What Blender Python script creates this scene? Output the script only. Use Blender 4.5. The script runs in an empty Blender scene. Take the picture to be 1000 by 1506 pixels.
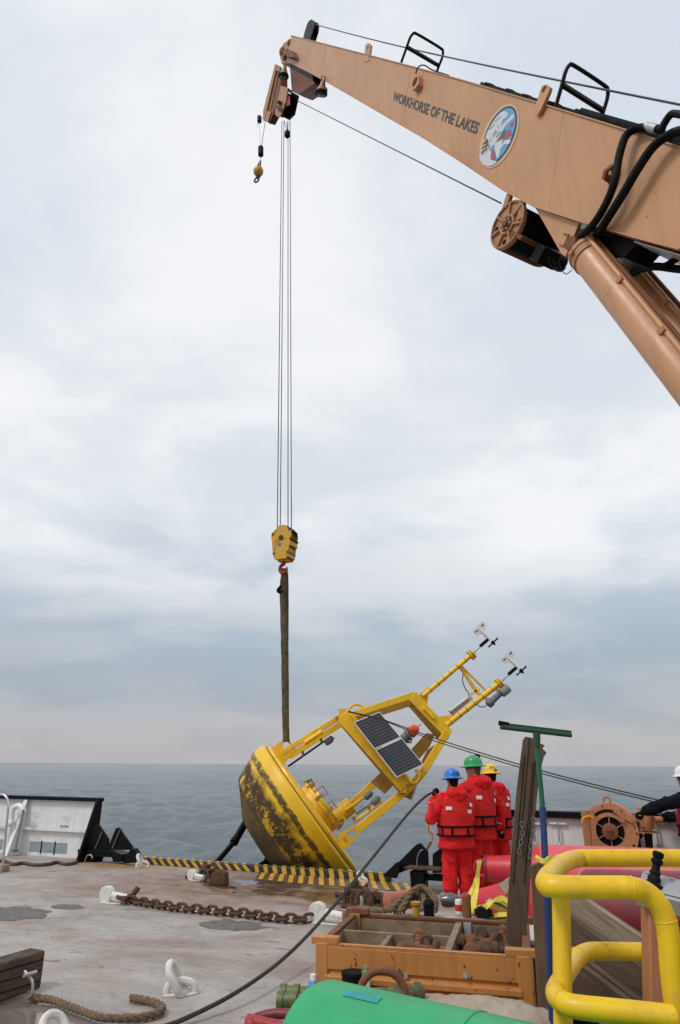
import bpy, bmesh, math, random
import numpy as np
from mathutils import Vector, Matrix, noise as mnoise
random.seed(7)
R_ = math.radians
scn = bpy.context.scene
COL = scn.collection

# ------------------------------------------------------------------ camera
FPX, CX, CY = 1004.0, 500.0, 753.0            # focal length and centre in photograph pixels
PITCH, ROLL = R_(20.3), R_(0.35)
CAM = Vector((0, 0, 1.85))
CROT = Matrix.Rotation(math.pi/2 + PITCH, 3, 'X') @ Matrix.Rotation(ROLL, 3, 'Z')
cd = bpy.data.cameras.new('camera'); cam = bpy.data.objects.new('camera', cd); COL.objects.link(cam)
cam.matrix_world = Matrix.Translation(CAM) @ CROT.to_4x4()
cd.sensor_fit = 'VERTICAL'; cd.sensor_height = 36.0; cd.lens = 36.0*FPX/1506.0
cd.clip_start = 0.05; cd.clip_end = 60000
scn.camera = cam

# ------------------------------------------------------------------ sky, sun, exposure
SUN_EL, SUN_AZ = R_(52), R_(-125)             # azimuth from +Y towards +X
w = bpy.data.worlds.new('World'); scn.world = w; w.use_nodes = True
nt = w.node_tree; nt.nodes.clear()
def N(t, tree=None, **kw):
    n = (tree or nt).nodes.new(t)
    for k, v in kw.items(): setattr(n, k, v)
    return n
def L(a, b, tree=None): (tree or nt).links.new(a, b)
def ramp(tree, stops, fac=None, interp='LINEAR'):
    r = tree.nodes.new('ShaderNodeValToRGB'); r.color_ramp.interpolation = interp
    e = r.color_ramp.elements
    while len(e) < len(stops): e.new(0.5)
    for i, (p, c) in enumerate(stops):
        e[i].position = p; e[i].color = (c if len(c) == 4 else (*c, 1)) if isinstance(c, tuple) else (c, c, c, 1)
    if fac is not None: tree.links.new(fac, r.inputs[0])
    return r
def mathn(tree, op, a, b=None, clamp=False):
    m = tree.nodes.new('ShaderNodeMath'); m.operation = op; m.use_clamp = clamp
    for i, x in enumerate((a, b)):
        if x is None: continue
        if isinstance(x, (int, float)): m.inputs[i].default_value = x
        else: tree.links.new(x, m.inputs[i])
    return m.outputs[0]
def mixc(tree, fac, a, b, blend='MIX'):
    m = tree.nodes.new('ShaderNodeMix'); m.data_type = 'RGBA'; m.blend_type = blend
    for sock, x in ((m.inputs[0], fac), (m.inputs[6], a), (m.inputs[7], b)):
        if isinstance(x, (int, float)): sock.default_value = x
        elif isinstance(x, tuple): sock.default_value = x if len(x) == 4 else (*x, 1)
        else: tree.links.new(x, sock)
    return m.outputs[2]
sky = N('ShaderNodeTexSky', sky_type='NISHITA'); sky.sun_disc = False
sky.sun_elevation = SUN_EL; sky.sun_rotation = SUN_AZ; sky.air_density = 1.5; sky.dust_density = 2.5
tc = N('ShaderNodeTexCoord'); sp = N('ShaderNodeSeparateXYZ'); L(tc.outputs['Generated'], sp.inputs[0])
zc = mathn(nt, 'MAXIMUM', sp.outputs[2], 0.0)
den = mathn(nt, 'ADD', zc, 0.22)
px_ = mathn(nt, 'DIVIDE', sp.outputs[0], den); py_ = mathn(nt, 'DIVIDE', sp.outputs[1], den)
cb = N('ShaderNodeCombineXYZ'); L(px_, cb.inputs[0]); L(py_, cb.inputs[1])
n1 = N('ShaderNodeTexNoise'); n1.inputs['Scale'].default_value = 1.45; n1.inputs['Detail'].default_value = 6; n1.inputs['Roughness'].default_value = 0.56; n1.inputs['Distortion'].default_value = 0.3
mp = N('ShaderNodeMapping'); mp.inputs['Location'].default_value = (3.4, 1.7, 0.0); L(cb.outputs[0], mp.inputs[0]); L(mp.outputs[0], n1.inputs[0])
# broken up elevation: the cloud bands rise and fall
band = N('ShaderNodeTexNoise'); band.inputs['Scale'].default_value = 2.2; band.inputs['Detail'].default_value = 4
bm_ = N('ShaderNodeMapping'); bm_.inputs['Scale'].default_value = (1.2, 1.2, 4.5); L(tc.outputs['Generated'], bm_.inputs[0]); L(bm_.outputs[0], band.inputs[0])
wob = mathn(nt, 'MULTIPLY', mathn(nt, 'SUBTRACT', band.outputs[0], 0.5), mathn(nt, 'MULTIPLY', zc, 0.75))
el = mathn(nt, 'ADD', zc, wob)
lo = ramp(nt, [(0.0, (0.50, 0.49, 0.51)), (0.035, (0.48, 0.49, 0.52)), (0.085, (0.39, 0.45, 0.525)), (0.16, (0.42, 0.50, 0.59)),
               (0.23, (0.53, 0.61, 0.70)), (0.31, (0.725, 0.78, 0.845)), (0.42, (0.755, 0.80, 0.86)), (0.8, (0.715, 0.78, 0.865))], el)
hi = ramp(nt, [(0.0, (0.52, 0.505, 0.52)), (0.05, (0.52, 0.525, 0.545)), (0.10, (0.45, 0.50, 0.565)), (0.17, (0.54, 0.595, 0.66)),
               (0.24, (0.78, 0.81, 0.85)), (0.32, (0.96, 0.97, 0.99)), (0.42, (0.97, 0.975, 0.99)), (0.8, (0.95, 0.96, 0.98))], el)
cf = ramp(nt, [(0.37, 0.0), (0.60, 1.0)], n1.outputs[0], 'EASE')
cloud = mixc(nt, cf.outputs[0], lo.outputs[0], hi.outputs[0])
cloud10 = mixc(nt, 1.0, cloud, (10, 10, 10), 'MULTIPLY')
skyc = mixc(nt, 0.92, sky.outputs[0], cloud10)
bg = N('ShaderNodeBackground'); bg.inputs['Strength'].default_value = 0.1; L(skyc, bg.inputs[0])
wo = N('ShaderNodeOutputWorld'); L(bg.outputs[0], wo.inputs[0])
sd = bpy.data.lights.new('sun', 'SUN'); sd.energy = 1.5; sd.angle = R_(14); sd.color = (1.0, 0.965, 0.92)
so = bpy.data.objects.new('sun', sd); COL.objects.link(so)
sdir = Vector((math.sin(SUN_AZ)*math.cos(SUN_EL), math.cos(SUN_AZ)*math.cos(SUN_EL), math.sin(SUN_EL)))
so.rotation_euler = sdir.to_track_quat('Z', 'Y').to_euler(); so.location = (0, 0, 40)
vs = scn.view_settings; vs.view_transform = 'Standard'; vs.look = 'None'; vs.exposure = 0.0; vs.gamma = 1.0; vs.use_curve_mapping = False
scn.cycles.use_denoising = True; scn.cycles.max_bounces = 6
scn.cycles.use_adaptive_sampling = True; scn.cycles.adaptive_threshold = 0.01

# ------------------------------------------------------------------ pixel -> place
def ray(x, y): return CROT @ Vector(((x-CX)/FPX, (CY-y)/FPX, -1.0))
def atY(x, y, Y): d = ray(x, y); return CAM + d*(Y/d.y)
def atZ(x, y, z): d = ray(x, y); return CAM + d*((z-CAM.z)/d.z)
def atP(x, y, P, n): d = ray(x, y); return CAM + d*((P-CAM).dot(n)/d.dot(n))
V = Vector

# ------------------------------------------------------------------ mesh builder
ORG = {}
def rotm(axis, up=None):
    z = V(axis).normalized()
    up = V(up) if up is not None else V((0, 0, 1))
    if abs(z.dot(up.normalized())) > 0.985: up = V((1, 0, 0))
    x = up.cross(z).normalized(); y = z.cross(x)
    return Matrix((x, y, z)).transposed()
def spline(pts, n=6, closed=False):
    pts = [V(p) for p in pts]; out = []; m = len(pts)
    for i in range(m if closed else m-1):
        if closed: p0, p1, p2, p3 = pts[i-1], pts[i], pts[(i+1) % m], pts[(i+2) % m]
        else: p0, p1, p2, p3 = pts[max(i-1, 0)], pts[i], pts[i+1], pts[min(i+2, m-1)]
        for k in range(n):
            t = k/n
            out.append(0.5*((2*p1)+(p2-p0)*t+(2*p0-5*p1+4*p2-p3)*t*t+(3*p1-p0-3*p2+p3)*t**3))
    if not closed: out.append(pts[-1])
    return out
class MB:
    def __init__(s, M=None): s.v = []; s.f = []; s.sm = []; s.M = M
    def add(s, vs, fs, smooth=False):
        b = len(s.v)
        for p in vs: s.v.append(s.M @ V(p) if s.M else V(p))
        for f in fs: s.f.append([i+b for i in f]); s.sm.append(smooth)
        return s
    def box(s, c, size, R=None):
        hx, hy, hz = size[0]/2, size[1]/2, size[2]/2
        vs = [V((x, y, z)) for x in (-hx, hx) for y in (-hy, hy) for z in (-hz, hz)]
        vs = [V(c)+((R @ p) if R else p) for p in vs]
        return s.add(vs, [(0, 1, 3, 2), (4, 6, 7, 5), (0, 4, 5, 1), (2, 3, 7, 6), (0, 2, 6, 4), (1, 5, 7, 3)])
    def bar(s, p0, p1, wx, wy, up=None):
        p0, p1 = V(p0), V(p1); d = p1-p0
        return s.box((p0+p1)/2, (wx, wy, d.length), rotm(d, up))
    def cyl(s, p0, p1, r0, r1=None, n=16, cap=True):
        p0, p1 = V(p0), V(p1); r1 = r0 if r1 is None else r1; R = rotm(p1-p0)
        a = [V((math.cos(2*math.pi*i/n), math.sin(2*math.pi*i/n), 0)) for i in range(n)]
        vs = [p0+R @ (q*r0) for q in a]+[p1+R @ (q*r1) for q in a]
        s.add(vs, [(i, (i+1) % n, n+(i+1) % n, n+i) for i in range(n)], True)
        if cap: s.add(vs, [tuple(range(n-1, -1, -1)), tuple(range(n, 2*n))])
        return s
    def tube(s, pts, r, n=8, closed=False, flat=1.0, up=None):
        pts = [V(p) for p in pts]; m = len(pts); rs = r if isinstance(r, (list, tuple)) else [r]*m
        vs = []; prev = None
        for i, p in enumerate(pts):
            a = pts[(i-1) % m] if (closed or i > 0) else p
            b = pts[(i+1) % m] if (closed or i < m-1) else p
            t = (b-a).normalized() if (b-a).length > 1e-9 else V((0, 0, 1))
            if prev is None: x = rotm(t, up).col[0].copy()
            else: x = (prev-t*prev.dot(t)).normalized()
            prev = x; y = t.cross(x)
            for k in range(n):
                an = 2*math.pi*k/n
                vs.append(p+x*(math.cos(an)*rs[i])+y*(math.sin(an)*rs[i]*flat))
        fs = []
        for i in range(m if closed else m-1):
            j = (i+1) % m
            for k in range(n):
                k2 = (k+1) % n; fs.append((i*n+k, i*n+k2, j*n+k2, j*n+k))
        s.add(vs, fs, True)
        if not closed: s.add(vs, [tuple(range(n-1, -1, -1)), tuple(range((m-1)*n, m*n))])
        return s
    def lathe(s, prof, O=(0, 0, 0), axis=(0, 0, 1), n=32, smooth=True, up=None):
        R = rotm(axis, up); O = V(O); vs = []; fs = []
        for r, h in prof:
            for k in range(n):
                a = 2*math.pi*k/n; vs.append(O+R @ V((r*math.cos(a), r*math.sin(a), h)))
        for i in range(len(prof)-1):
            for k in range(n):
                k2 = (k+1) % n; fs.append((i*n+k, i*n+k2, (i+1)*n+k2, (i+1)*n+k))
        s.add(vs, fs, smooth)
        m = len(prof)
        if prof[0][0] > 1e-6: s.add(vs, [tuple(range(n-1, -1, -1))])
        if prof[-1][0] > 1e-6: s.add(vs, [tuple(range((m-1)*n, m*n))])
        return s
    def prism(s, pts, vec):
        pts = [V(p) for p in pts]; vec = V(vec); n = len(pts)
        nn = V((0, 0, 0))
        for i in range(n): nn += (pts[i]-pts[0]).cross(pts[(i+1) % n]-pts[0])
        if nn.dot(vec) > 0: pts = pts[::-1]
        vs = pts+[p+vec for p in pts]
        return s.add(vs, [tuple(range(n)), tuple(range(2*n-1, n-1, -1))]+[(i, i+n, (i+1) % n+n, (i+1) % n) for i in range(n)])
    def plate(s, pts, vec, hc, hr, n=20):
        """polygon plate with a round hole (outline star shaped about the hole centre)"""
        pts = [V(p) for p in pts]; vec = V(vec); hc = V(hc); m = len(pts)
        ex = (pts[1]-pts[0]).normalized(); nn = vec.normalized(); ex = (ex-nn*ex.dot(nn)).normalized(); ey = nn.cross(ex)
        P2 = [((p-hc).dot(ex), (p-hc).dot(ey)) for p in pts]
        angs = [math.atan2(b, a) for a, b in P2]+[2*math.pi*k/n-math.pi for k in range(n)]
        angs = sorted(set(round(a, 4) for a in angs)); outer = []
        for a in angs:
            dx, dy = math.cos(a), math.sin(a); best = None
            for i in range(m):
                x1, y1 = P2[i]; x2, y2 = P2[(i+1) % m]; ex_, ey_ = x2-x1, y2-y1
                dd = dx*ey_-dy*ex_
                if abs(dd) < 1e-12: continue
                t = (x1*ey_-y1*ex_)/dd; u = (x1*dy-y1*dx)/dd
                if t > 0 and -1e-4 <= u <= 1+1e-4: best = t if best is None else max(best, t)
            outer.append((dx*(best or hr*1.5), dy*(best or hr*1.5)))
        k = len(angs); F = lambda q: hc+ex*q[0]+ey*q[1]
        inn = [(math.cos(a)*hr, math.sin(a)*hr) for a in angs]
        vs = [F(q) for q in outer]+[F(q) for q in inn]; vs += [p+vec for p in vs]
        fs = []
        for i in range(k):
            j = (i+1) % k
            fs += [(i, k+i, k+j, j), (2*k+i, 2*k+j, 3*k+j, 3*k+i), (i, j, 2*k+j, 2*k+i), (k+i, 3*k+i, 3*k+j, k+j)]
        return s.add(vs, fs)
    def ball(s, c, r, R=None, nu=16, nv=10):
        r = r if isinstance(r, (tuple, list)) else (r, r, r); vs = []; fs = []
        for j in range(nv+1):
            ph = math.pi*j/nv
            for i in range(nu):
                th = 2*math.pi*i/nu
                p = V((r[0]*math.sin(ph)*math.cos(th), r[1]*math.sin(ph)*math.sin(th), r[2]*math.cos(ph)))
                vs.append(V(c)+((R @ p) if R else p))
        for j in range(nv):
            for i in range(nu):
                i2 = (i+1) % nu; fs.append((j*nu+i, (j+1)*nu+i, (j+1)*nu+i2, j*nu+i2))
        return s.add(vs, fs, True)
    def torus(s, c, axis, Rr, r, n=24, m=8):
        R = rotm(axis)
        return s.tube([V(c)+R @ V((Rr*math.cos(2*math.pi*i/n), Rr*math.sin(2*math.pi*i/n), 0)) for i in range(n)], r, m, True)
    def sheet(s, pts): return s.add(pts, [tuple(range(len(pts)))])
    def plankobj(s, name, mat, parent, p0, p1, wx, wy, up=None, bevel=0.004):
        """a board whose own z axis runs along it, so the grain does too"""
        p0, p1 = V(p0), V(p1); Rm = rotm(p1-p0, up); Ln = (p1-p0).length
        s.box((0, 0, Ln/2), (wx, wy, Ln)); ob = s.build(name, mat, None, loc=(0, 0, 0), bevel=bevel)
        if parent is not None: ob.parent = parent; ob.matrix_local = Matrix.Translation(p0-ORG[parent.name]) @ Rm.to_4x4()
        else: ob.matrix_world = Matrix.Translation(p0) @ Rm.to_4x4()
        return ob
    def build(s, name, mat, parent=None, loc=None, bevel=0, seg=2, sharp=40, kind=None):
        o = V(ORG[parent.name]) if parent is not None else V(loc if loc is not None else (0, 0, 0))
        if parent is None and loc is None and s.v:
            c = sum(s.v, V((0, 0, 0)))/len(s.v); o = V((c.x, c.y, min(p.z for p in s.v)))
        me = bpy.data.meshes.new(name); me.from_pydata([p-o for p in s.v], [], s.f)
        bmm = bmesh.new(); bmm.from_mesh(me); bmesh.ops.remove_doubles(bmm, verts=bmm.verts, dist=1e-5)
        bmesh.ops.recalc_face_normals(bmm, faces=bmm.faces); bmm.to_mesh(me); bmm.free()
        me.polygons.foreach_set('use_smooth', [True]*len(me.polygons)); me.set_sharp_from_angle(angle=R_(sharp))
        ob = bpy.data.objects.new(name, me); COL.objects.link(ob); me.materials.append(mat)
        if parent is None: ob.location = o
        else: ob.parent = parent
        ORG[ob.name] = o
        if bevel:
            b = ob.modifiers.new('bevel', 'BEVEL'); b.width = bevel; b.segments = seg; b.limit_method = 'ANGLE'; b.angle_limit = R_(35); b.harden_normals = False
        if kind: ob['kind'] = kind
        return ob
def thing(name, label, cat, loc, group=None):
    o = bpy.data.objects.new(name, None); COL.objects.link(o); o.location = loc; o.empty_display_size = 0.2
    o['label'] = label; o['category'] = cat
    if group: o['group'] = group
    ORG[o.name] = V(loc); return o
def tag(o, label, cat, group=None):
    o['label'] = label; o['category'] = cat
    if group: o['group'] = group
    return o
def apply_mods(ob):
    dg = bpy.context.evaluated_depsgraph_get()
    me = bpy.data.meshes.new_from_object(ob.evaluated_get(dg)); ob.modifiers.clear(); old = ob.data; ob.data = me
    return ob
def fuse(mb, name, mat, parent, voxel=0.014, smooth=4, wrinkle=0.0, wscale=0.12):
    """voxel-merge overlapping volumes into one continuous skin"""
    ob = mb.build(name, mat, parent)
    m = ob.modifiers.new('r', 'REMESH'); m.mode = 'VOXEL'; m.voxel_size = voxel; m.use_smooth_shade = True
    if smooth: k = ob.modifiers.new('s', 'SMOOTH'); k.factor = 0.5; k.iterations = smooth
    apply_mods(ob)
    if wrinkle:
        me = ob.data; n = len(me.vertices); co = np.empty(n*3); me.vertices.foreach_get('co', co); co = co.reshape(-1, 3)
        no = np.empty(n*3); me.vertices.foreach_get('normal', no); no = no.reshape(-1, 3)
        d = np.array([0.9-2.2*abs(mnoise.noise((c[0]/wscale*0.9+c[2]*3.1, c[1]/wscale*0.9-c[2]*2.0, c[2]/wscale*0.45)))+0.45*mnoise.noise((c[0]/wscale*1.1+7, c[1]/wscale*1.1, c[2]/wscale*2.1)) for c in co])
        co += no*(d*wrinkle)[:, None]; me.vertices.foreach_set('co', co.ravel()); me.update()
    ob.data.polygons.foreach_set('use_smooth', [True]*len(ob.data.polygons))
    if not ob.data.materials: ob.data.materials.append(mat)
    return ob
_txt = {}
def text_polys(s, bold=0.0):
    if s in _txt: return _txt[s]
    cu = bpy.data.curves.new('txt', 'FONT'); cu.body = s; cu.size = 1; cu.offset = bold; cu.resolution_u = 3
    ob = bpy.data.objects.new('txt', cu); COL.objects.link(ob)
    dg = bpy.context.evaluated_depsgraph_get(); dg.update()
    me = bpy.data.meshes.new_from_object(ob.evaluated_get(dg))
    vs = [v.co.copy() for v in me.vertices]; fs = [tuple(p.vertices) for p in me.polygons]
    x0 = min(v.x for v in vs); x1 = max(v.x for v in vs); y0 = min(v.y for v in vs); y1 = max(v.y for v in vs)
    vs = [((v.x-x0)/(x1-x0), (v.y-y0)/(y1-y0)) for v in vs]
    bpy.data.objects.remove(ob); bpy.data.curves.remove(cu); bpy.data.meshes.remove(me)
    _txt[s] = (vs, fs); return vs, fs

# ------------------------------------------------------------------ materials
def mat(name, col, rough=0.5, metal=0.0, var=0.12, scale=6.0, dirt=None, dirt_amt=0.35, dirt_scale=3.0, bump=0.0, bscale=60.0, spots=None, spot_amt=0.6, spot_scale=20.0, spec=0.5, coat=0.0, stretch=None, streak=None, streak_amt=0.4, wear=None, wear_r=0.012):
    m = bpy.data.materials.new(name); m.use_nodes = True; t = m.node_tree; b = t.nodes['Principled BSDF']
    tcn = t.nodes.new('ShaderNodeTexCoord'); src = tcn.outputs['Object']
    if stretch:
        mpn = t.nodes.new('ShaderNodeMapping'); mpn.inputs['Scale'].default_value = stretch; t.links.new(src, mpn.inputs[0]); src = mpn.outputs[0]
    def ns(sc, det=5, ro=0.6):
        n = t.nodes.new('ShaderNodeTexNoise'); n.inputs['Scale'].default_value = sc; n.inputs['Detail'].default_value = det; n.inputs['Roughness'].default_value = ro
        t.links.new(src, n.inputs['Vector']); return n.outputs[0]
    c = (*col, 1)
    hi = tuple(min(1, x*(1+var)) for x in col); lo_ = tuple(x*(1-var) for x in col)
    rr = ramp(t, [(0.3, lo_), (0.7, hi)], ns(scale)); out = rr.outputs[0]
    rfac = None
    if dirt:
        dr = ramp(t, [(0.62-0.3*dirt_amt, 0.0), (0.78-0.1*dirt_amt, 1.0)], ns(dirt_scale, 7, 0.65))
        out = mixc(t, mathn(t, 'MULTIPLY', dr.outputs[0], min(1, dirt_amt*1.8)), out, dirt); rfac = dr.outputs[0]
    if spots:
        sr = ramp(t, [(0.70-0.12*spot_amt, 0.0), (0.72-0.1*spot_amt, 1.0)], ns(spot_scale, 4, 0.7))
        out = mixc(t, sr.outputs[0], out, spots)
    if streak:                                # runs that weathering has left down the paint
        sm = t.nodes.new('ShaderNodeMapping'); sm.inputs['Scale'].default_value = (7, 7, 0.45); t.links.new(tcn.outputs['Object'], sm.inputs[0])
        sn = t.nodes.new('ShaderNodeTexNoise'); sn.inputs['Scale'].default_value = 1.6; sn.inputs['Detail'].default_value = 5; sn.inputs['Roughness'].default_value = 0.6; t.links.new(sm.outputs[0], sn.inputs[0])
        sr2 = ramp(t, [(0.50, 0.0), (0.70, streak_amt)], sn.outputs[0]); out = mixc(t, sr2.outputs[0], out, streak)
    if wear:                                  # chipped edges
        bv = t.nodes.new('ShaderNodeBevel'); bv.samples = 4; bv.inputs['Radius'].default_value = wear_r
        ge = t.nodes.new('ShaderNodeNewGeometry'); dt = t.nodes.new('ShaderNodeVectorMath'); dt.operation = 'DOT_PRODUCT'; t.links.new(bv.outputs[0], dt.inputs[0]); t.links.new(ge.outputs['Normal'], dt.inputs[1])
        ed = mathn(t, 'SUBTRACT', 1.0, dt.outputs['Value']); ed = mathn(t, 'ADD', mathn(t, 'MULTIPLY', ed, 4.0), mathn(t, 'MULTIPLY', mathn(t, 'SUBTRACT', ns(26, 4, 0.7), 0.62), 3.0))
        er = ramp(t, [(0.15, 0.0), (0.4, 0.9)], ed); out = mixc(t, er.outputs[0], out, wear)
    t.links.new(out, b.inputs['Base Color'])
    rn = ramp(t, [(0.3, max(0.03, rough-0.08)), (0.7, min(1, rough+0.1))], ns(scale*2.3)); t.links.new(rn.outputs[0], b.inputs['Roughness'])
    b.inputs['Metallic'].default_value = metal; b.inputs['Specular IOR Level'].default_value = spec
    b.inputs['Coat Weight'].default_value = coat
    if bump:
        bn = t.nodes.new('ShaderNodeBump'); bn.inputs['Strength'].default_value = bump; bn.inputs['Distance'].default_value = 0.01
        t.links.new(ns(bscale, 4), bn.inputs['Height']); t.links.new(bn.outputs[0], b.inputs['Normal'])
    return m
RUST = (0.10, 0.038, 0.018)
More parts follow.
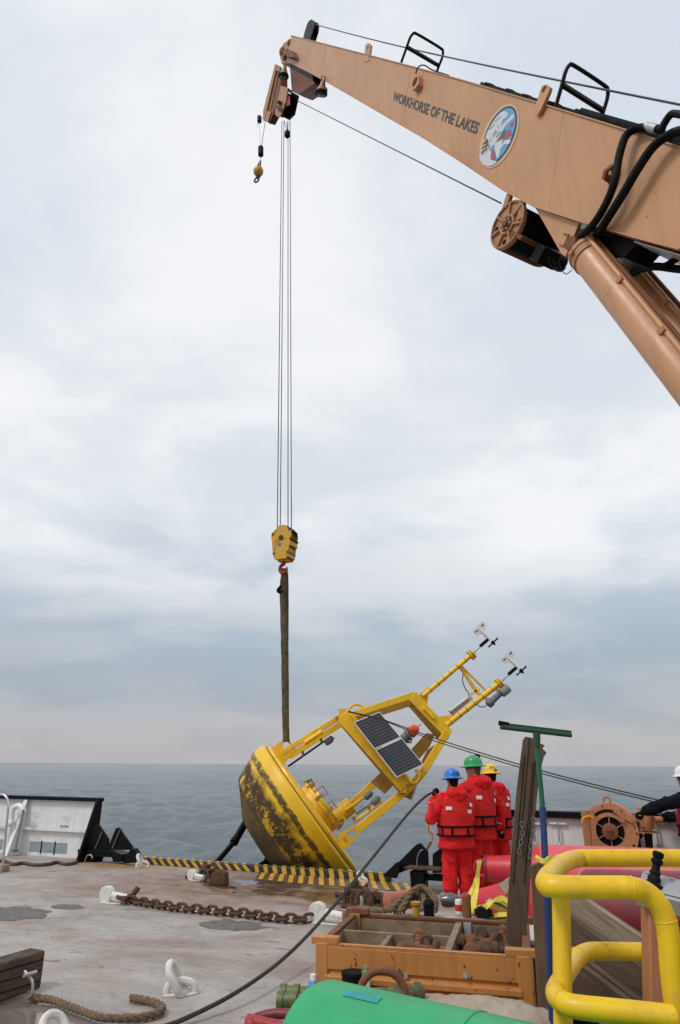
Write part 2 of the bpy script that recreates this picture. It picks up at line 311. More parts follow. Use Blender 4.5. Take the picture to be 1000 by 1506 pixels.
M = dict(
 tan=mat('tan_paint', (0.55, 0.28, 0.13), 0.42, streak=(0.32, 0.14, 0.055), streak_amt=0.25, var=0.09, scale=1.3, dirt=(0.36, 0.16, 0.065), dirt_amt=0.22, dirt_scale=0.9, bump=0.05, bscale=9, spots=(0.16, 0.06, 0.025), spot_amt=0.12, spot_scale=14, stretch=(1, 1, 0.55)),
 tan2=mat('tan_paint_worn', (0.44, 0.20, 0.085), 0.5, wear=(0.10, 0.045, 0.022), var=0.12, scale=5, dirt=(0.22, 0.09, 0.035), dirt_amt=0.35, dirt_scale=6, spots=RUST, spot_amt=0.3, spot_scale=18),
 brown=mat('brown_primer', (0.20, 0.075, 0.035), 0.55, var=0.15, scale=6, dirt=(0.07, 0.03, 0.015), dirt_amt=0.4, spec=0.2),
 black=mat('black_paint', (0.0055, 0.0055, 0.006), 0.42, var=0.3, scale=8, dirt=(0.022, 0.019, 0.017), dirt_amt=0.2, dirt_scale=7, spec=0.12),
 rubber=mat('black_rubber', (0.007, 0.007, 0.0075), 0.6, var=0.3, scale=20, dirt=(0.025, 0.023, 0.021), dirt_amt=0.2, dirt_scale=12, spec=0.12),
 wire=mat('steel_wire', (0.06, 0.06, 0.065), 0.45, 0.6),
 steel=mat('stainless', (0.55, 0.56, 0.57), 0.28, 1.0, var=0.08),
 galv=mat('galvanised', (0.42, 0.43, 0.44), 0.5, 0.5, var=0.1),
 text=mat('lettering_black', (0.045, 0.045, 0.055), 0.6, var=0.25, scale=5),
 white=mat('white_paint', (0.74, 0.74, 0.73), 0.42, streak=(0.50, 0.42, 0.33), streak_amt=0.3, var=0.05, scale=3, dirt=(0.38, 0.34, 0.29), dirt_amt=0.22, dirt_scale=2.5, bump=0.04, bscale=8, spots=(0.2, 0.1, 0.05), spot_amt=0.05, spot_scale=12),
 whitep=mat('white_plastic', (0.72, 0.72, 0.72), 0.4, var=0.04),
 eyew=mat('white_deck_eye', (0.66, 0.64, 0.60), 0.55, var=0.06, dirt=(0.33, 0.24, 0.17), dirt_amt=0.35, dirt_scale=9, bump=0.12, bscale=30),
 yellow=mat('buoy_yellow', (0.84, 0.50, 0.008), 0.42, streak=(0.48, 0.25, 0.012), streak_amt=0.4, wear=(0.20, 0.09, 0.02), var=0.07, scale=3, dirt=(0.40, 0.20, 0.02), dirt_amt=0.25, dirt_scale=4, spots=(0.10, 0.045, 0.015), spot_amt=0.1, spot_scale=17),
 ysh=mat('buoy_yellow_shaded', (0.33, 0.19, 0.03), 0.5, var=0.1, dirt=(0.14, 0.08, 0.02), dirt_amt=0.3),  # darker copy of the buoy yellow, shade put into the colour
 block=mat('block_yellow', (0.62, 0.34, 0.025), 0.5, wear=(0.05, 0.03, 0.018), var=0.1, dirt=(0.16, 0.09, 0.03), dirt_amt=0.45, dirt_scale=4, spots=(0.05, 0.03, 0.02), spot_amt=0.35, spot_scale=14),
 ypipe=mat('yellow_pipe', (0.78, 0.49, 0.008), 0.40, streak=(0.42, 0.27, 0.03), streak_amt=0.35, var=0.08, scale=4, dirt=(0.46, 0.30, 0.07), dirt_amt=0.34, dirt_scale=5.5, spots=(0.14, 0.085, 0.03), spot_amt=0.30, spot_scale=13, bump=0.03, bscale=25, spec=0.45),
 rust=mat('rusty_iron', (0.075, 0.036, 0.022), 0.85, 0.0, var=0.4, scale=22, dirt=(0.16, 0.065, 0.025), dirt_amt=0.45, dirt_scale=14, bump=0.4, bscale=70),
 rust2=mat('orange_rust', (0.19, 0.072, 0.03), 0.8, var=0.35, scale=18, dirt=(0.07, 0.03, 0.018), dirt_amt=0.5, dirt_scale=9, bump=0.4, bscale=60),
 wood=mat('old_timber', (0.115, 0.072, 0.045), 0.85, var=0.35, scale=5, dirt=(0.05, 0.034, 0.024), dirt_amt=0.5, dirt_scale=3, bump=0.5, bscale=22, stretch=(9, 9, 0.7)),
 wood2=mat('grey_timber', (0.30, 0.225, 0.16), 0.85, var=0.3, scale=5, dirt=(0.11, 0.08, 0.058), dirt_amt=0.45, dirt_scale=3, bump=0.5, bscale=22, stretch=(9, 9, 0.7)),
 woodm=mat('brown_timber', (0.17, 0.10, 0.06), 0.85, var=0.3, scale=5, dirt=(0.08, 0.05, 0.033), dirt_amt=0.45, dirt_scale=3, bump=0.5, bscale=22, stretch=(9, 9, 0.7)),
 woodc=mat('crate_divider_wood', (0.23, 0.16, 0.10), 0.8, var=0.2, scale=8, dirt=(0.12, 0.07, 0.045), dirt_amt=0.5, dirt_scale=6, bump=0.3, bscale=30),
 crate=mat('orange_crate_paint', (0.47, 0.19, 0.048), 0.5, streak=(0.22, 0.085, 0.03), streak_amt=0.4, wear=(0.075, 0.03, 0.016), var=0.08, scale=4, dirt=(0.40, 0.15, 0.04), dirt_amt=0.3, dirt_scale=4, spots=(0.085, 0.033, 0.016), spot_amt=0.52, spot_scale=17, stretch=(1, 1, 0.6), bump=0.05, bscale=20),
 cratein=mat('crate_inside_rust', (0.085, 0.042, 0.026), 0.85, var=0.4, scale=9, dirt=(0.2, 0.12, 0.07), dirt_amt=0.35),
 green=mat('green_foam_float', (0.016, 0.34, 0.125), 0.45, var=0.10, scale=3, dirt=(0.04, 0.23, 0.10), dirt_amt=0.42, dirt_scale=4.5, spots=(0.36, 0.40, 0.27), spot_amt=0.16, spot_scale=11, bump=0.10, bscale=9),
 tape=mat('blue_tape', (0.012, 0.27, 0.27), 0.5, var=0.25, scale=8, stretch=(14, 2, 2)),
 red=mat('red_float', (0.54, 0.016, 0.03), 0.42, var=0.10, scale=3, dirt=(0.36, 0.03, 0.035), dirt_amt=0.4, dirt_scale=5, spots=(0.60, 0.25, 0.22), spot_amt=0.12, spot_scale=15, bump=0.08, bscale=10),
 pink=mat('faded_pink_float', (0.62, 0.085, 0.115), 0.5, var=0.12, scale=3, dirt=(0.50, 0.15, 0.14), dirt_amt=0.42, dirt_scale=4, spots=(0.30, 0.10, 0.09), spot_amt=0.2, spot_scale=13, bump=0.08, bscale=10),
 salmon=mat('faded_orange_red_float', (0.52, 0.15, 0.11), 0.55, var=0.08, scale=3, dirt=(0.36, 0.13, 0.10), dirt_amt=0.35, dirt_scale=4),
 maroon=mat('maroon_float', (0.17, 0.012, 0.02), 0.5, var=0.2, scale=5, dirt=(0.11, 0.03, 0.03), dirt_amt=0.4),
 suit=mat('red_work_suit', (0.64, 0.011, 0.012), 0.72, var=0.08, scale=5, dirt=(0.40, 0.012, 0.010), dirt_amt=0.3, dirt_scale=6, bump=0.25, bscale=24, spec=0.25),
 vest=mat('red_vest_mesh', (0.56, 0.022, 0.018), 0.85, var=0.1, scale=5, dirt=(0.24, 0.025, 0.018), dirt_amt=0.28, dirt_scale=7, bump=0.2, bscale=30, spec=0.2),
 strap=mat('black_webbing', (0.006, 0.0055, 0.0055), 0.8, var=0.2, spec=0.12),
 reflect=mat('reflective_tape', (0.72, 0.66, 0.64), 0.4, var=0.08, scale=12),
 skin=mat('skin', (0.42, 0.21, 0.145), 0.55, var=0.06),
 hair=mat('dark_hair', (0.010, 0.007, 0.006), 0.8, spec=0.15, var=0.3, scale=40, bump=0.5, bscale=120),
 hairb=mat('brown_hair', (0.10, 0.055, 0.035), 0.7, var=0.3, scale=40, bump=0.5, bscale=120),
 navy=mat('dark_navy_coveralls', (0.006, 0.0065, 0.010), 0.85, spec=0.12, var=0.2, bump=0.2, bscale=24),
 hatb=mat('blue_hard_hat', (0.02, 0.16, 0.62), 0.3, var=0.05), hatg=mat('green_hard_hat', (0.015, 0.30, 0.10), 0.3, var=0.05),
 haty=mat('yellow_hard_hat', (0.78, 0.50, 0.015), 0.3, var=0.05), hatw=mat('white_hard_hat', (0.74, 0.74, 0.74), 0.3, var=0.03),
 glass=mat('black_glasses', (0.01, 0.01, 0.01), 0.1),
 rope=mat('manila_rope', (0.165, 0.108, 0.062), 0.9, var=0.35, scale=30, dirt=(0.07, 0.05, 0.032), dirt_amt=0.4, dirt_scale=8, bump=0.6, bscale=60),
 line=mat('dark_line', (0.03, 0.025, 0.022), 0.7, var=0.3, scale=30),
 sling=mat('muddy_sling', (0.125, 0.098, 0.058), 0.9, var=0.4, scale=9, dirt=(0.035, 0.03, 0.02), dirt_amt=0.5, dirt_scale=5, bump=0.6, bscale=35),
 lantern=mat('orange_lens', (0.75, 0.07, 0.01), 0.25, var=0.06, coat=0.4),
 gry=mat('grey_plastic', (0.13, 0.14, 0.15), 0.5, var=0.1), lgry=mat('light_grey_box', (0.36, 0.37, 0.38), 0.42, 0.2, var=0.08, dirt=(0.2, 0.2, 0.19), dirt_amt=0.3, dirt_scale=8),
 lens=mat('lamp_lens', (0.05, 0.07, 0.06), 0.08, var=0.1),
 hookred=mat('red_hook', (0.36, 0.02, 0.03), 0.45, var=0.15, dirt=(0.10, 0.015, 0.015), dirt_amt=0.4, dirt_scale=9),
 ystrap=mat('yellow_ratchet_strap', (0.66, 0.55, 0.06), 0.7, var=0.12, scale=9, dirt=(0.36, 0.28, 0.05), dirt_amt=0.35, dirt_scale=8),
 pole_b=mat('blue_pole', (0.018, 0.04, 0.15), 0.4, var=0.12), pole_g=mat('green_pole', (0.012, 0.11, 0.055), 0.4, var=0.12), blade=mat('green_squeegee', (0.012, 0.062, 0.030), 0.5, var=0.2, dirt=(0.03, 0.03, 0.025), dirt_amt=0.35),
 canvas=mat('canvas_sack', (0.36, 0.30, 0.235), 0.95, var=0.12, scale=7, dirt=(0.22, 0.17, 0.12), dirt_amt=0.3, bump=0.4, bscale=40),
 brass=mat('green_brass', (0.14, 0.17, 0.07), 0.5, 0.4, var=0.35, scale=14, dirt=(0.05, 0.12, 0.06), dirt_amt=0.5, dirt_scale=8),
 bottle=mat('blue_bottle', (0.05, 0.20, 0.62), 0.25, var=0.05), gcap=mat('green_cap', (0.01, 0.32, 0.07), 0.3, var=0.05),
 canred=mat('can_red', (0.55, 0.03, 0.03), 0.3, var=0.05), pallet=mat('dirty_white_board', (0.46, 0.43, 0.40), 0.7, var=0.12, scale=4, dirt=(0.27, 0.14, 0.10), dirt_amt=0.4, dirt_scale=3.5),
 hyel=mat('hazard_yellow', (0.62, 0.37, 0.03), 0.5, var=0.1, scale=5, dirt=(0.16, 0.085, 0.04), dirt_amt=0.4, dirt_scale=5, spots=(0.05, 0.03, 0.02), spot_amt=0.35, spot_scale=18),
 hyel2=mat('worn_hazard_yellow', (0.60, 0.34, 0.035), 0.45, var=0.15, scale=5, dirt=(0.14, 0.085, 0.05), dirt_amt=0.45, dirt_scale=3.5, spots=(0.06, 0.04, 0.025), spot_amt=0.4, spot_scale=9),
 hblk=mat('hazard_black', (0.028, 0.026, 0.024), 0.45, var=0.3, scale=6, dirt=(0.12, 0.075, 0.05), dirt_amt=0.35, dirt_scale=4),
 orangerope=mat('orange_gear', (0.62, 0.22, 0.02), 0.6, var=0.1),
 e_cream=mat('emblem_cream', (0.62, 0.45, 0.27), 0.5, var=0.04), e_navy=mat('emblem_navy', (0.03, 0.035, 0.06), 0.5, var=0.1), e_blue=mat('emblem_blue', (0.10, 0.36, 0.58), 0.5, var=0.05),
 e_white=mat('emblem_white', (0.62, 0.64, 0.68), 0.5, var=0.05), e_grey=mat('emblem_grey', (0.30, 0.32, 0.36), 0.5, var=0.1), e_red=mat('emblem_red', (0.50, 0.06, 0.09), 0.5, var=0.1), e_teal=mat('emblem_teal', (0.07, 0.13, 0.12), 0.5, var=0.2),
)
# ------------------------------------------------------------------ ship frame: u along the rail, v outboard
YAW = R_(22.7)
E0 = V((-3.93, 15.11, 0.0)); U = V((math.cos(YAW), -math.sin(YAW), 0)); W = V((math.sin(YAW), math.cos(YAW), 0)); Z = V((0, 0, 1))
def S(u, v, z=0.0): return E0+U*u+W*v+Z*z
def SV(x, y, v): return atP(x, y, E0+W*v, W)         # on the upright plane parallel to the rail
def uv(p): d = V(p)-E0; return d.dot(U), d.dot(W)
SR = Matrix((U, W, Z)).transposed()

# ------------------------------------------------------------------ sea
SEA = -3.0
def make_sea():
    m = bpy.data.materials.new('lake_water'); m.use_nodes = True; t = m.node_tree; b = t.nodes['Principled BSDF']
    b.inputs['Base Color'].default_value = (0.066, 0.088, 0.094, 1); b.inputs['IOR'].default_value = 1.33
    b.inputs['Roughness'].default_value = 0.16; b.inputs['Specular IOR Level'].default_value = 0.5
    tcn = t.nodes.new('ShaderNodeTexCoord'); mpn = t.nodes.new('ShaderNodeMapping'); t.links.new(tcn.outputs['Object'], mpn.inputs[0]); mpn.inputs['Scale'].default_value = (0.8, 1.4, 1); mpn.inputs['Rotation'].default_value = (0, 0, 0.35)
    prev = None
    for sc, st, dist in ((1.0, 0.95, 0.25), (3.6, 0.9, 0.09)):
        n = t.nodes.new('ShaderNodeTexNoise'); n.inputs['Scale'].default_value = sc; n.inputs['Detail'].default_value = 4; n.inputs['Roughness'].default_value = 0.6; t.links.new(mpn.outputs[0], n.inputs[0])
        bn = t.nodes.new('ShaderNodeBump'); bn.inputs['Strength'].default_value = st; bn.inputs['Distance'].default_value = dist; t.links.new(n.outputs[0], bn.inputs['Height'])
        if prev: t.links.new(prev.outputs[0], bn.inputs['Normal'])
        prev = bn
    t.links.new(prev.outputs[0], b.inputs['Normal'])
    nr, nc = 820, 460
    r = 9.0*np.exp(np.linspace(0, math.log(30000/9.0), nr)); a = np.radians(np.linspace(-58, 58, nc))
    RR, AA = np.meshgrid(r, a, indexing='ij'); X = RR*np.sin(AA); Y = RR*np.cos(AA); Zz = np.zeros_like(X)
    rng = np.random.default_rng(5)
    step = np.maximum(RR*(r[1]/r[0]-1), RR*(a[1]-a[0]))
    for lam in np.geomspace(0.9, 24, 44):
        th = math.radians(205)+rng.normal(0, 0.55); k = 2*math.pi/lam; ph = rng.uniform(0, 6.28)
        amp = (0.022 if lam < 7 else 0.015)*lam**0.45*rng.uniform(0.5, 1.3)
        fade = np.clip((lam/step-2.2)/3.0, 0, 1)
        q = k*(X*math.cos(th)+Y*math.sin(th))+ph
        s_ = np.sin(q); Zz += amp*fade*(s_+0.35*np.cos(2*q)*0.5)
    gust = np.zeros_like(X)
    for lam in (17, 29, 53, 90):
        th = rng.uniform(0, 6.28); gust += np.sin(2*math.pi/lam*(X*math.cos(th)+Y*math.sin(th))+rng.uniform(0, 6))
    Zz *= 0.95+0.14*gust
    co = np.stack([X, Y, Zz+SEA], -1).reshape(-1, 3)
    i = np.arange(nr*nc).reshape(nr, nc); q = np.stack([i[:-1, :-1], i[:-1, 1:], i[1:, 1:], i[1:, :-1]], -1).reshape(-1, 4)
    me = bpy.data.meshes.new('water'); me.vertices.add(len(co)); me.vertices.foreach_set('co', co.ravel())
    me.loops.add(q.size); me.loops.foreach_set('vertex_index', q.ravel()); me.polygons.add(len(q))
    me.polygons.foreach_set('loop_start', np.arange(len(q))*4); me.polygons.foreach_set('loop_total', np.full(len(q), 4))
    me.update(); me.validate(); me.polygons.foreach_set('use_smooth', [True]*len(q)); me.materials.append(m)
    o = bpy.data.objects.new('water', me); COL.objects.link(o); o['kind'] = 'structure'
    if me.polygons[0].normal.z < 0: me.flip_normals()
    f = MB(); S_ = 40000; f.sheet([(-S_, -S_, SEA-0.45), (S_, -S_, SEA-0.45), (S_, S_, SEA-0.45), (-S_, S_, SEA-0.45)])
    f.build('water_around', m, loc=(0, 0, 0), kind='structure')
make_sea()

# ------------------------------------------------------------------ deck
def deck_mat():
    m = bpy.data.materials.new('weathered_deck'); m.use_nodes = True; t = m.node_tree; b = t.nodes['Principled BSDF']
    tcn = t.nodes.new('ShaderNodeTexCoord'); mpn = t.nodes.new('ShaderNodeMapping'); mpn.vector_type = 'TEXTURE'
    mpn.inputs['Rotation'].default_value = (0, 0, -YAW); t.links.new(tcn.outputs['Object'], mpn.inputs[0]); P = mpn.outputs[0]
    def ns(sc, det=6, ro=0.62, st=None, dist=0.0):
        n = t.nodes.new('ShaderNodeTexNoise'); n.inputs['Scale'].default_value = sc; n.inputs['Detail'].default_value = det; n.inputs['Roughness'].default_value = ro; n.inputs['Distortion'].default_value = dist
        if st:
            mm = t.nodes.new('ShaderNodeMapping'); mm.inputs['Scale'].default_value = st; t.links.new(P, mm.inputs[0]); t.links.new(mm.outputs[0], n.inputs[0])
        else: t.links.new(P, n.inputs[0])
        return n.outputs[0]
    def blob(c, rx, ry, soft=0.6, nz=0.5):
        """soft patch with a ragged edge at a place on the deck"""
        mm = t.nodes.new('ShaderNodeMapping'); mm.vector_type = 'TEXTURE'; mm.inputs['Location'].default_value = (c[0], c[1], 0); mm.inputs['Rotation'].default_value = (0, 0, -YAW); mm.inputs['Scale'].default_value = (rx, ry, 1)
        t.links.new(tcn.outputs['Object'], mm.inputs[0])
        ln = t.nodes.new('ShaderNodeVectorMath'); ln.operation = 'LENGTH'; t.links.new(mm.outputs[0], ln.inputs[0])
        d = mathn(t, 'ADD', ln.outputs['Value'], mathn(t, 'MULTIPLY', mathn(t, 'SUBTRACT', ns(1.6, 6, 0.65), 0.5), nz*2.6))
        return ramp(t, [(0.0, 1.0), (1-soft, 1.0), (1.0, 0.0)], d).outputs[0]
    base = ramp(t, [(0.32, (0.245, 0.222, 0.20)), (0.5, (0.35, 0.328, 0.306)), (0.68, (0.415, 0.395, 0.377))], ns(1.1, 8, 0.66)).outputs[0]
    base = mixc(t, ramp(t, [(0.42, 0.0), (0.62, 0.35)], ns(3.2, 7, 0.7)).outputs[0], base, (0.45, 0.43, 0.41))
    # thin brown wash over the whole deck
    base = mixc(t, ramp(t, [(0.43, 0.0), (0.66, 0.75)], ns(0.55, 7, 0.7, (1, 1.6, 1), 0.5)).outputs[0], base, (0.235, 0.15, 0.10))
    # rust run-off by the buoy port
    rb = blob(tuple(S(3.2, -1.7))[:2], 3.9, 2.3, 0.8, 0.55)
    rcol = ramp(t, [(0.35, (0.07, 0.036, 0.020)), (0.5, (0.20, 0.10, 0.05)), (0.66, (0.31, 0.19, 0.115))], ns(2.4, 8, 0.7, (1, 2.0, 1), 0.4)).outputs[0]
    base = mixc(t, mathn(t, 'MULTIPLY', rb, 0.95), base, rcol)
    ob_ = blob(tuple(S(-0.1, -0.5))[:2], 1.7, 0.55, 0.7, 0.3)
    base = mixc(t, mathn(t, 'MULTIPLY', ob_, 0.8), base, (0.30, 0.155, 0.055))
    # flaked, dark pits running along the deck
    pit = ramp(t, [(0.655, 0.0), (0.675, 1.0)], ns(1.9, 3, 0.55, (1, 2.6, 1))).outputs[0]
    base = mixc(t, mathn(t, 'MULTIPLY', pit, 0.75), base, (0.135, 0.125, 0.118))
    pit2 = ramp(t, [(0.70, 0.0), (0.715, 1.0)], ns(6.0, 2, 0.5, (1, 2.2, 1))).outputs[0]
    base = mixc(t, mathn(t, 'MULTIPLY', pit2, 0.7), base, (0.12, 0.11, 0.10))
    # scuffs: long thin dark scratches
    wv = t.nodes.new('ShaderNodeTexNoise'); wv.inputs['Scale'].default_value = 1.3; wv.inputs['Detail'].default_value = 3; wv.inputs['Distortion'].default_value = 1.2; t.links.new(P, wv.inputs[0])
    sc_ = ramp(t, [(0.492, 0.0), (0.5, 1.0), (0.508, 0.0)], wv.outputs[0]).outputs[0]
    base = mixc(t, mathn(t, 'MULTIPLY', sc_, mathn(t, 'MULTIPLY', ramp(t, [(0.45, 0.0), (0.6, 0.7)], ns(0.8, 3)).outputs[0], 1.0)), base, (0.13, 0.10, 0.08))
    grit = ns(42, 3, 0.6); base = mixc(t, 0.30, base, ramp(t, [(0.35, 0.55), (0.65, 1.15)], grit).outputs[0], 'MULTIPLY')
    crk = ramp(t, [(0.488, 0.0), (0.5, 1.0), (0.512, 0.0)], ns(0.8, 5, 0.7, (0.5, 3.2, 1), 0.6)).outputs[0]
    base = mixc(t, mathn(t, 'MULTIPLY', crk, 0.45), base, (0.15, 0.105, 0.075))
    br_ = t.nodes.new('ShaderNodeTexBrick'); br_.inputs['Scale'].default_value = 1.0; br_.inputs['Brick Width'].default_value = 6.0; br_.inputs['Row Height'].default_value = 2.3; br_.inputs['Mortar Size'].default_value = 0.012; br_.inputs['Color1'].default_value = (0, 0, 0, 1); br_.inputs['Color2'].default_value = (0, 0, 0, 1); br_.inputs['Mortar'].default_value = (1, 1, 1, 1); t.links.new(P, br_.inputs[0])
    base = mixc(t, mathn(t, 'MULTIPLY', br_.outputs[0], 0.28), base, (0.16, 0.12, 0.095))
    # wet patches
    w1 = blob(tuple(S(3.7, -1.5))[:2], 1.9, 0.75, 0.35, 0.55); w2 = blob(tuple(atZ(35, 1500, 0))[:2], 1.1, 0.6, 0.25, 0.25); w3 = blob(tuple(atZ(500, 1322, 0))[:2], 0.8, 0.55, 0.3, 0.3)
    w_ = mathn(t, 'MAXIMUM', mathn(t, 'MAXIMUM', w1, w2), w3)
    wn = mathn(t, 'MULTIPLY', w_, ramp(t, [(0.40, 0.0), (0.52, 1.0)], ns(1.7, 5, 0.6, (1, 2, 1))).outputs[0])
    wn = mathn(t, 'MAXIMUM', wn, mathn(t, 'MULTIPLY', mathn(t, 'MAXIMUM', w3, w2), 0.9))
    base = mixc(t, mathn(t, 'MULTIPLY', wn, 0.62), base, (0.075, 0.045, 0.030))
    t.links.new(base, b.inputs['Base Color'])
    rg = ramp(t, [(0.3, 0.55), (0.7, 0.78)], ns(2.0)).outputs[0]
    rmix = t.nodes.new('ShaderNodeMix'); rmix.data_type = 'FLOAT'; t.links.new(wn, rmix.inputs[0]); t.links.new(rg, rmix.inputs[2]); rmix.inputs[3].default_value = 0.06
    t.links.new(rmix.outputs[0], b.inputs['Roughness'])
    bn = t.nodes.new('ShaderNodeBump'); bn.inputs['Distance'].default_value = 0.012
    t.links.new(mathn(t, 'SUBTRACT', 0.5, mathn(t, 'MULTIPLY', wn, 0.5)), bn.inputs['Strength'])
    t.links.new(mathn(t, 'SUBTRACT', ns(5.5, 7, 0.7), mathn(t, 'MULTIPLY', pit, 0.35)), bn.inputs['Height']); t.links.new(bn.outputs[0], b.inputs['Normal'])
    return m
M['deck'] = deck_mat()
d = MB(); d.prism([S(-13, 0), S(13, 0), S(13, -22), S(-13, -22)], (0, 0, -0.25)); deck = d.build('deck', M['deck'], loc=(0, 0, 0), kind='structure')
h = MB(); h.prism([S(-13, -0.04, -0.25), S(13, -0.04, -0.25), S(13, -21.9, -0.25), S(-13, -21.9, -0.25)], (0, 0, -3.6)); h.build('ship_hull', M['black'], loc=(0, 0, 0), kind='structure')
# bare dark patches where the deck coating has flaked away
pan = mat('bare_steel', (0.125, 0.116, 0.108), 0.6, spec=0.2, var=0.35, scale=9, dirt=(0.19, 0.15, 0.12), dirt_amt=0.4, dirt_scale=6)
for x, y, r in ((12, 1343, 0.62), (342, 1361, 0.42), (100, 1334, 0.26)):
    c = atZ(x, y, 0); q = MB(); n_ = 44; rj = [r*(1+0.30*mnoise.noise((3*math.cos(2*math.pi*k/n_)+x, 3*math.sin(2*math.pi*k/n_), y))+0.12*mnoise.noise((9*math.cos(2*math.pi*k/n_)+x, 9*math.sin(2*math.pi*k/n_), y))) for k in range(n_)]
    q.add([c+V((0, 0, 0.004))+U*(rj[k]*math.cos(2*math.pi*k/n_))+W*(0.62*rj[k]*math.sin(2*math.pi*k/n_)) for k in range(n_)], [tuple(range(n_))])
    o = q.build('bare_patch', pan, deck)

# ------------------------------------------------------------------ striped edge of the buoy port
u0, _ = uv(atZ(205, 1270, 0)); u1, _ = uv(atZ(575, 1296, 0))
kc = thing('hazard_kerb', 'low kerb along the open deck edge, painted in yellow and black stripes', 'kerb', S(u0, -0.07))
q = MB(); q.box(S((u0+u1)/2, -0.07, 0.06), (u1-u0, 0.14, 0.12), SR); q.build('kerb_bar', M['hblk'], kc, bevel=0.012)
uu = u0+0.04; k = 0
while uu < u1-0.15:
    sl = 0.12 if uu < u0+2.6 else 0.03
    q = MB(); wd = 0.085+random.uniform(-0.008, 0.008)
    q.add([S(uu, -0.1425, 0.006), S(uu+wd, -0.1425, 0.006), S(uu+wd-sl, -0.1425, 0.114), S(uu-sl, -0.1425, 0.114)], [(0, 1, 2, 3)])
    q.add([S(uu-sl, -0.128, 0.1235), S(uu+wd-sl, -0.128, 0.1235), S(uu+wd-sl-0.06, -0.006, 0.1235), S(uu-sl-0.06, -0.006, 0.1235)], [(0, 1, 2, 3)])
    q.build('painted_stripe', M['hyel'], kc); uu += 0.185
a0, _ = uv(atZ(372, 1286, 0)); a1, _ = uv(atZ(650, 1312, 0))
q = MB(); q.sheet([S(a0+0.35, -0.98, 0.004), S(a1, -0.98, 0.004), S(a1, -0.15, 0.004), S(a0, -0.15, 0.004)])
hb = q.build('painted_hazard_band', mat('worn_band', (0.10, 0.062, 0.042), 0.4, var=0.35, scale=3, dirt=(0.05, 0.035, 0.028), dirt_amt=0.5, dirt_scale=2.5), deck)
uu = a0+0.05
while uu < a1-0.53:
    q = MB(); e_ = -0.96+0.25*max(0, 0.5-(uu-a0))+random.uniform(0, 0.06); q.sheet([S(uu-(e_+0.16)*0.45, e_, 0.008), S(uu+0.09-(e_+0.16)*0.45, e_, 0.008), S(uu+0.09, -0.16, 0.008), S(uu, -0.16, 0.008)])
    q.build('painted_stripe', M['hyel2'], hb); uu += 0.19

# ------------------------------------------------------------------ bulwarks
BH = 1.10
def knee(mb, u, th, top, foot, z=BH, z0=0.0):
    mb.prism([S(u-th/2, -0.012, z0), S(u-th/2, -foot, z0), S(u-th/2, -top, z), S(u-th/2, -0.012, z)], U*th)
uL, _ = uv(SV(140, 1265, 0)); uS = -11.5
bl = thing('bulwark', 'white ship bulwark with black cap rail and slotted freeing port, left of the buoy', 'bulwark', S(uL-3, 0))
f0, _ = uv(SV(42, 1250, 0)); f1, _ = uv(SV(99, 1250, 0)); zf0, zf1 = 0.06, 0.27
q = MB()
g0, g1 = f0-2.1, f0-0.75
pt = 0.014
for (ua, ub, za, zb) in ((uS, uL, zf1, BH), (uS, uL, 0.0, zf0), (f1, uL, zf0, zf1), (g1, f0, zf0, zf1), (uS, g0, zf0, zf1)):
    q.box(S((ua+ub)/2, 0, (za+zb)/2), (ub-ua, pt, zb-za), SR)
q.build('plating', M['white'], bl)
q = MB(); q.box(S((uS+uL)/2, -0.02, BH+0.03), (uL-uS, 0.17, 0.075), SR); q.build('cap_rail', M['black'], bl, bevel=0.012)
q = MB(); q.box(S((uS+uL)/2, -0.045, 0.50), (uL-uS-0.1, 0.07, 0.012), SR); q.box(S((uS+uL)/2, -0.08, 0.525), (uL-uS-0.1, 0.012, 0.06), SR); q.build('stiffener', M['white'], bl)
for k in (f0-0.32, f0-2.4, f0-4.6):
    q = MB(); knee(q, k+0.12, 0.014, 0.08, 0.42); q.box(S(k+0.12, -0.25, 0.55), (0.10, 0.014, 1.13), SR @ Matrix.Rotation(-R_(17.2), 3, 'X')); q.build('knee_brace', M['white'], bl)
for fu in (f0+0.33*(f1-f0), f0+0.68*(f1-f0)):
    q = MB(); q.cyl(S(fu, -0.01, zf0-0.02), S(fu, -0.01, zf1+0.02), 0.014, n=10); q.build('port_bar', M['black'], bl)
for px, py in ((47, 1194), (88, 1232), (92, 1200)):
    p = SV(px, py, -0.03); q = MB(); q.tube([p, p-W*0.05+U*0.05, p-W*0.05+U*0.12, p+U*0.15+Z*0.02], 0.009, 6); q.build('cleat', M['white'], bl)
p = SV(88, 1217, -0.02); vsT, fsT = text_polys('CAUTION', 0.02)
q = MB(); q.add([p+U*(x*0.22)+Z*(y*0.05) for x, y in vsT], fsT); q.build('stencil', M['text'], bl)
# black end plate of the bulwark
q = MB(); knee(q, uL, 0.05, 0.16, 0.55, BH+0.06, 0.0); q.build('end_plate', M['black'], bl, bevel=0.006)
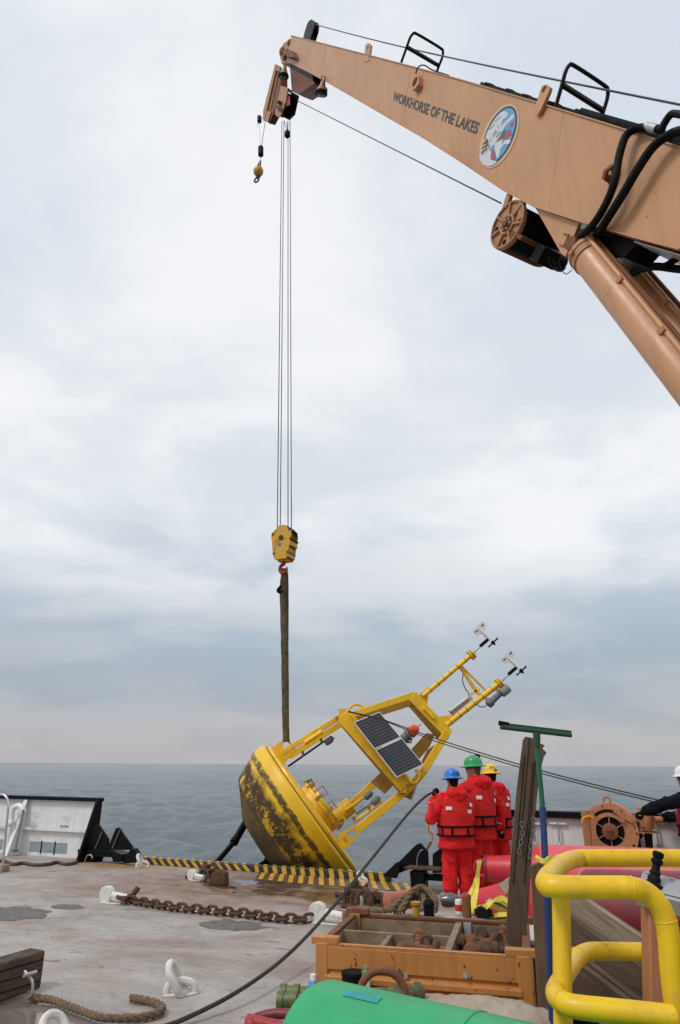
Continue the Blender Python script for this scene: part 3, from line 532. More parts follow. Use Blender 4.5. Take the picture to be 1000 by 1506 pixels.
# chain guide beside it
cgd = thing('chain_guide', 'black steel chain guide with triangular fins at the end of the left bulwark', 'chain guide', S(uL+0.3, -0.4))
v_ = -0.35
q = MB(); q.prism([SV(x, y, v_) for x, y in ((114, 1249), (164, 1251), (180, 1257), (178, 1268), (166, 1268), (164, 1261), (140, 1260), (136, 1270), (114, 1270))], W*0.28); q.build('base_frame', M['black'], cgd, bevel=0.008)
q = MB(); q.prism([SV(x, y, v_+0.05) for x, y in ((141, 1212), (144, 1212), (159, 1234), (158, 1250), (128, 1250))], W*0.05); q.build('fin', M['black'], cgd, bevel=0.005)
q = MB(); q.prism([SV(x, y, v_+0.05) for x, y in ((170, 1218), (174, 1217), (195, 1247), (194, 1250), (157, 1250))], W*0.05); q.build('fin', M['black'], cgd, bevel=0.005)
q = MB(); q.prism([SV(x, y, v_-0.04) for x, y in ((192, 1248), (197, 1248), (209, 1268), (180, 1270))], W*0.12); q.build('fin', M['black'], cgd, bevel=0.005)
for x0_, y0_, x1_, y1_ in ((176, 1222, 165, 1248), (150, 1224, 140, 1248)):
    q = MB(); q.cyl(SV(x0_, y0_, v_+0.03), SV(x1_, y1_, v_+0.03), 0.012, n=8); q.build('rib', M['gry'], cgd)
q = MB(); q.tube([SV(x, y, v_-0.03) for x, y in ((124, 1268), (128, 1258), (134, 1257), (136, 1262))], 0.012, 6); q.build('wire_loop', M['galv'], cgd)
# swan-neck vent and stainless handrail
q = MB(); pp = [SV(x, y, -0.30) for x, y in ((16, 1212), (17, 1200), (20, 1189), (27, 1185), (33, 1189), (35, 1196))]
vt = thing('swan_neck_vent', 'white swan neck vent pipe beside the left bulwark', 'vent', S(uv(pp[0])[0], -0.3))
q.tube(spline([V((pp[0].x, pp[0].y, 0.0))]+pp, 6), 0.055, 12); q.build('pipe', M['white'], vt)
q = MB(); q.lathe([(0.075, 0), (0.085, 0.02), (0.085, 0.07), (0.06, 0.10)], pp[0]-Z*0.02, (0, 0, 1), 18); q.build('vent_head', M['white'], vt)
q = MB(); a_ = SV(34, 1193, -0.34); b_ = SV(22, 1251, -0.6); q.cyl(a_, b_, 0.022, n=10); q.lathe([(0.02, 0), (0.06, 0.01), (0.07, 0.05), (0.03, 0.07)], b_-Z*0.03, (0, 0, 1), 14); q.lathe([(0.02, 0), (0.035, 0.02), (0.02, 0.05)], a_-Z*0.02, (0, 0, 1), 12)
tag(q.build('brace_strut', M['gry']), 'thin dark strut with flared foot leaning by the swan neck vent', 'strut')
vr = uv(atZ(4, 1282, 0))[1]
hr = thing('handrail', 'stainless steel tube handrail at the left edge of the picture', 'handrail', S(uv(SV(4, 1280, vr))[0], vr))
q = MB(); q.tube(spline([SV(x, y, vr) for x, y in ((4, 1278), (6, 1250), (11, 1200), (12, 1182), (8, 1171), (-4, 1168), (-60, 1164), (-72, 1172), (-78, 1278))], 6), 0.021, 10); q.build('rail_tube', M['steel'], hr)
q = MB(); q.cyl(SV(10, 1216, vr), SV(-76, 1213, vr), 0.014, n=8); q.build('middle_bar', M['steel'], hr)
for x_ in (4, -78):
    c_ = SV(x_, 1281, vr); q = MB(); q.box(V((c_.x, c_.y, 0.06)), (0.16, 0.16, 0.12), SR); q.build('foot_block', M['wood2'], hr, bevel=0.01)
# old hose along the foot of the bulwark
q = MB(); pts = [atZ(x, y, 0.03) for x, y in ((-20, 1266), (5, 1266), (20, 1271), (34, 1269), (50, 1272), (70, 1271), (84, 1268), (98, 1271), (113, 1268))]
q.tube(spline(pts, 5), 0.03, 8); tag(q.build('old_hose', mat('rotten_hose', (0.09, 0.055, 0.04), 0.8, var=0.4, scale=12)), 'rust brown old hose lying along the foot of the left bulwark', 'hose')

# right bulwark
uR, _ = uv(SV(722, 1230, 0)); uE = uR+9.0
br = thing('bulwark', 'white ship bulwark with black cap rail behind the winch, right of the red crew', 'bulwark', S(uR+3, 0))
q = MB(); q.box(S((uR+uE)/2, 0, BH/2), (uE-uR, pt, BH), SR); q.build('plating', M['white'], br)
q = MB(); q.box(S((uR+uE)/2, -0.02, BH+0.02), (uE-uR, 0.17, 0.10), SR); q.build('cap_rail', M['black'], br, bevel=0.012)
q = MB(); q.box(S((uR+uE)/2, -0.03, 0.06), (uE-uR, 0.05, 0.012), SR); q.build('stiffener', M['white'], br)
for uk in (uR+0.02, uR+2.9, uR+5.2):
    q = MB(); knee(q, uk, 0.014, 0.07, 0.36); q.build('knee_brace', M['white'], br)
for px in (786, 821, 965):
    p = SV(px, 1216, -0.05); q = MB(); q.box(p+Z*0.05, (0.26, 0.02, 0.03), SR); q.build('dog_bracket', M['white'], br)
    q = MB(); q.cyl(p+Z*0.06-W*0.03, p-Z*0.24-W*0.03, 0.013, n=8); q.lathe([(0.02, 0), (0.035, 0.01), (0.03, 0.04), (0.015, 0.06)], p-Z*0.28-W*0.03, (0, 0, 1), 12); q.build('dog_bolt', M['galv'], br)
for px, py in ((745, 1211), (756, 1212)):
    p = SV(px, py, -0.03); q = MB(); q.torus(p, W, 0.025, 0.008, 14, 6); q.build('ring', M['white'], br)

# chain stopper frame by the crew
cs = thing('chain_guide', 'black steel chain guide with triangular fins beside the crew in red', 'chain guide', S(uv(SV(612, 1290, -0.3))[0], -0.3))
v_ = -0.30
q = MB(); q.prism([SV(x, y, v_+0.1) for x, y in ((577, 1277), (612, 1242), (618, 1240), (629, 1252), (630, 1279), (600, 1279), (588, 1284), (578, 1284))], W*0.05); q.build('fin', M['black'], cs, bevel=0.006)
q = MB(); q.prism([SV(x, y, v_-0.02) for x, y in ((562, 1288), (583, 1268), (588, 1274), (582, 1292))], W*0.10); q.build('fin', M['black'], cs, bevel=0.006)
q = MB(); q.prism([SV(x, y, v_+0.1) for x, y in ((636, 1256), (660, 1238), (668, 1262), (660, 1284), (636, 1284))], W*0.06); q.build('fin', M['black'], cs, bevel=0.006)
q = MB(); a_ = SV(597, 1277, v_-0.12); b_ = SV(648, 1278, v_-0.12); q.box((a_+b_)/2+W*0.1, ((b_-a_).length, 0.34, 0.035), SR); q.build('shelf', M['rust'], cs, bevel=0.006)
q = MB(); q.prism([SV(x, y, v_-0.15) for x, y in ((602, 1281), (624, 1281), (625, 1308), (604, 1309))], W*0.22); q.build('block', M['black'], cs, bevel=0.02)
q = MB(); q.box(SV(640, 1290, v_+0.02), (0.6, 0.16, 0.09), SR); q.build('foot_beam', M['black'], cs, bevel=0.01)
q = MB(); q.tube(spline([SV(x, y, v_-0.12) for x, y in ((613, 1276), (614, 1262), (618, 1252), (622, 1250))], 5), 0.014, 7); q.build('lever', M['gry'], cs)
# black props between buoy and deck edge
for pts, lab in ((((362, 1208, 15.4), (345, 1238, 15.0), (314, 1276, 14.5)), 'long black telescopic prop leaning from the buoy hull to the deck edge'), (((412, 1246, 15.2), (395, 1266, 14.7), (376, 1280, 14.2)), 'short black prop under the buoy hull at the striped kerb')):
    P3 = [atY(*p) for p in pts]; P3[2].z = max(P3[2].z, 0.03)
    t_ = thing('prop', lab, 'prop', P3[2])
    q = MB(); q.cyl(P3[0], P3[1], 0.075, n=14); q.build('sleeve', M['black'], t_)
    q = MB(); q.cyl(P3[1]+(P3[0]-P3[1])*0.06, P3[2], 0.052, n=14); q.build('rod', M['black'], t_)
    q = MB(); q.lathe([(0.085, 0), (0.09, 0.03), (0.085, 0.09), (0.06, 0.1)], P3[1]-(P3[1]-P3[2]).normalized()*0.03, P3[0]-P3[1], 14); q.build('collar', M['black'], t_)
# ------------------------------------------------------------------ crane
BT = atY(430, 75, 14.3); BE = CAM+ray(1000, 290)*6.95
bh_ = V((BE.x-BT.x, BE.y-BT.y, 0)); BN = V((-bh_.y, bh_.x, 0)).normalized()
if BN.dot(CAM-BT) < 0: BN = -BN
BW = 0.78                                              # boom width
def B(x, y, off=0.0): return atP(x, y, BT+BN*off, BN)
BD = (B(1000, 216)-B(428, 52)).normalized()            # down the boom
BU = BD.cross(BN).normalized()
if BU.z < 0: BU = -BU                                  # up, square to the boom
far = -BN*BW
piv = BE+BD*4.0
crane = thing('crane', 'tan deck crane whose boom reaches across the sky, lettered WORKHORSE OF THE LAKES', 'crane', V((piv.x+0.3, piv.y-0.3, 0)))
TOP = [(428, 52), (470, 62.5), (547, 82), (612, 99), (680, 117.5), (789, 150), (900, 184), (1000, 216), (1230, 291)]
BOT = [(1230, 437), (1000, 368), (929, 349), (848, 325), (784, 304), (741, 281), (680, 240), (622, 203), (575, 176), (510, 138), (459, 109), (421, 90)]
q = MB(); q.prism([B(x, y) for x, y in TOP+BOT], far); boom = q.build('boom', M['tan'], crane, bevel=0.008)
def strip(mb, px, wdt, proud, shift=0.0):
    for i in range(len(px)-1):
        a, b = B(*px[i])+BU*shift, B(*px[i+1])+BU*shift
        mb.bar(a+BN*(proud/2), b+BN*(proud/2), proud, wdt, BN)
# flange lips along both edges, side seams
q = MB(); strip(q, TOP, 0.030, 0.014, -0.004); q.build('flange', M['tan'], boom)
q = MB(); strip(q, BOT[1:], 0.035, 0.016, 0.006); q.build('flange', M['tan'], boom)
for xt, xb in (((436, 56), (422, 82)), ((480, 66), (470, 113)), ((605, 98), (590, 184)), ((830, 163), (805, 309))):
    q = MB(); a, b = B(*xt)-BU*0.03, B(*xb)+BU*0.03; q.bar(a, b, 0.014, 0.005, BN); q.build('weld_seam', M['tan'], boom)
# pale underside plate near the root
q = MB(); a, b = B(928, 350)-BU*0.01, B(1228, 437)-BU*0.01; q.add([a-BN*0.06, b-BN*0.06, b+far*0.94, a+far*0.94], [(0, 1, 2, 3)]); q.prism([a-BN*0.06, b-BN*0.06, b+far*0.94, a+far*0.94], -BU*0.012); q.build('underside_plate', mat('pale_underside', (0.50, 0.49, 0.48), 0.4, var=0.06), boom)
# lettering
quad = [B(576.5, 148.5, 0.004), B(700.5, 198, 0.004), B(706.5, 180.5, 0.004), B(579.5, 134, 0.004)]
vsT, fsT = text_polys('WORKHORSE OF THE LAKES', 0.03)
q = MB(); q.add([(quad[0]*(1-x)+quad[1]*x)*(1-y)+(quad[3]*(1-x)+quad[2]*x)*y for x, y in vsT], fsT); q.build('lettering', M['text'], boom)
# emblem: an oval badge, drawn in flat layers
def ell(cx, cy, a, b, tilt, n=48):
    return [(cx+a*math.cos(t)*math.cos(tilt)-b*math.sin(t)*math.sin(tilt), cy+a*math.cos(t)*math.sin(tilt)+b*math.sin(t)*math.cos(tilt)) for t in [2*math.pi*i/n for i in range(n)]]
def Z1(x, y): return (690+x*0.09, 140+y*0.09)           # coordinates read off an enlarged view
emb = None
tl = R_(-67)
def layer(name, pts, m, lift):
    global emb
    q = MB(); q.prism([B(x, y, 0.003) for x, y in pts], BN*lift); o = q.build(name, m, crane if emb is None else emb)
    if emb is None: emb = o
layer('emblem', ell(734.5, 200.5, 50.5, 23.5, tl), M['e_cream'], 0.004)
layer('border', ell(735, 199.5, 46.5, 20.3, tl), M['e_navy'], 0.006)
layer('field', ell(735.3, 199.5, 43, 17.6, tl), M['e_blue'], 0.008)
layer('stripes', [Z1(*p) for p in ((235, 730), (300, 700), (360, 870), (250, 960), (215, 950))], M['e_cream'], 0.010)
for k in range(3):
    layer('dark_stripe', [Z1(*p) for p in ((212+8*k-4, 960-70*k), (220+8*k, 930-70*k), (300+10*k, 850-60*k), (300+10*k, 890-60*k))], M['e_navy'], 0.012)
layer('white_head', [Z1(*p) for p in ((275, 800), (265, 720), (300, 610), (370, 480), (450, 360), (520, 290), (590, 262), (645, 300), (625, 360), (560, 400), (570, 470), (640, 400), (720, 310), (745, 320), (735, 380), (690, 410), (600, 500), (545, 600), (520, 680), (430, 790), (360, 860), (320, 860))], M['e_white'], 0.010)
for p in (((440, 560), (470, 600), (400, 700), (390, 660)), ((300, 790), (340, 780), (330, 830)), ((540, 430), (570, 410), (560, 480), (530, 520)), ((360, 700), (380, 760), (350, 750)), ((500, 600), (560, 600), (450, 710), (440, 690)), ((330, 560), (420, 470), (425, 480), (345, 580)), ((420, 430), (520, 350), (524, 360), (430, 445)), ((470, 500), (510, 560), (500, 565), (462, 515))):
    layer('shading', [Z1(*a) for a in p], M['e_grey'], 0.012)
layer('teal_band', [Z1(*p) for p in ((430, 790), (560, 600), (590, 560), (640, 620), (560, 720), (500, 860), (430, 860))], M['e_teal'], 0.011)
layer('compass_star', [Z1(*p) for p in ((640, 580), (680, 560), (700, 600), (660, 650), (640, 720), (590, 745), (570, 720), (600, 660))], M['e_red'], 0.013)
layer('compass_point', [Z1(*p) for p in ((735, 420), (715, 510), (675, 525), (690, 470))], M['e_red'], 0.013)
layer('compass_point', [Z1(*p) for p in ((660, 640), (715, 650), (705, 665), (655, 665))], M['e_red'], 0.013)
layer('grey_arm', [Z1(*p) for p in ((420, 800), (520, 740), (560, 720), (520, 900), (480, 1040), (450, 1000))], M['e_white'], 0.012)
layer('cloud', [Z1(*p) for p in ((525, 880), (530, 820), (600, 740), (660, 725), (690, 760), (650, 810), (580, 810))], M['e_white'], 0.013)
layer('red_sash', [Z1(*p) for p in ((390, 880), (440, 960), (430, 1050), (380, 1070), (370, 960))], M['e_red'], 0.014)
layer('foam', [Z1(*p) for p in ((175, 975), (250, 970), (330, 900), (370, 930), (360, 1060), (420, 1080), (470, 1090), (400, 1150), (320, 1165), (240, 1140), (185, 1060))], M['e_white'], 0.014)
# lugs
def lug(px, hole, hr, off, th, m=M['tan']):
    q = MB(); q.plate([B(x, y, off) for x, y in px], BN*th, B(*hole, off), hr); return q.build('lifting_lug', m, boom, bevel=0.006)
lug(((537, 92), (540, 68), (542.5, 65), (546, 65), (548, 68), (545, 90), (541, 94)), (543.6, 72), 0.035, -0.04, 0.05)
lug(((612, 130), (611, 119), (614, 113), (619, 112), (622, 116), (622, 127), (617, 134), (613, 136)), (616.5, 124), 0.085, 0.0, 0.10)
lug(((789, 166), (800, 130), (804, 127), (809, 127), (813, 131), (811, 138), (799, 164), (794, 172)), (804, 134), 0.045, 0.01, 0.05)
q = MB(); c = B(902, 257, 0.0); q.plate([c+BU*0.09-BD*0.06, c+BU*0.09+BN*0.10-BD*0.06, c+BN*0.15-BD*0.02, c-BU*0.09+BN*0.12, c-BU*0.10], BD*0.05, c+BN*0.08, 0.03); q.build('lifting_lug', M['brown'], boom)
q = MB(); q.tube(spline([B(x, y, o_) for x, y, o_ in ((612, 117, 0.05), (612, 106, 0.1), (616, 98, 0.1), (624, 96, 0.0), (636, 103, -0.1), (660, 111, -0.15))], 6), 0.012, 6); q.build('cable_loop', M['rubber'], boom)
# grab hoops standing across the top
for base, top, in (((590, 92), (606.5, 46)), ((817, 158), (836, 91))):
    b0, t0 = B(*base), B(*top); b1, t1 = b0+far, t0+far
    hp = MB(); r0 = 0.12
    hp.tube(spline([b0, b0+(t0-b0)*0.5, t0-(t0-b0).normalized()*r0, t0-(t0-b0).normalized()*0.03+far*0.04, t0+far*0.15, t1-far*0.15, t1-(t1-b1).normalized()*0.03-far*0.04, t1-(t1-b1).normalized()*r0, b1+(t1-b1)*0.5, b1], 4), 0.026, 8)
    ho = hp.build('grab_hoop', M['black'], boom)
    hp = MB(); hp.bar(b0+(t0-b0)*0.5, b1+(t1-b1)*0.5, 0.05, 0.06); hp.build('cross_bar', M['black'], ho)
# cable tray on top
q = MB(); a, b = B(700, 122)-BN*0.12+BU*0.025, B(1100, 247)-BN*0.12+BU*0.035
q.bar(a, b, 0.10, 0.05, BU)
for k in range(9):
    p = a+(b-a)*(0.03+0.085*k+0.05*random.random()); q.box(p+BU*0.015, (0.10, 0.04+0.02*random.random(), 0.12+0.2*random.random()), rotm(BD, BU))
q.build('cable_tray', M['black'], boom)
q = MB(); a, b = B(855, 168, -0.12)+BU*0.02, B(1100, 246, -0.12)+BU*0.05; q.bar(a, b, 0.08, 0.10, BN); q.build('valve_rail', M['black'], boom)
q = MB(); a = B(975, 186, 0.0); q.tube(spline([a-BU*0.05, a+BU*0.10, a+BU*0.14+BD*0.08, a+BU*0.14+BD*0.4], 4), 0.04, 8); q.build('pipe_elbow', M['black'], boom)
q = MB(); a = B(966, 190, 0.06); q.cyl(a-BD*0.18, a, 0.048, n=12); q.build('hose_fitting', M['galv'], boom)
# ribbed hoses
def ribbed(pts, r, name='hydraulic_hose'):
    sp_ = spline(pts, 22); q = MB(); rs = [r*(1.0 if i % 2 else 0.93) for i in range(len(sp_))]; q.tube(sp_, rs, 10); return q.build(name, M['rubber'], crane)
ribbed([B(x, y, o_) for x, y, o_ in ((849, 352, -0.25), (856, 346, 0.02), (874, 328, 0.12), (892, 298, 0.15), (904, 266, 0.17), (911, 228, 0.15), (920, 201, 0.12), (934, 190, 0.08), (952, 188, 0.06), (975, 191, 0.04))], 0.046)
ribbed([B(x, y, o_) for x, y, o_ in ((868, 352, -0.3), (880, 342, 0.0), (897, 316, 0.13), (917, 284, 0.15), (937, 250, 0.15), (958, 219, 0.14), (978, 202, 0.12), (1005, 192, 0.08), (1060, 196, 0.0))], 0.050)
ribbed([B(x, y, o_) for x, y, o_ in ((918, 366, -0.5), (935, 380, -0.45), (952, 391, -0.4), (975, 392, -0.4), (990, 384, -0.4), (1003, 374, -0.4))], 0.040)
ribbed([B(x, y, o_) for x, y, o_ in ((930, 402, -0.6), (945, 395, -0.55), (965, 392, -0.5), (1000, 396, -0.5), (1060, 402, -0.5))], 0.046)
# gusset, cylinder head bracket
for o_ in (-0.04, -BW+0.04):
    q = MB(); q.prism([B(x, y)+BN*o_ for x, y in ((783, 303), (848, 326), (828, 376), (822, 372))], -BN*0.05); q.build('gusset', M['tan'], boom, bevel=0.006)
q = MB(); q.tube([B(x, y, -0.03) for x, y in ((829, 343), (836, 345), (829, 362), (823, 359))], 0.012, 6); q.build('gusset_handle', M['tan2'], boom)
q = MB(); q.prism([B(x, y)-BN*0.15 for x, y in ((848, 326), (925, 349), (905, 372), (880, 372), (848, 350))], far*0.5); q.build('cylinder_bracket', M['black'], boom, bevel=0.01)
# lift cylinders
def lift_cyl(off):
    sh = BN*off
    def G(x, y): return B(x, y, 0)+sh
    a = G(853, 369); b = G(1004, 560); dirv = (b-a).normalized(); b = a+dirv*4.9
    t = MB(); t.cyl(a, b, 0.190, n=28); cy = t.build('lift_cylinder', M['tan'], crane, bevel=0.01)
    t = MB(); t.lathe([(0.10, -0.12), (0.16, -0.10), (0.205, -0.03), (0.212, 0.0), (0.212, 0.03), (0.20, 0.04), (0.20, 0.10), (0.207, 0.11), (0.207, 0.14), (0.190, 0.15)], a, dirv, 28); t.build('gland', M['tan2'], cy)
    side = dirv.cross(BN).normalized()
    if side.z < 0: side = -side
    for k, (s1, o1, r1, m) in enumerate(((0.165, 0.115, 0.030, M['tan']), (0.20, 0.03, 0.024, M['brown']), (0.175, -0.06, 0.03, M['tan2']))):
        t = MB(); p = a+side*s1+BN*o1; t.cyl(p-dirv*0.1, p+dirv*4.7, r1, n=10); t.build('pipe', m, cy)
    for k in range(4):
        t = MB(); p = a+dirv*(0.9+0.95*k)+side*0.15+BN*0.13; t.box(p, (0.07, 0.07, 0.06), rotm(dirv, BN)); t.build('pipe_clamp', M['tan2'], cy)
    t = MB(); p = a-dirv*0.12; t.cyl(p-BN*0.2, p+BN*0.2, 0.085, n=18); t.build('pin', M['brown'], cy)
    t = MB(); p = a+dirv*0.04+BN*0.19-side*0.05; t.cyl(p, p+BN*0.05, 0.03, n=10); t.build('port_plug', M['tan2'], cy)
    return b
cb0 = lift_cyl(-0.10); cb1 = lift_cyl(-0.86)
# hoist winch under the boom
wc = B(747, 331, -0.02)
q = MB(); q.lathe([(0.02, 0.0), (0.02, 0.0), (0.325, 0.0), (0.335, 0.015), (0.335, 0.05), (0.02, 0.05)], wc-BN*0.05, BN, 40); wn_ = q.build('hoist_winch', M['tan2'], crane, bevel=0.006)
for k in range(7):
    an = 2*math.pi*k/7+0.3; dv = BU*math.cos(an)+BD*math.sin(an)
    q = MB(); q.bar(wc+dv*0.13+BN*0.015, wc+dv*0.315+BN*0.015, 0.03, 0.035, BN); q.build('spoke', M['tan2'], wn_)
q = MB(); q.torus(wc+BN*0.012, BN, 0.32, 0.018, 36, 8); q.build('rim', M['tan2'], wn_)
q = MB(); q.torus(wc+BN*0.012, BN, 0.125, 0.024, 24, 8); q.build('hub_ring', M['tan2'], wn_)
q = MB(); q.lathe([(0.09, 0), (0.09, 0.03), (0.05, 0.04), (0.05, 0.07), (0.02, 0.08)], wc, BN, 18); q.build('hub', M['brown'], wn_)
for k in range(6):
    an = 2*math.pi*k/6; p = wc+(BU*math.cos(an)+BD*math.sin(an))*0.08+BN*0.03; q = MB(); q.cyl(p, p+BN*0.02, 0.014, n=6); q.build('bolt', M['galv'], wn_)
for an in (0.75, 2.6, 4.2):
    p = wc+(BU*math.cos(an)+BD*math.sin(an))*0.24; q = MB(); q.cyl(p, p+BN*0.006, 0.035, n=12); q.build('lightening_hole', M['black'], wn_)
q = MB(); q.cyl(wc-BN*0.06, wc-BN*0.70, 0.27, n=28); q.build('drum', M['rubber'], wn_)
for k in range(14):
    q = MB(); q.torus(wc-BN*(0.10+0.042*k), BN, 0.272, 0.020, 28, 6); q.build('rope_turn', M['rubber'], wn_)
q = MB(); q.lathe([(0.325, 0), (0.335, 0.02), (0.335, 0.05), (0.05, 0.06)], wc-BN*0.76, BN, 36); q.build('far_flange', M['brown'], wn_)
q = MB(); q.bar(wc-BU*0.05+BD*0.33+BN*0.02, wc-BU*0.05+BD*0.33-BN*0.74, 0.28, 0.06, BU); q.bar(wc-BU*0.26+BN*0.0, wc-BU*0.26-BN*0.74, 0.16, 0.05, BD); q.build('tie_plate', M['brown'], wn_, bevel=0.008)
for x, y, x2, y2 in ((748, 288, 741, 306), (766, 298, 764, 322)):
    for o_ in (0.0, -0.72):
        q = MB(); q.bar(B(x, y-4)+BN*(o_-0.03), B(x2, y2)+BN*(o_-0.03), 0.10, 0.06, BN); q.build('hanger', M['tan2'], wn_, bevel=0.006)
q = MB(); p = wc+BD*0.52-BU*0.12-BN*0.35; q.cyl(p+BN*0.05, p-BN*0.4, 0.12, n=18); q.box(p+BD*0.16+BN*0.02, (0.2, 0.22, 0.3), rotm(BN, BU)); q.build('winch_motor', M['black'], wn_, bevel=0.01)
for k in range(3):
    a = B(806+8*k, 378+3*k, -0.2); q = MB(); q.tube(spline([a, a-Z*0.12+BD*0.05, a-Z*0.14+BD*0.15, a+BD*0.3-Z*0.02], 5), 0.006, 5); q.build('lead_wire', M['rubber'], wn_)
# head of the boom
hd = []
q = MB(); q.prism([B(x, y)-BN*0.06 for x, y in ((428, 53), (414, 62), (408, 78), (411, 92), (424, 92))], far*0.84); head = q.build('boom_head', M['tan2'], crane, bevel=0.02)
for x, y, r, o_ in ((424, 62, 0.10, 0.03), (421, 75, 0.08, 0.04), (413, 74, 0.13, 0.0), (417, 84, 0.09, 0.05)):
    q = MB(); p = B(x, y, o_); q.cyl(p, p-BN*0.20, r, n=16); q.cyl(p+BN*0.03, p, r*0.55, n=12); q.build('head_pin', M['tan2'], head)
q = MB(); q.prism([B(x, y, 0.0) for x, y in ((419, 78), (436, 78), (440, 88), (430, 88))], BN*0.16); q.build('head_gusset', M['brown'], head, bevel=0.006)
# whip sheave standing on the tip
q = MB(); c0 = B(455, 47, -0.30)
pl = [(445, 58), (448, 46), (451.5, 35), (454.5, 30), (457.5, 28.5), (460.5, 30), (461.8, 34), (461, 42), (458, 52), (454, 63)]
q.prism([B(x, y, -0.30) for x, y in pl], -BN*0.05); sh = q.build('whip_sheave_cheek', M['black'], head, bevel=0.01)
q = MB(); q.prism([B(x, y, -0.30)-BN*0.13 for x, y in pl], -BN*0.05); q.build('cheek', M['black'], sh, bevel=0.01)
q = MB(); c1 = B(456.5, 40, -0.38); q.lathe([(0.20, -0.035), (0.17, -0.01), (0.17, 0.01), (0.20, 0.035)], c1, BN, 26); q.build('sheave', M['rubber'], sh)
# hanging sheave nest: brown wedge box, long jib arm, cheek plates, sheaves
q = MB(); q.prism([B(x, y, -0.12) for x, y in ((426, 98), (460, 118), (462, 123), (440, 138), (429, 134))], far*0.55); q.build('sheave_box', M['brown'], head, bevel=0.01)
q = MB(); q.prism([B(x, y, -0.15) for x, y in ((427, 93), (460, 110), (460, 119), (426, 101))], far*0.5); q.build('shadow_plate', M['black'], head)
jw = -0.20
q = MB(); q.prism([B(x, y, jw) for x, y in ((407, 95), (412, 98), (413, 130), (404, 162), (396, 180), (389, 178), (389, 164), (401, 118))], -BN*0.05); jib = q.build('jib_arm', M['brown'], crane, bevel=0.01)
q = MB(); q.prism([B(x, y, jw)+BN*0.012 for x, y in ((406, 95), (409, 96), (393, 166), (390, 178), (388.5, 177), (388.5, 164))], BN*0.03); q.build('edge_flange', M['tan2'], jib)
q = MB(); q.prism([B(x, y, jw)+BN*0.011 for x, y in ((391, 163), (400, 165), (395, 180), (389, 178))], BN*0.02); q.build('tip_plate', M['tan2'], jib)
q = MB(); q.prism([B(x, y, jw)+BN*0.011 for x, y in ((406, 95), (413, 98), (412, 106), (405, 104))], BN*0.02); q.build('root_plate', M['tan2'], jib)
q = MB(); q.prism([B(x, y, jw-0.06) for x, y in ((408, 98), (416, 104), (416, 128), (406, 166), (398, 181), (394, 180), (400, 150))], -BN*0.16); q.build('jib_web', M['brown'], jib)
q = MB(); q.prism([B(x, y, jw)+BN*0.012 for x, y in ((408, 112), (409, 112), (399, 160), (398, 160))], BN*0.01); q.build('slot', M['tan2'], jib)
q = MB(); q.prism([B(x, y, jw-0.30) for x, y in ((408, 150), (412, 160), (404, 178), (396, 182), (393, 179), (402, 168))], -BN*0.05); q.build('rear_cheek', M['black'], jib)
q = MB(); q.prism([B(x, y, -0.10) for x, y in ((413, 126), (423, 129), (420, 150), (412, 171), (408, 172), (404, 168), (405, 162))], -BN*0.05); chk = q.build('sheave_cheek', M['tan2'], crane, bevel=0.01)
q = MB(); q.prism([B(x, y, -0.095) for x, y in ((407, 155), (414, 158), (415, 164), (410, 163))], BN*0.03); q.build('key_plate', M['black'], chk)
q = MB(); q.cyl(B(411, 151, -0.09), B(411, 151, -0.02), 0.06, n=12); q.build('pin_cap', M['rust2'], chk)
for k, o_ in enumerate((-0.20, -0.29, -0.38, -0.47, -0.56)):
    q = MB(); q.lathe([(0.40, -0.036), (0.35, -0.01), (0.35, 0.01), (0.40, 0.036)], B(420, 152, o_), BN, 30); q.build('sheave', M['rubber'], chk)
q = MB(); q.prism([B(x, y, -0.55) for x, y in ((424, 132), (438, 140), (432, 168), (424, 176), (416, 172))], -BN*0.05); q.build('far_cheek', M['black'], chk)
q = MB(); q.prism([B(x, y, -0.145) for x, y in ((420, 143), (426, 141), (426, 154), (421, 156))], -BN*0.02); q.build('red_tag', M['hookred'], chk)
q = MB(); q.prism([B(x, y, -0.13) for x, y in ((423, 134), (428, 136.5), (427.5, 139), (422.5, 137))], -BN*0.02); q.build('white_tag', M['whitep'], chk)
# floodlights
def flood(px, top, lab, o_):
    p = B(*px, o_); t = B(*top, o_); ax = V((-0.15, 0.38, -0.92)).normalized()
    q = MB(); q.lathe([(0.02, -0.30), (0.045, -0.27), (0.06, -0.20), (0.10, -0.10), (0.135, -0.05), (0.145, 0.0), (0.145, 0.03), (0.12, 0.04)], p, ax, 24); fl = q.build('floodlight', M['tan2'], crane)
    q = MB(); q.lathe([(0.15, -0.02), (0.158, 0.0), (0.158, 0.04), (0.13, 0.045)], p, ax, 24); q.build('rim', M['rubber'], fl)
    q = MB(); q.lathe([(0.128, 0.0), (0.10, 0.02), (0.06, 0.03), (0.0005, 0.032)], p+ax*0.03, ax, 20); q.build('lens', M['lens'], fl)
    sd_ = BD
    q = MB(); q.tube([p-sd_*0.17, p-sd_*0.16+(t-p)*0.98, t+sd_*0.14, p+sd_*0.17], 0.014, 6); q.build('yoke', M['black'], fl)
flood((417, 111), (419, 94), 'a', 0.14); flood((472.5, 136), (476, 112), 'b', 0.06)
# whip line on top and hoist line below
q = MB(); a = B(463, 36, -0.40); b = B(1020, 158, -0.40)-BU*0.0
q.tube([a+(b-a)*t-Z*0.10*math.sin(math.pi*t) for t in [i/16 for i in range(17)]], 0.014, 6); q.build('whip_wire', M['wire'], crane)
q = MB(); q.tube([B(437, 148, -0.35), B(737, 299, -0.35)], 0.013, 6); q.build('hoist_wire', M['wire'], crane)
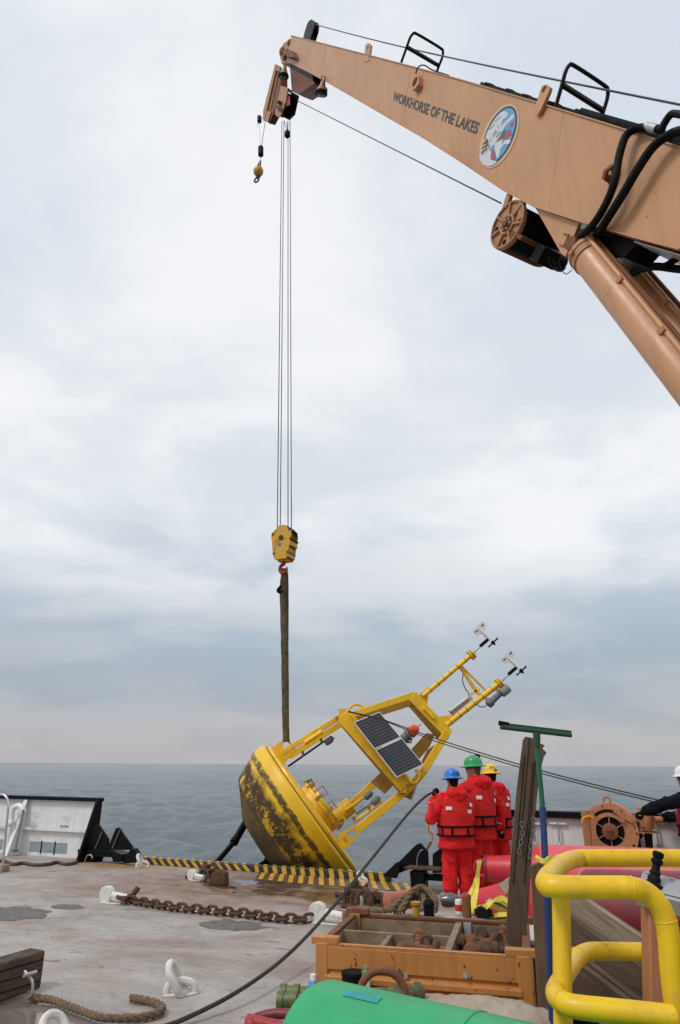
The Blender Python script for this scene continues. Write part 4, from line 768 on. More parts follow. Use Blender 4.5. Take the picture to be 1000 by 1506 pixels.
# pedestal and turret out of frame, carrying the boom foot
ped = V((piv.x+0.1, piv.y-0.1, 0))
hb_ = -bh_.normalized()
Rp = Matrix((hb_, hb_.cross(Z)*-1, Z)).transposed()
q = MB(); q.lathe([(1.15, 0.0), (1.15, 0.08), (0.95, 0.10), (0.95, 1.9), (1.1, 1.95), (1.1, 2.05)], ped+V((0.7, -0.9, 0)), (0, 0, 1), 36); q.build('pedestal', M['tan'], crane)
q = MB(); q.box(ped+V((0.7, -0.9, 2.8)), (2.0, 1.5, 1.5), Rp); tur = q.build('turret', M['tan'], crane, bevel=0.03)
for s_ in (-1, 1):
    q = MB(); q.bar(ped+V((0.7, -0.9, 3.4))+Rp @ V((0, s_*0.55, 0)), piv+far*0.5+Rp @ V((0, s_*0.55, 0)), 0.12, 0.7, hb_); q.build('boom_foot_bracket', M['tan'], tur, bevel=0.01)
q = MB(); q.cyl(piv+BN*0.2, piv+far-BN*0.2, 0.14, n=20); q.build('foot_pin', M['brown'], tur)
q = MB(); q.bar((cb0+cb1)/2+BN*0.5, (cb0+cb1)/2-BN*0.5, 0.3, 0.3); q.bar((cb0+cb1)/2, ped+V((0.7, -0.9, 2.4)), 0.5, 0.35); q.build('cylinder_foot', M['tan2'], tur, bevel=0.02)

# ------------------------------------------------------------------ hook block, falls, sling, headache ball
HB = atY(418.5, 800, 14.5)
hbk = thing('hook_block', 'yellow hoist hook block with black sheaves hanging under the boom', 'hook block', HB-Z*0.5)
Rh = Matrix.Rotation(R_(-24), 3, 'Z'); hx, hy = Rh @ V((1, 0, 0)), Rh @ V((0, 1, 0))
prof = [(-0.26, 0.16), (-0.25, 0.24), (-0.13, 0.33), (-0.09, 0.39), (0.07, 0.40), (0.12, 0.34), (0.24, 0.25), (0.25, 0.15), (0.18, -0.34), (0.13, -0.40), (-0.12, -0.40), (-0.18, -0.34)]
for yy, th in ((-0.17, 0.045), (0.125, 0.045)):
    q = MB(); q.prism([HB+hx*x+Z*z+hy*yy for x, z in prof], hy*th); q.build('cheek_plate', M['block'], hbk, bevel=0.012)
q = MB(); q.prism([HB+hx*x*0.97+Z*z*0.8+hy*-0.02 for x, z in prof], hy*0.04); q.build('centre_plate', M['block'], hbk, bevel=0.006)
for yy in (-0.075, 0.07):
    q = MB(); q.lathe([(0.27, -0.04), (0.22, -0.012), (0.22, 0.012), (0.27, 0.04)], HB+Z*0.13+hy*yy, hy, 30); q.build('sheave', M['rubber'], hbk)
q = MB(); q.cyl(HB+Z*0.10-hy*0.19, HB+Z*0.10+hy*0.19, 0.055, n=18); q.build('sheave_pin', M['rust'], hbk)
for x, z in ((0.20, 0.27), (0.23, 0.05), (0.17, -0.25), (-0.21, 0.2), (-0.17, -0.25)):
    q = MB(); q.cyl(HB+hx*x+Z*z-hy*0.185, HB+hx*x+Z*z+hy*0.185, 0.024, n=10); q.build('spacer_bolt', M['rust'], hbk)
for z in (0.12, -0.05, -0.18, -0.30):
    q = MB(); q.box(HB+hx*(0.235-abs(z)*0.05 if z > -0.1 else 0.17)+Z*z, (0.03, 0.30, 0.10), Rh); q.build('guard_bar', M['block'], hbk)
q = MB(); q.box(HB+Z*-0.36, (0.24, 0.20, 0.12), Rh); q.build('trunnion', M['block'], hbk, bevel=0.02)
q = MB(); q.prism([HB+hx*x+Z*z-hy*0.174 for x, z in ((-0.07, -0.02), (0.0, -0.02), (0.0, -0.09), (-0.07, -0.09))], -hy*0.002); q.build('rating_plate', M['gry'], hbk)
vsT, fsT = text_polys('JOHNSON', 0.01); q = MB(); q.add([HB+hx*(-0.16+x*0.3)+Z*(0.01+y*0.05+x*0.02)-hy*0.175 for x, y in vsT], fsT); q.build('embossed_name', M['ysh'], hbk)
q = MB(); hk = HB-Z*0.44
q.tube(spline([hk+Z*0.06, hk-Z*0.02, hk+hx*-0.07-Z*0.06, hk+hx*-0.095-Z*0.14, hk+hx*-0.05-Z*0.215, hk+hx*0.04-Z*0.21, hk+hx*0.08-Z*0.15, hk+hx*0.07-Z*0.09], 6), [0.04]*8+[0.038]*26+[0.034, 0.030, 0.026, 0.023, 0.02, 0.018, 0.016, 0.014, 0.012], 10); q.build('hook', M['hookred'], hbk)
for k, (xt, xb, o_) in enumerate(((414.5, 407.8, -0.20), (417.5, 412.2, -0.29), (423.5, 423.6, -0.38), (426.5, 428.6, -0.47))):
    a = B(xt, 178, o_); b = atY(xb, 776, 14.5+(0.07 if k % 2 else -0.07)); q = MB(); q.tube([a, (a+b)/2, b-Z*0.02], 0.012, 6)
    tag(q.build('hoist_fall', M['wire']), ('leftmost', 'second from left', 'third from left', 'rightmost')[k]+' of the four wire rope falls above the hook block', 'wire rope', 'wire falls of the hook block')
PE = atY(424, 1095, 15.08)                         # padeye on the buoy
slg = thing('lifting_sling', 'muddy brown web sling from the red hook down to the yellow buoy', 'sling', PE)
st_ = hk-Z*0.29
def strap(px, wid, thick, y0, y1, jit=0.5, name='strap'):
    pts = []; n = len(px)
    for i, (x, y) in enumerate(px): pts.append(atY(x, y, y0+(y1-y0)*i/(n-1)))
    sp_ = spline(pts, 7); q = MB(); rs = [wid*(1+0.16*mnoise.noise((i*0.55, wid*90, 0))) for i in range(len(sp_))]
    q.tube(sp_, rs, 10, flat=thick, up=(0, 1, 0)); return q.build(name, M['sling'], slg)
strap(((418, 836), (417.5, 848), (416, 870), (417.5, 930), (418.5, 990), (419.5, 1050), (421, 1091)), 0.070, 0.35, 14.45, 15.02)
strap(((419.5, 836), (421.5, 850), (421.8, 900), (421.5, 960), (422, 1020), (423, 1090)), 0.040, 0.5, 14.55, 15.12)
q = MB(); q.tube(spline([atY(x, y, 14.43) for x, y in ((414, 862), (410, 866), (409, 869), (412, 871), (415, 868))], 5), 0.035, 8); q.build('sling_tag', M['strap'], slg)
# headache ball on the whip
HP = B(380, 252, -0.3); Yh = HP.y
hbl = thing('headache_ball', 'small yellow overhaul ball with hook hanging from the jib tip', 'overhaul ball', HP-Z*0.5)
q = MB(); q.ball(HP, (0.165, 0.165, 0.19)); q.build('ball', M['block'], hbl)
q = MB(); q.lathe([(0.05, 0), (0.07, 0.04), (0.06, 0.12), (0.03, 0.30)], HP+Z*0.16, (0.15, 0, 1), 12); q.build('swivel', M['rust'], hbl)
q = MB(); q.lathe([(0.06, 0), (0.085, -0.05), (0.06, -0.12), (0.04, -0.14)], HP-Z*0.16, (0, 0, 1), 12); q.build('shank', M['brown'], hbl)
q = MB(); q.torus(HP-Z*0.37-V((0.04, 0, 0)), (0.5, 1, 0), 0.085, 0.028, 18, 8); q.build('hook', M['rust'], hbl)
q = MB(); q.cyl(B(383.5, 217, -0.3), B(383.5, 228, -0.3), 0.09, n=14); q.build('wedge_socket', M['rubber'], hbl)
q = MB(); q.tube([B(390, 179, -0.3), B(383.5, 222, -0.3)], 0.010, 6); q.build('whip_fall', M['wire'], hbl)
q = MB(); q.tube([B(381.5, 175, -0.3), B(382.5, 222, -0.3)], 0.010, 6); q.tube([B(383, 228, -0.3), B(381.5, 246, -0.3)], 0.012, 6); q.tube(spline([B(x, y, -0.3) for x, y in ((379, 184), (381, 172), (385, 172), (388, 179))], 5), 0.01, 6); q.build('limit_chain', M['galv'], hbl)
q = MB(); q.cyl(B(381.5, 172, -0.3), B(381.5, 179, -0.3), 0.075, n=12); q.build('limit_switch', M['rubber'], hbl)
a = B(422.5, 197, -0.33)
als = thing('limit_weight', 'small black anti two-block weight on a loop beside the hoist falls', 'weight', a)
q = MB(); q.lathe([(0.06, -0.12), (0.085, -0.08), (0.085, 0.06), (0.05, 0.12)], a, (0, 0, 1), 14); q.build('weight_body', M['rubber'], als)
q = MB(); q.tube([B(418, 178, -0.33), a+Z*0.1], 0.009, 5); q.tube([B(422, 180, -0.33), a+Z*0.1], 0.009, 5); q.build('loop', M['wire'], als)
# ------------------------------------------------------------------ the yellow discus buoy
YB = 15.15
def P(x, y, dy=0.0): return atY(x, y, YB+dy)
hA, hB = P(387, 1095), P(526, 1292)
HO = (hA+hB)/2; HR = (hA-hB).length/2
sx = (hB-hA).normalized(); wz = V((-sx.z, 0, sx.x)); wz = (wz if wz.z > 0 else -wz); wz = (wz+V((0, 0.045, 0))).normalized()
sx = (sx-wz*sx.dot(wz)).normalized(); sy = wz.cross(sx)
HRot = Matrix((sx, sy, wz)).transposed()
buoy = thing('weather_buoy', 'big yellow disc weather buoy tipped on the deck edge with solar panels and mast', 'buoy', V((HO.x, HO.y, -0.2)))
def hull_mat():
    m = bpy.data.materials.new('fouled_hull'); m.use_nodes = True; t = m.node_tree; b = t.nodes['Principled BSDF']
    tcn = t.nodes.new('ShaderNodeTexCoord'); sp_ = t.nodes.new('ShaderNodeSeparateXYZ'); t.links.new(tcn.outputs['Object'], sp_.inputs[0])
    def ns(sc, det=7, ro=0.68, off=0):
        mm = t.nodes.new('ShaderNodeMapping'); mm.inputs['Location'].default_value = (off, off*0.7, 0); t.links.new(tcn.outputs['Object'], mm.inputs[0])
        n = t.nodes.new('ShaderNodeTexNoise'); n.inputs['Scale'].default_value = sc; n.inputs['Detail'].default_value = det; n.inputs['Roughness'].default_value = ro; t.links.new(mm.outputs[0], n.inputs[0]); return n.outputs[0]
    z = sp_.outputs[2]; u = HR/118.0
    base = ramp(t, [(0.3, (0.70, 0.40, 0.006)), (0.7, (0.86, 0.52, 0.010))], ns(2.0)).outputs[0]
    def band(lo, hi_, soft, jag, nsc, off):
        """1 between two heights, ragged"""
        zz = mathn(t, 'ADD', z, mathn(t, 'MULTIPLY', mathn(t, 'SUBTRACT', ns(nsc, 8, 0.7, off), 0.5), jag))
        a = mathn(t, 'DIVIDE', mathn(t, 'SUBTRACT', zz, lo), soft, True); c = mathn(t, 'DIVIDE', mathn(t, 'SUBTRACT', hi_, zz), soft, True)
        return mathn(t, 'MULTIPLY', a, c)
    stain = band(-95*u, -17*u, 0.06, 0.35, 2.5, 3)
    base = mixc(t, mathn(t, 'MULTIPLY', stain, ramp(t, [(0.45, 0.0), (0.62, 0.75)], ns(3.2, 8, 0.75, 9)).outputs[0]), base, (0.20, 0.105, 0.012))
    blk = mathn(t, 'MULTIPLY', band(-66*u, -27*u, 0.12, 0.50, 2.2, 5), ramp(t, [(0.43, 0.0), (0.47, 1.0)], ns(3.0, 10, 0.82, 2)).outputs[0])
    base = mixc(t, mathn(t, 'MULTIPLY', blk, 0.95), base, ramp(t, [(0.35, (0.010, 0.008, 0.006)), (0.65, (0.045, 0.018, 0.008))], ns(8, 4, 0.6, 1)).outputs[0])
    wl = mathn(t, 'MULTIPLY', band(-26*u, -16*u, 0.03, 0.16, 6, 4), ramp(t, [(0.33, 0.0), (0.47, 1.0)], ns(9, 6, 0.7, 6)).outputs[0])
    base = mixc(t, mathn(t, 'MULTIPLY', wl, 0.9), base, (0.022, 0.021, 0.010))
    bot = band(-200*u, -56*u, 0.05, 0.14, 3, 8)
    bc = ramp(t, [(0.32, (0.030, 0.020, 0.013)), (0.5, (0.075, 0.052, 0.030)), (0.7, (0.18, 0.115, 0.03))], ns(2.6, 8, 0.7, 7)).outputs[0]
    base = mixc(t, mathn(t, 'MULTIPLY', bot, 0.93), base, bc)
    t.links.new(base, b.inputs['Base Color'])
    dk = mathn(t, 'MAXIMUM', blk, bot); rr = t.nodes.new('ShaderNodeMix'); rr.data_type = 'FLOAT'; t.links.new(dk, rr.inputs[0]); rr.inputs[2].default_value = 0.4; rr.inputs[3].default_value = 0.75; t.links.new(rr.outputs[0], b.inputs['Roughness'])
    bn = t.nodes.new('ShaderNodeBump'); bn.inputs['Distance'].default_value = 0.02; t.links.new(mathn(t, 'ADD', mathn(t, 'MULTIPLY', dk, 0.5), 0.06), bn.inputs['Strength']); t.links.new(ns(16, 5), bn.inputs['Height']); t.links.new(bn.outputs[0], b.inputs['Normal'])
    return m
u_ = HR/118.0
q = MB(); q.lathe([(0.001, -87*u_), (0.43*HR, -85*u_), (0.46*HR, -84*u_), (0.845*HR, -58.5*u_), (0.86*HR, -56*u_), (0.99*HR, -22*u_), (HR, -19*u_), (HR, -2*u_), (0.985*HR, 0)], n=96)
hull = q.build('hull', hull_mat(), None, loc=(0, 0, 0), sharp=25); hull.parent = buoy
hull.matrix_local = Matrix.Translation(HO-ORG[buoy.name]) @ HRot.to_4x4()
ORG[hull.name] = HO
def hl(x, y, z): return HO+HRot @ V((x, y, z))
q = MB(); q.lathe([(0.984*HR, -0.01), (0.975*HR, 0.012), (0.935*HR, 0.016), (0.93*HR, 0.02)], HO, wz, 96); q.build('deck_rim', M['yellow'], buoy)
q = MB(); q.lathe([(0.932*HR, 0.0), (0.932*HR, 0.085), (0.92*HR, 0.10), (0.5*HR, 0.12), (0.001, 0.13)], HO, wz, 80); q.build('deck_plate', M['yellow'], buoy)
q = MB(); q.torus(HO+wz*0.024, wz, 0.94*HR, 0.012, 80, 6); q.build('rust_seam', M['rust2'], buoy)
q = MB(); q.lathe([(0.52, 0), (0.52, 0.10), (0.55, 0.10), (0.55, 0.15), (0.40, 0.17), (0.40, 0.22), (0.001, 0.235)], HO+wz*0.12+sx*0.10-sy*0.1, wz, 40); hat = q.build('hatch', M['yellow'], buoy)
for k in range(10):
    an = 2*math.pi*k/10; c = HO+wz*0.28+sx*(0.10+0.53*math.cos(an))+sy*(-0.1+0.53*math.sin(an)); q = MB(); q.box(c, (0.07, 0.07, 0.12), HRot); q.cyl(c+wz*0.05, c+wz*0.12, 0.018, n=8); q.build('clamp', M['ysh'], hat)
for x, y, dy in ((472, 1166, -0.3), (486, 1188, 0.1)):
    c = P(x, y, dy); q = MB(); q.tube([c-sx*0.09-wz*0.05, c-sx*0.09+wz*0.10, c+sx*0.09+wz*0.10, c+sx*0.09-wz*0.05], 0.016, 6); q.build('handle', M['ysh'], hat)
q = MB(); c = P(449, 1163, -0.2); q.cyl(c-wz*0.12, c+wz*0.16, 0.05, n=10); q.tube([c+wz*0.14, c+wz*0.20+sx*0.04, c+wz*0.22-sx*0.08], 0.02, 6); q.build('valve', M['ysh'], buoy)
q = MB(); q.cyl(P(487, 1207, 0.2), P(517, 1183, 0.2), 0.17, n=20); q.build('instrument_tube', M['yellow'], buoy)
q = MB(); q.plate([P(x, y, 0.0) for x, y in ((494, 1210), (504, 1199), (509, 1203), (505, 1213), (498, 1218))], (0, 0.03, 0), P(503, 1207, 0), 0.04); q.build('padeye', M['yellow'], buoy)
def beam(name, pts, wd, dp, dy, m='yellow', bev=0.008):
    q = MB()
    for i in range(len(pts)-1): q.bar(P(*pts[i], dy), P(*pts[i+1], dy), wd, dp, (0, 1, 0))
    return q.build(name, M[m], buoy, bevel=bev)
def channel(name, a, b, wd, dp, dy, m='yellow', flip=1):
    """open C section: web and two flanges"""
    A_, B_ = P(*a, dy), P(*b, dy); ax = (B_-A_).normalized(); side = ax.cross(V((0, 1, 0))).normalized()*flip; q = MB()
    q.bar(A_, B_, wd, 0.02, (0, 1, 0))
    for s_ in (-1, 1):
        o_ = side*(wd/2-0.01)*s_+V((0, dp/2, 0)); q.bar(A_+o_, B_+o_, 0.018, dp, (0, 1, 0))
    return q.build(name, M[m], buoy)
# legs
beam('leg', [(414, 1108), (509, 1049)], 0.10, 0.14, -0.42); channel('leg', (425, 1113), (512, 1058), 0.12, 0.1, 0.55)
beam('leg', [(527, 1219), (598, 1162), (622, 1136), (659, 1074)], 0.145, 0.15, -0.42)
beam('leg', [(486, 1212), (560, 1143)], 0.15, 0.15, 0.55, 'yellow')
q = MB(); a, b = P(448, 1093, -0.50), P(474, 1076, -0.50); q.cyl(a, b, 0.05, n=10); q.build('leg_pad', M['yellow'], buoy)
for x, y in ((421, 1106), (431, 1099), (506, 1232), (513, 1225)):
    q = MB(); c = P(x, y, -0.50); q.cyl(c, c-V((0, 0.03, 0)), 0.03, n=8); q.build('bolt', M['galv'], buoy)
# middle ring
beam('ring_beam', [(504, 1052), (597, 1156)], 0.30, 0.06, -0.60)
beam('ring_beam', [(516, 1051), (606, 1151)], 0.05, 0.10, -0.66)
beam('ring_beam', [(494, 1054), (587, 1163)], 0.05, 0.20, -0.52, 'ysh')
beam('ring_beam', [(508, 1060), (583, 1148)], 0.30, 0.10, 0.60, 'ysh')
for x, y in ((504, 1050), (592, 1158)):
    q = MB(); q.bar(P(x, y, -0.6), P(x+2, y+4, 0.6), 0.16, 0.20, Z); q.build('ring_tie', M['yellow'], buoy)
q = MB(); q.prism([P(x, y, -0.1) for x, y in ((545, 1150), (560, 1136), (582, 1151), (566, 1168))], (0, 0.03, 0)); q.build('web_plate', M['ysh'], buoy)
# upper ring
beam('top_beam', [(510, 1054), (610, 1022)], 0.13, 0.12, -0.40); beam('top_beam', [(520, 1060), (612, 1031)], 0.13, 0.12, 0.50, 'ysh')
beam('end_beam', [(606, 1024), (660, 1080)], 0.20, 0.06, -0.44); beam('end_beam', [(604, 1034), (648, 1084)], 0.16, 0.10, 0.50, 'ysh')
for x, y in ((609, 1024), (655, 1078)):
    q = MB(); q.bar(P(x, y, -0.44), P(x-1, y+4, 0.5), 0.14, 0.16, Z); q.build('ring_tie', M['yellow'], buoy)
q = MB(); q.cyl(P(624, 1042, -0.49), P(638, 1057, -0.49), 0.035, n=8); q.build('grab_bar', M['yellow'], buoy)
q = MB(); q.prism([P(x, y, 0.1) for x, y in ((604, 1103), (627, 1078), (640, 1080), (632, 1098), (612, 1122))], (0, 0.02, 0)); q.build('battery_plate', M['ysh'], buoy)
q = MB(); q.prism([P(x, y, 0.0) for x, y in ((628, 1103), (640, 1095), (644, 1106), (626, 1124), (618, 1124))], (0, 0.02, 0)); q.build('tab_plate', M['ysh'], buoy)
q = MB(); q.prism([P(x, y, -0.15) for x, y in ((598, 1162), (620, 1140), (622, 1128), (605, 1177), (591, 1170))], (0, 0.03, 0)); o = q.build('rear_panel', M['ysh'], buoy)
q = MB(); q.bar(P(605, 1177, -0.16), P(622, 1128, -0.16), 0.03, 0.05, (0, 1, 0)); q.build('panel_edge', M['whitep'], o)
# padeyes
q = MB(); q.plate([P(x, y, -0.10) for x, y in ((395, 1103), (416, 1088), (426, 1090), (436, 1102), (417, 1124), (407, 1116))], (0, 0.05, 0), P(420.5, 1096.5, -0.10), 0.075); q.build('padeye', M['yellow'], buoy, bevel=0.006)
q = MB(); q.plate([P(x, y, -0.50) for x, y in ((495, 1229), (520, 1214), (525, 1216), (528, 1224), (525, 1233), (508, 1249), (501, 1248))], (0, 0.05, 0), P(517.5, 1226.5, -0.50), 0.08); q.build('padeye', M['yellow'], buoy, bevel=0.006)
# solar panels
pc = [P(520, 1062, -0.86), P(583.5, 1143.5, -0.86), P(623, 1124, -0.60), P(558, 1046.5, -0.60)]
def pq(s, t): return (pc[0]*(1-s)+pc[1]*s)*(1-t)+(pc[3]*(1-s)+pc[2]*s)*t
pn = (pc[1]-pc[0]).cross(pc[3]-pc[0]).normalized(); pn = pn if pn.y < 0 else -pn
solar = mat('solar_cell', (0.006, 0.007, 0.014), 0.22, var=0.3, scale=5)
for k, (s0, s1) in enumerate(((0.0, 0.492), (0.508, 1.0))):
    q = MB(); q.prism([pq(s0, 0), pq(s1, 0), pq(s1, 1), pq(s0, 1)], -pn*0.03); sp_o = q.build('solar_panel', M['whitep'], buoy)
    q = MB(); e = 0.026
    q.prism([pq(s0+e*0.5, e), pq(s1-e*0.5, e), pq(s1-e*0.5, 1-e), pq(s0+e*0.5, 1-e)], pn*0.003); q.build('backing', mat('panel_back', (0.13, 0.14, 0.16), 0.3), sp_o)
    nS, nT = 10, 9
    q = MB()
    for i in range(nS):
        for j in range(nT):
            a0_ = s0+e*0.5+(s1-s0-e)*(i+0.09)/nS; a1_ = s0+e*0.5+(s1-s0-e)*(i+0.91)/nS; b0_ = e+(1-2*e)*(j+0.07)/nT; b1_ = e+(1-2*e)*(j+0.93)/nT
            q.add([pq(a0_, b0_)+pn*0.006, pq(a1_, b0_)+pn*0.006, pq(a1_, b1_)+pn*0.006, pq(a0_, b1_)+pn*0.006], [(0, 1, 2, 3)])
    q.build('solar_cells', solar, sp_o, kind='stuff')
for s_ in (0.15, 0.85):
    q = MB(); q.bar(pq(s_, 0.5)-pn*0.03, pq(s_, 0.5)-pn*0.03+V((0, 0.3, 0)), 0.06, 0.06); q.build('panel_bracket', M['yellow'], buoy)
# loops
q = MB(); q.tube(spline([P(x, y, -0.40) for x, y in ((513, 1052), (513, 1045), (518, 1038), (526, 1036), (534, 1040), (537, 1047))], 5), 0.026, 8); q.build('hand_loop', M['yellow'], buoy)
q = MB(); q.tube(spline([P(x, y, -0.62) for x, y in ((597, 1152), (606, 1153), (614, 1149), (617, 1141), (615, 1134), (610, 1134))], 5), 0.028, 8); q.build('hand_loop', M['yellow'], buoy)
# lantern
a, b, c = P(592, 1088, 0.1), P(602, 1079, 0.1), P(616.5, 1068.5, 0.1); ax = (c-a).normalized()
q = MB(); q.lathe([(0.08, 0), (0.10, 0.02), (0.10, 0.12), (0.13, 0.13), (0.13, 0.17), (0.09, 0.18)], a, ax, 20); ln_ = q.build('lantern_base', M['gry'], buoy)
q = MB(); q.lathe([(0.10, 0), (0.125, 0.02), (0.12, 0.10), (0.10, 0.18), (0.05, 0.23), (0.012, 0.25), (0.008, 0.33)], b, ax, 20); q.build('lantern_lens', M['lantern'], ln_)
q = MB(); q.bar(a, P(586, 1096, 0.1), 0.10, 0.1); q.box(a+V((0.12, -0.02, -0.05)), (0.14, 0.05, 0.04)); q.build('bracket', M['gry'], ln_)
# sensor rods
for a, b, m, r, dy in (((424, 1127), (487, 1083), 'rubber', 0.020, -0.3), ((508, 1192), (538, 1171), 'yellow', 0.028, 0.0), ((520, 1209), (562, 1179), 'yellow', 0.025, -0.3), ((524, 1197), (548, 1180), 'ysh', 0.02, 0.2)):
    q = MB(); q.cyl(P(*a, dy), P(*b, dy), r, n=8); q.build('sensor_rod', M[m], buoy)
for a, b, r, dy in (((478, 1094), (488, 1087), 0.065, -0.3), ((536, 1174), (545, 1167), 0.065, 0.0), ((547, 1182), (557, 1174), 0.07, -0.3)):
    q = MB(); q.lathe([(r*0.6, 0), (r, 0.03), (r, 0.14), (r*0.7, 0.18), (r*0.4, 0.2)], P(*a, dy), P(*b, dy)-P(*a, dy), 14); q.build('sensor', M['gry'], buoy)
q = MB(); q.tube([P(*p, -0.3) for p in ((487, 1083), (491, 1086), (486, 1092))], 0.018, 6); q.build('sensor_hook', M['rubber'], buoy)
for x, y, dy in ((446, 1111, -0.34), (473, 1092, -0.34), (543, 1190, -0.34), (521, 1206, -0.34)):
    q = MB(); q.bar(P(x, y, dy), P(x-1, y-6, dy-0.04), 0.04, 0.05); q.build('clamp', M['ysh'], buoy)
# mast poles
def pole(a, b, dy, r):
    A_, B_ = P(*a, dy), P(*b, dy); ax = (B_-A_).normalized(); q = MB(); q.cyl(A_, B_, r, n=16); po = q.build('mast_pole', M['yellow'], buoy)
    q = MB(); q.lathe([(r, 0), (0.12, 0.01), (0.12, 0.035), (r, 0.04)], B_-ax*0.06, ax, 16); q.lathe([(r, 0), (0.11, 0.01), (0.11, 0.03), (r*0.5, 0.035)], B_, ax, 16); q.build('flange', M['yellow'], po)
    for t in (0.15, 0.3, 0.42, 0.55, 0.7, 0.86):
        q = MB(); q.torus(A_+(B_-A_)*t, ax, r+0.002, 0.008, 14, 6); q.build('band_clamp', M['ysh'], po)
    return A_, B_, ax
p1 = pole((622, 1024), (694, 962.5), -0.30, 0.050); p2 = pole((650, 1072), (735, 1004.5), -0.30, 0.056)
q = MB(); q.prism([P(x, y, -0.28) for x, y in ((614, 1023), (632, 1009), (628, 1037))], (0, 0.04, 0)); q.build('gusset', M['yellow'], buoy)
q = MB(); q.prism([P(x, y, -0.28) for x, y in ((640, 1055), (675, 1050), (656, 1071))], (0, 0.04, 0)); q.build('gusset', M['yellow'], buoy)
for a, b, w_ in (((673, 975), (700, 1016), 0.07), ((675, 976), (717, 1018), 0.035), ((697, 1015), (707, 1022), 0.06), ((692, 1021), (705, 1014), 0.05)):
    beam('mast_brace', [a, b], w_, 0.07, -0.24)
q = MB(); q.bar(P(664, 1049, -0.1), P(692, 1026, -0.1), 0.09, 0.3, (0, 1, 0)); q.build('electronics_box', mat('cream_box', (0.42, 0.36, 0.28), 0.5), buoy, bevel=0.01)
q = MB(); q.bar(P(661, 1046, -0.2), P(687, 1026, -0.2), 0.045, 0.25, (0, 1, 0)); q.build('antenna_panel', M['whitep'], buoy, bevel=0.008)
q = MB(); q.tube(spline([P(x, y, -0.2) for x, y in ((682, 990), (680, 1000), (684, 1012), (689, 1020), (688, 1028), (668, 1044))], 5), 0.010, 6); q.build('cable', M['rubber'], buoy)
q = MB(); q.tube(spline([P(x, y, -0.25) for x, y in ((700, 1032), (705, 1039), (713, 1039), (718, 1034))], 5), 0.010, 6); q.build('cable', M['rubber'], buoy)
a, b, c, d_ = P(718, 1036, -0.3), P(740, 1016, -0.3), P(736, 1020, -0.3), P(751, 1008, -0.3)
q = MB(); q.lathe([(0.05, -0.02), (0.09, 0.0), (0.09, 0.10), (0.07, 0.12), (0.06, 0.34)], a, b-a, 18); gp = q.build('gps_housing', M['gry'], buoy)
q = MB(); q.lathe([(0.07, 0), (0.105, 0.02), (0.105, 0.20), (0.09, 0.22), (0.02, 0.225)], c, d_-c, 18); q.build('gps_cap', mat('mid_grey', (0.24, 0.245, 0.25), 0.45), gp)
q = MB(); q.bar(P(728, 1014, -0.3), P(740, 1018, -0.3), 0.05, 0.05); q.bar(P(712, 1024, -0.3), P(720, 1034, -0.3), 0.04, 0.05); q.build('bracket', M['yellow'], gp)
# wind sensors
def vane(ox, oy, lab):
    X = lambda x, y, dy=-0.3: P(x+ox, y+oy, dy)
    q = MB(); q.cyl(X(694.5, 962), X(708, 949), 0.016, n=8); q.tube([X(696, 963), X(702, 955), X(707, 951)], 0.010, 6); an = q.build('wind_sensor', M['galv'], buoy)
    q = MB(); q.cyl(X(706, 950.5), X(717.5, 940.5), 0.036, n=12); q.build('post', M['rubber'], an)
    a, b = X(704, 924), X(723, 943); ax = (b-a).normalized(); q = MB(); q.lathe([(0.018, 0.0), (0.03, 0.08), (0.038, 0.22), (0.04, 0.34)], a, ax, 12); q.build('body', M['whitep'], an)
    sd_ = ax.cross(V((0, 1, 0))).normalized()
    q = MB(); c = X(703.5, 922.5); q.prism([c+ax*0.10+sd_*0.16, c-ax*0.03+sd_*0.16, c-ax*0.03-sd_*0.16, c+ax*0.10-sd_*0.16, c+ax*0.16-sd_*0.03, c+ax*0.16+sd_*0.03], (0, 0.012, 0)); vn = q.build('tail_fin', M['whitep'], an)
    for s_ in (-1, 1):
        q = MB(); c2 = c+sd_*0.10*s_+ax*0.03; q.prism([c2+ax*0.012+sd_*0.04, c2-ax*0.012+sd_*0.04, c2-ax*0.012-sd_*0.04, c2+ax*0.012-sd_*0.04], (0, -0.003, 0)); q.build('fin_mark', M['text'], vn)
    q = MB(); c = b+ax*0.04; q.lathe([(0.035, -0.04), (0.04, 0.0), (0.015, 0.07)], c, ax, 10)
    for k in range(4):
        an_ = 2*math.pi*k/4+0.5; dv = sd_*math.cos(an_)+ax.cross(sd_)*math.sin(an_); tg = ax*0.5+ax.cross(dv)*0.8
        q.prism([c+dv*0.02-tg*0.02, c+dv*0.14-tg*0.035, c+dv*0.15+tg*0.035, c+dv*0.02+tg*0.02], ax*0.006)
    q.build('propeller', M['rubber'], an)
vane(0, 0, ''); vane(41.5, 41.5, '')
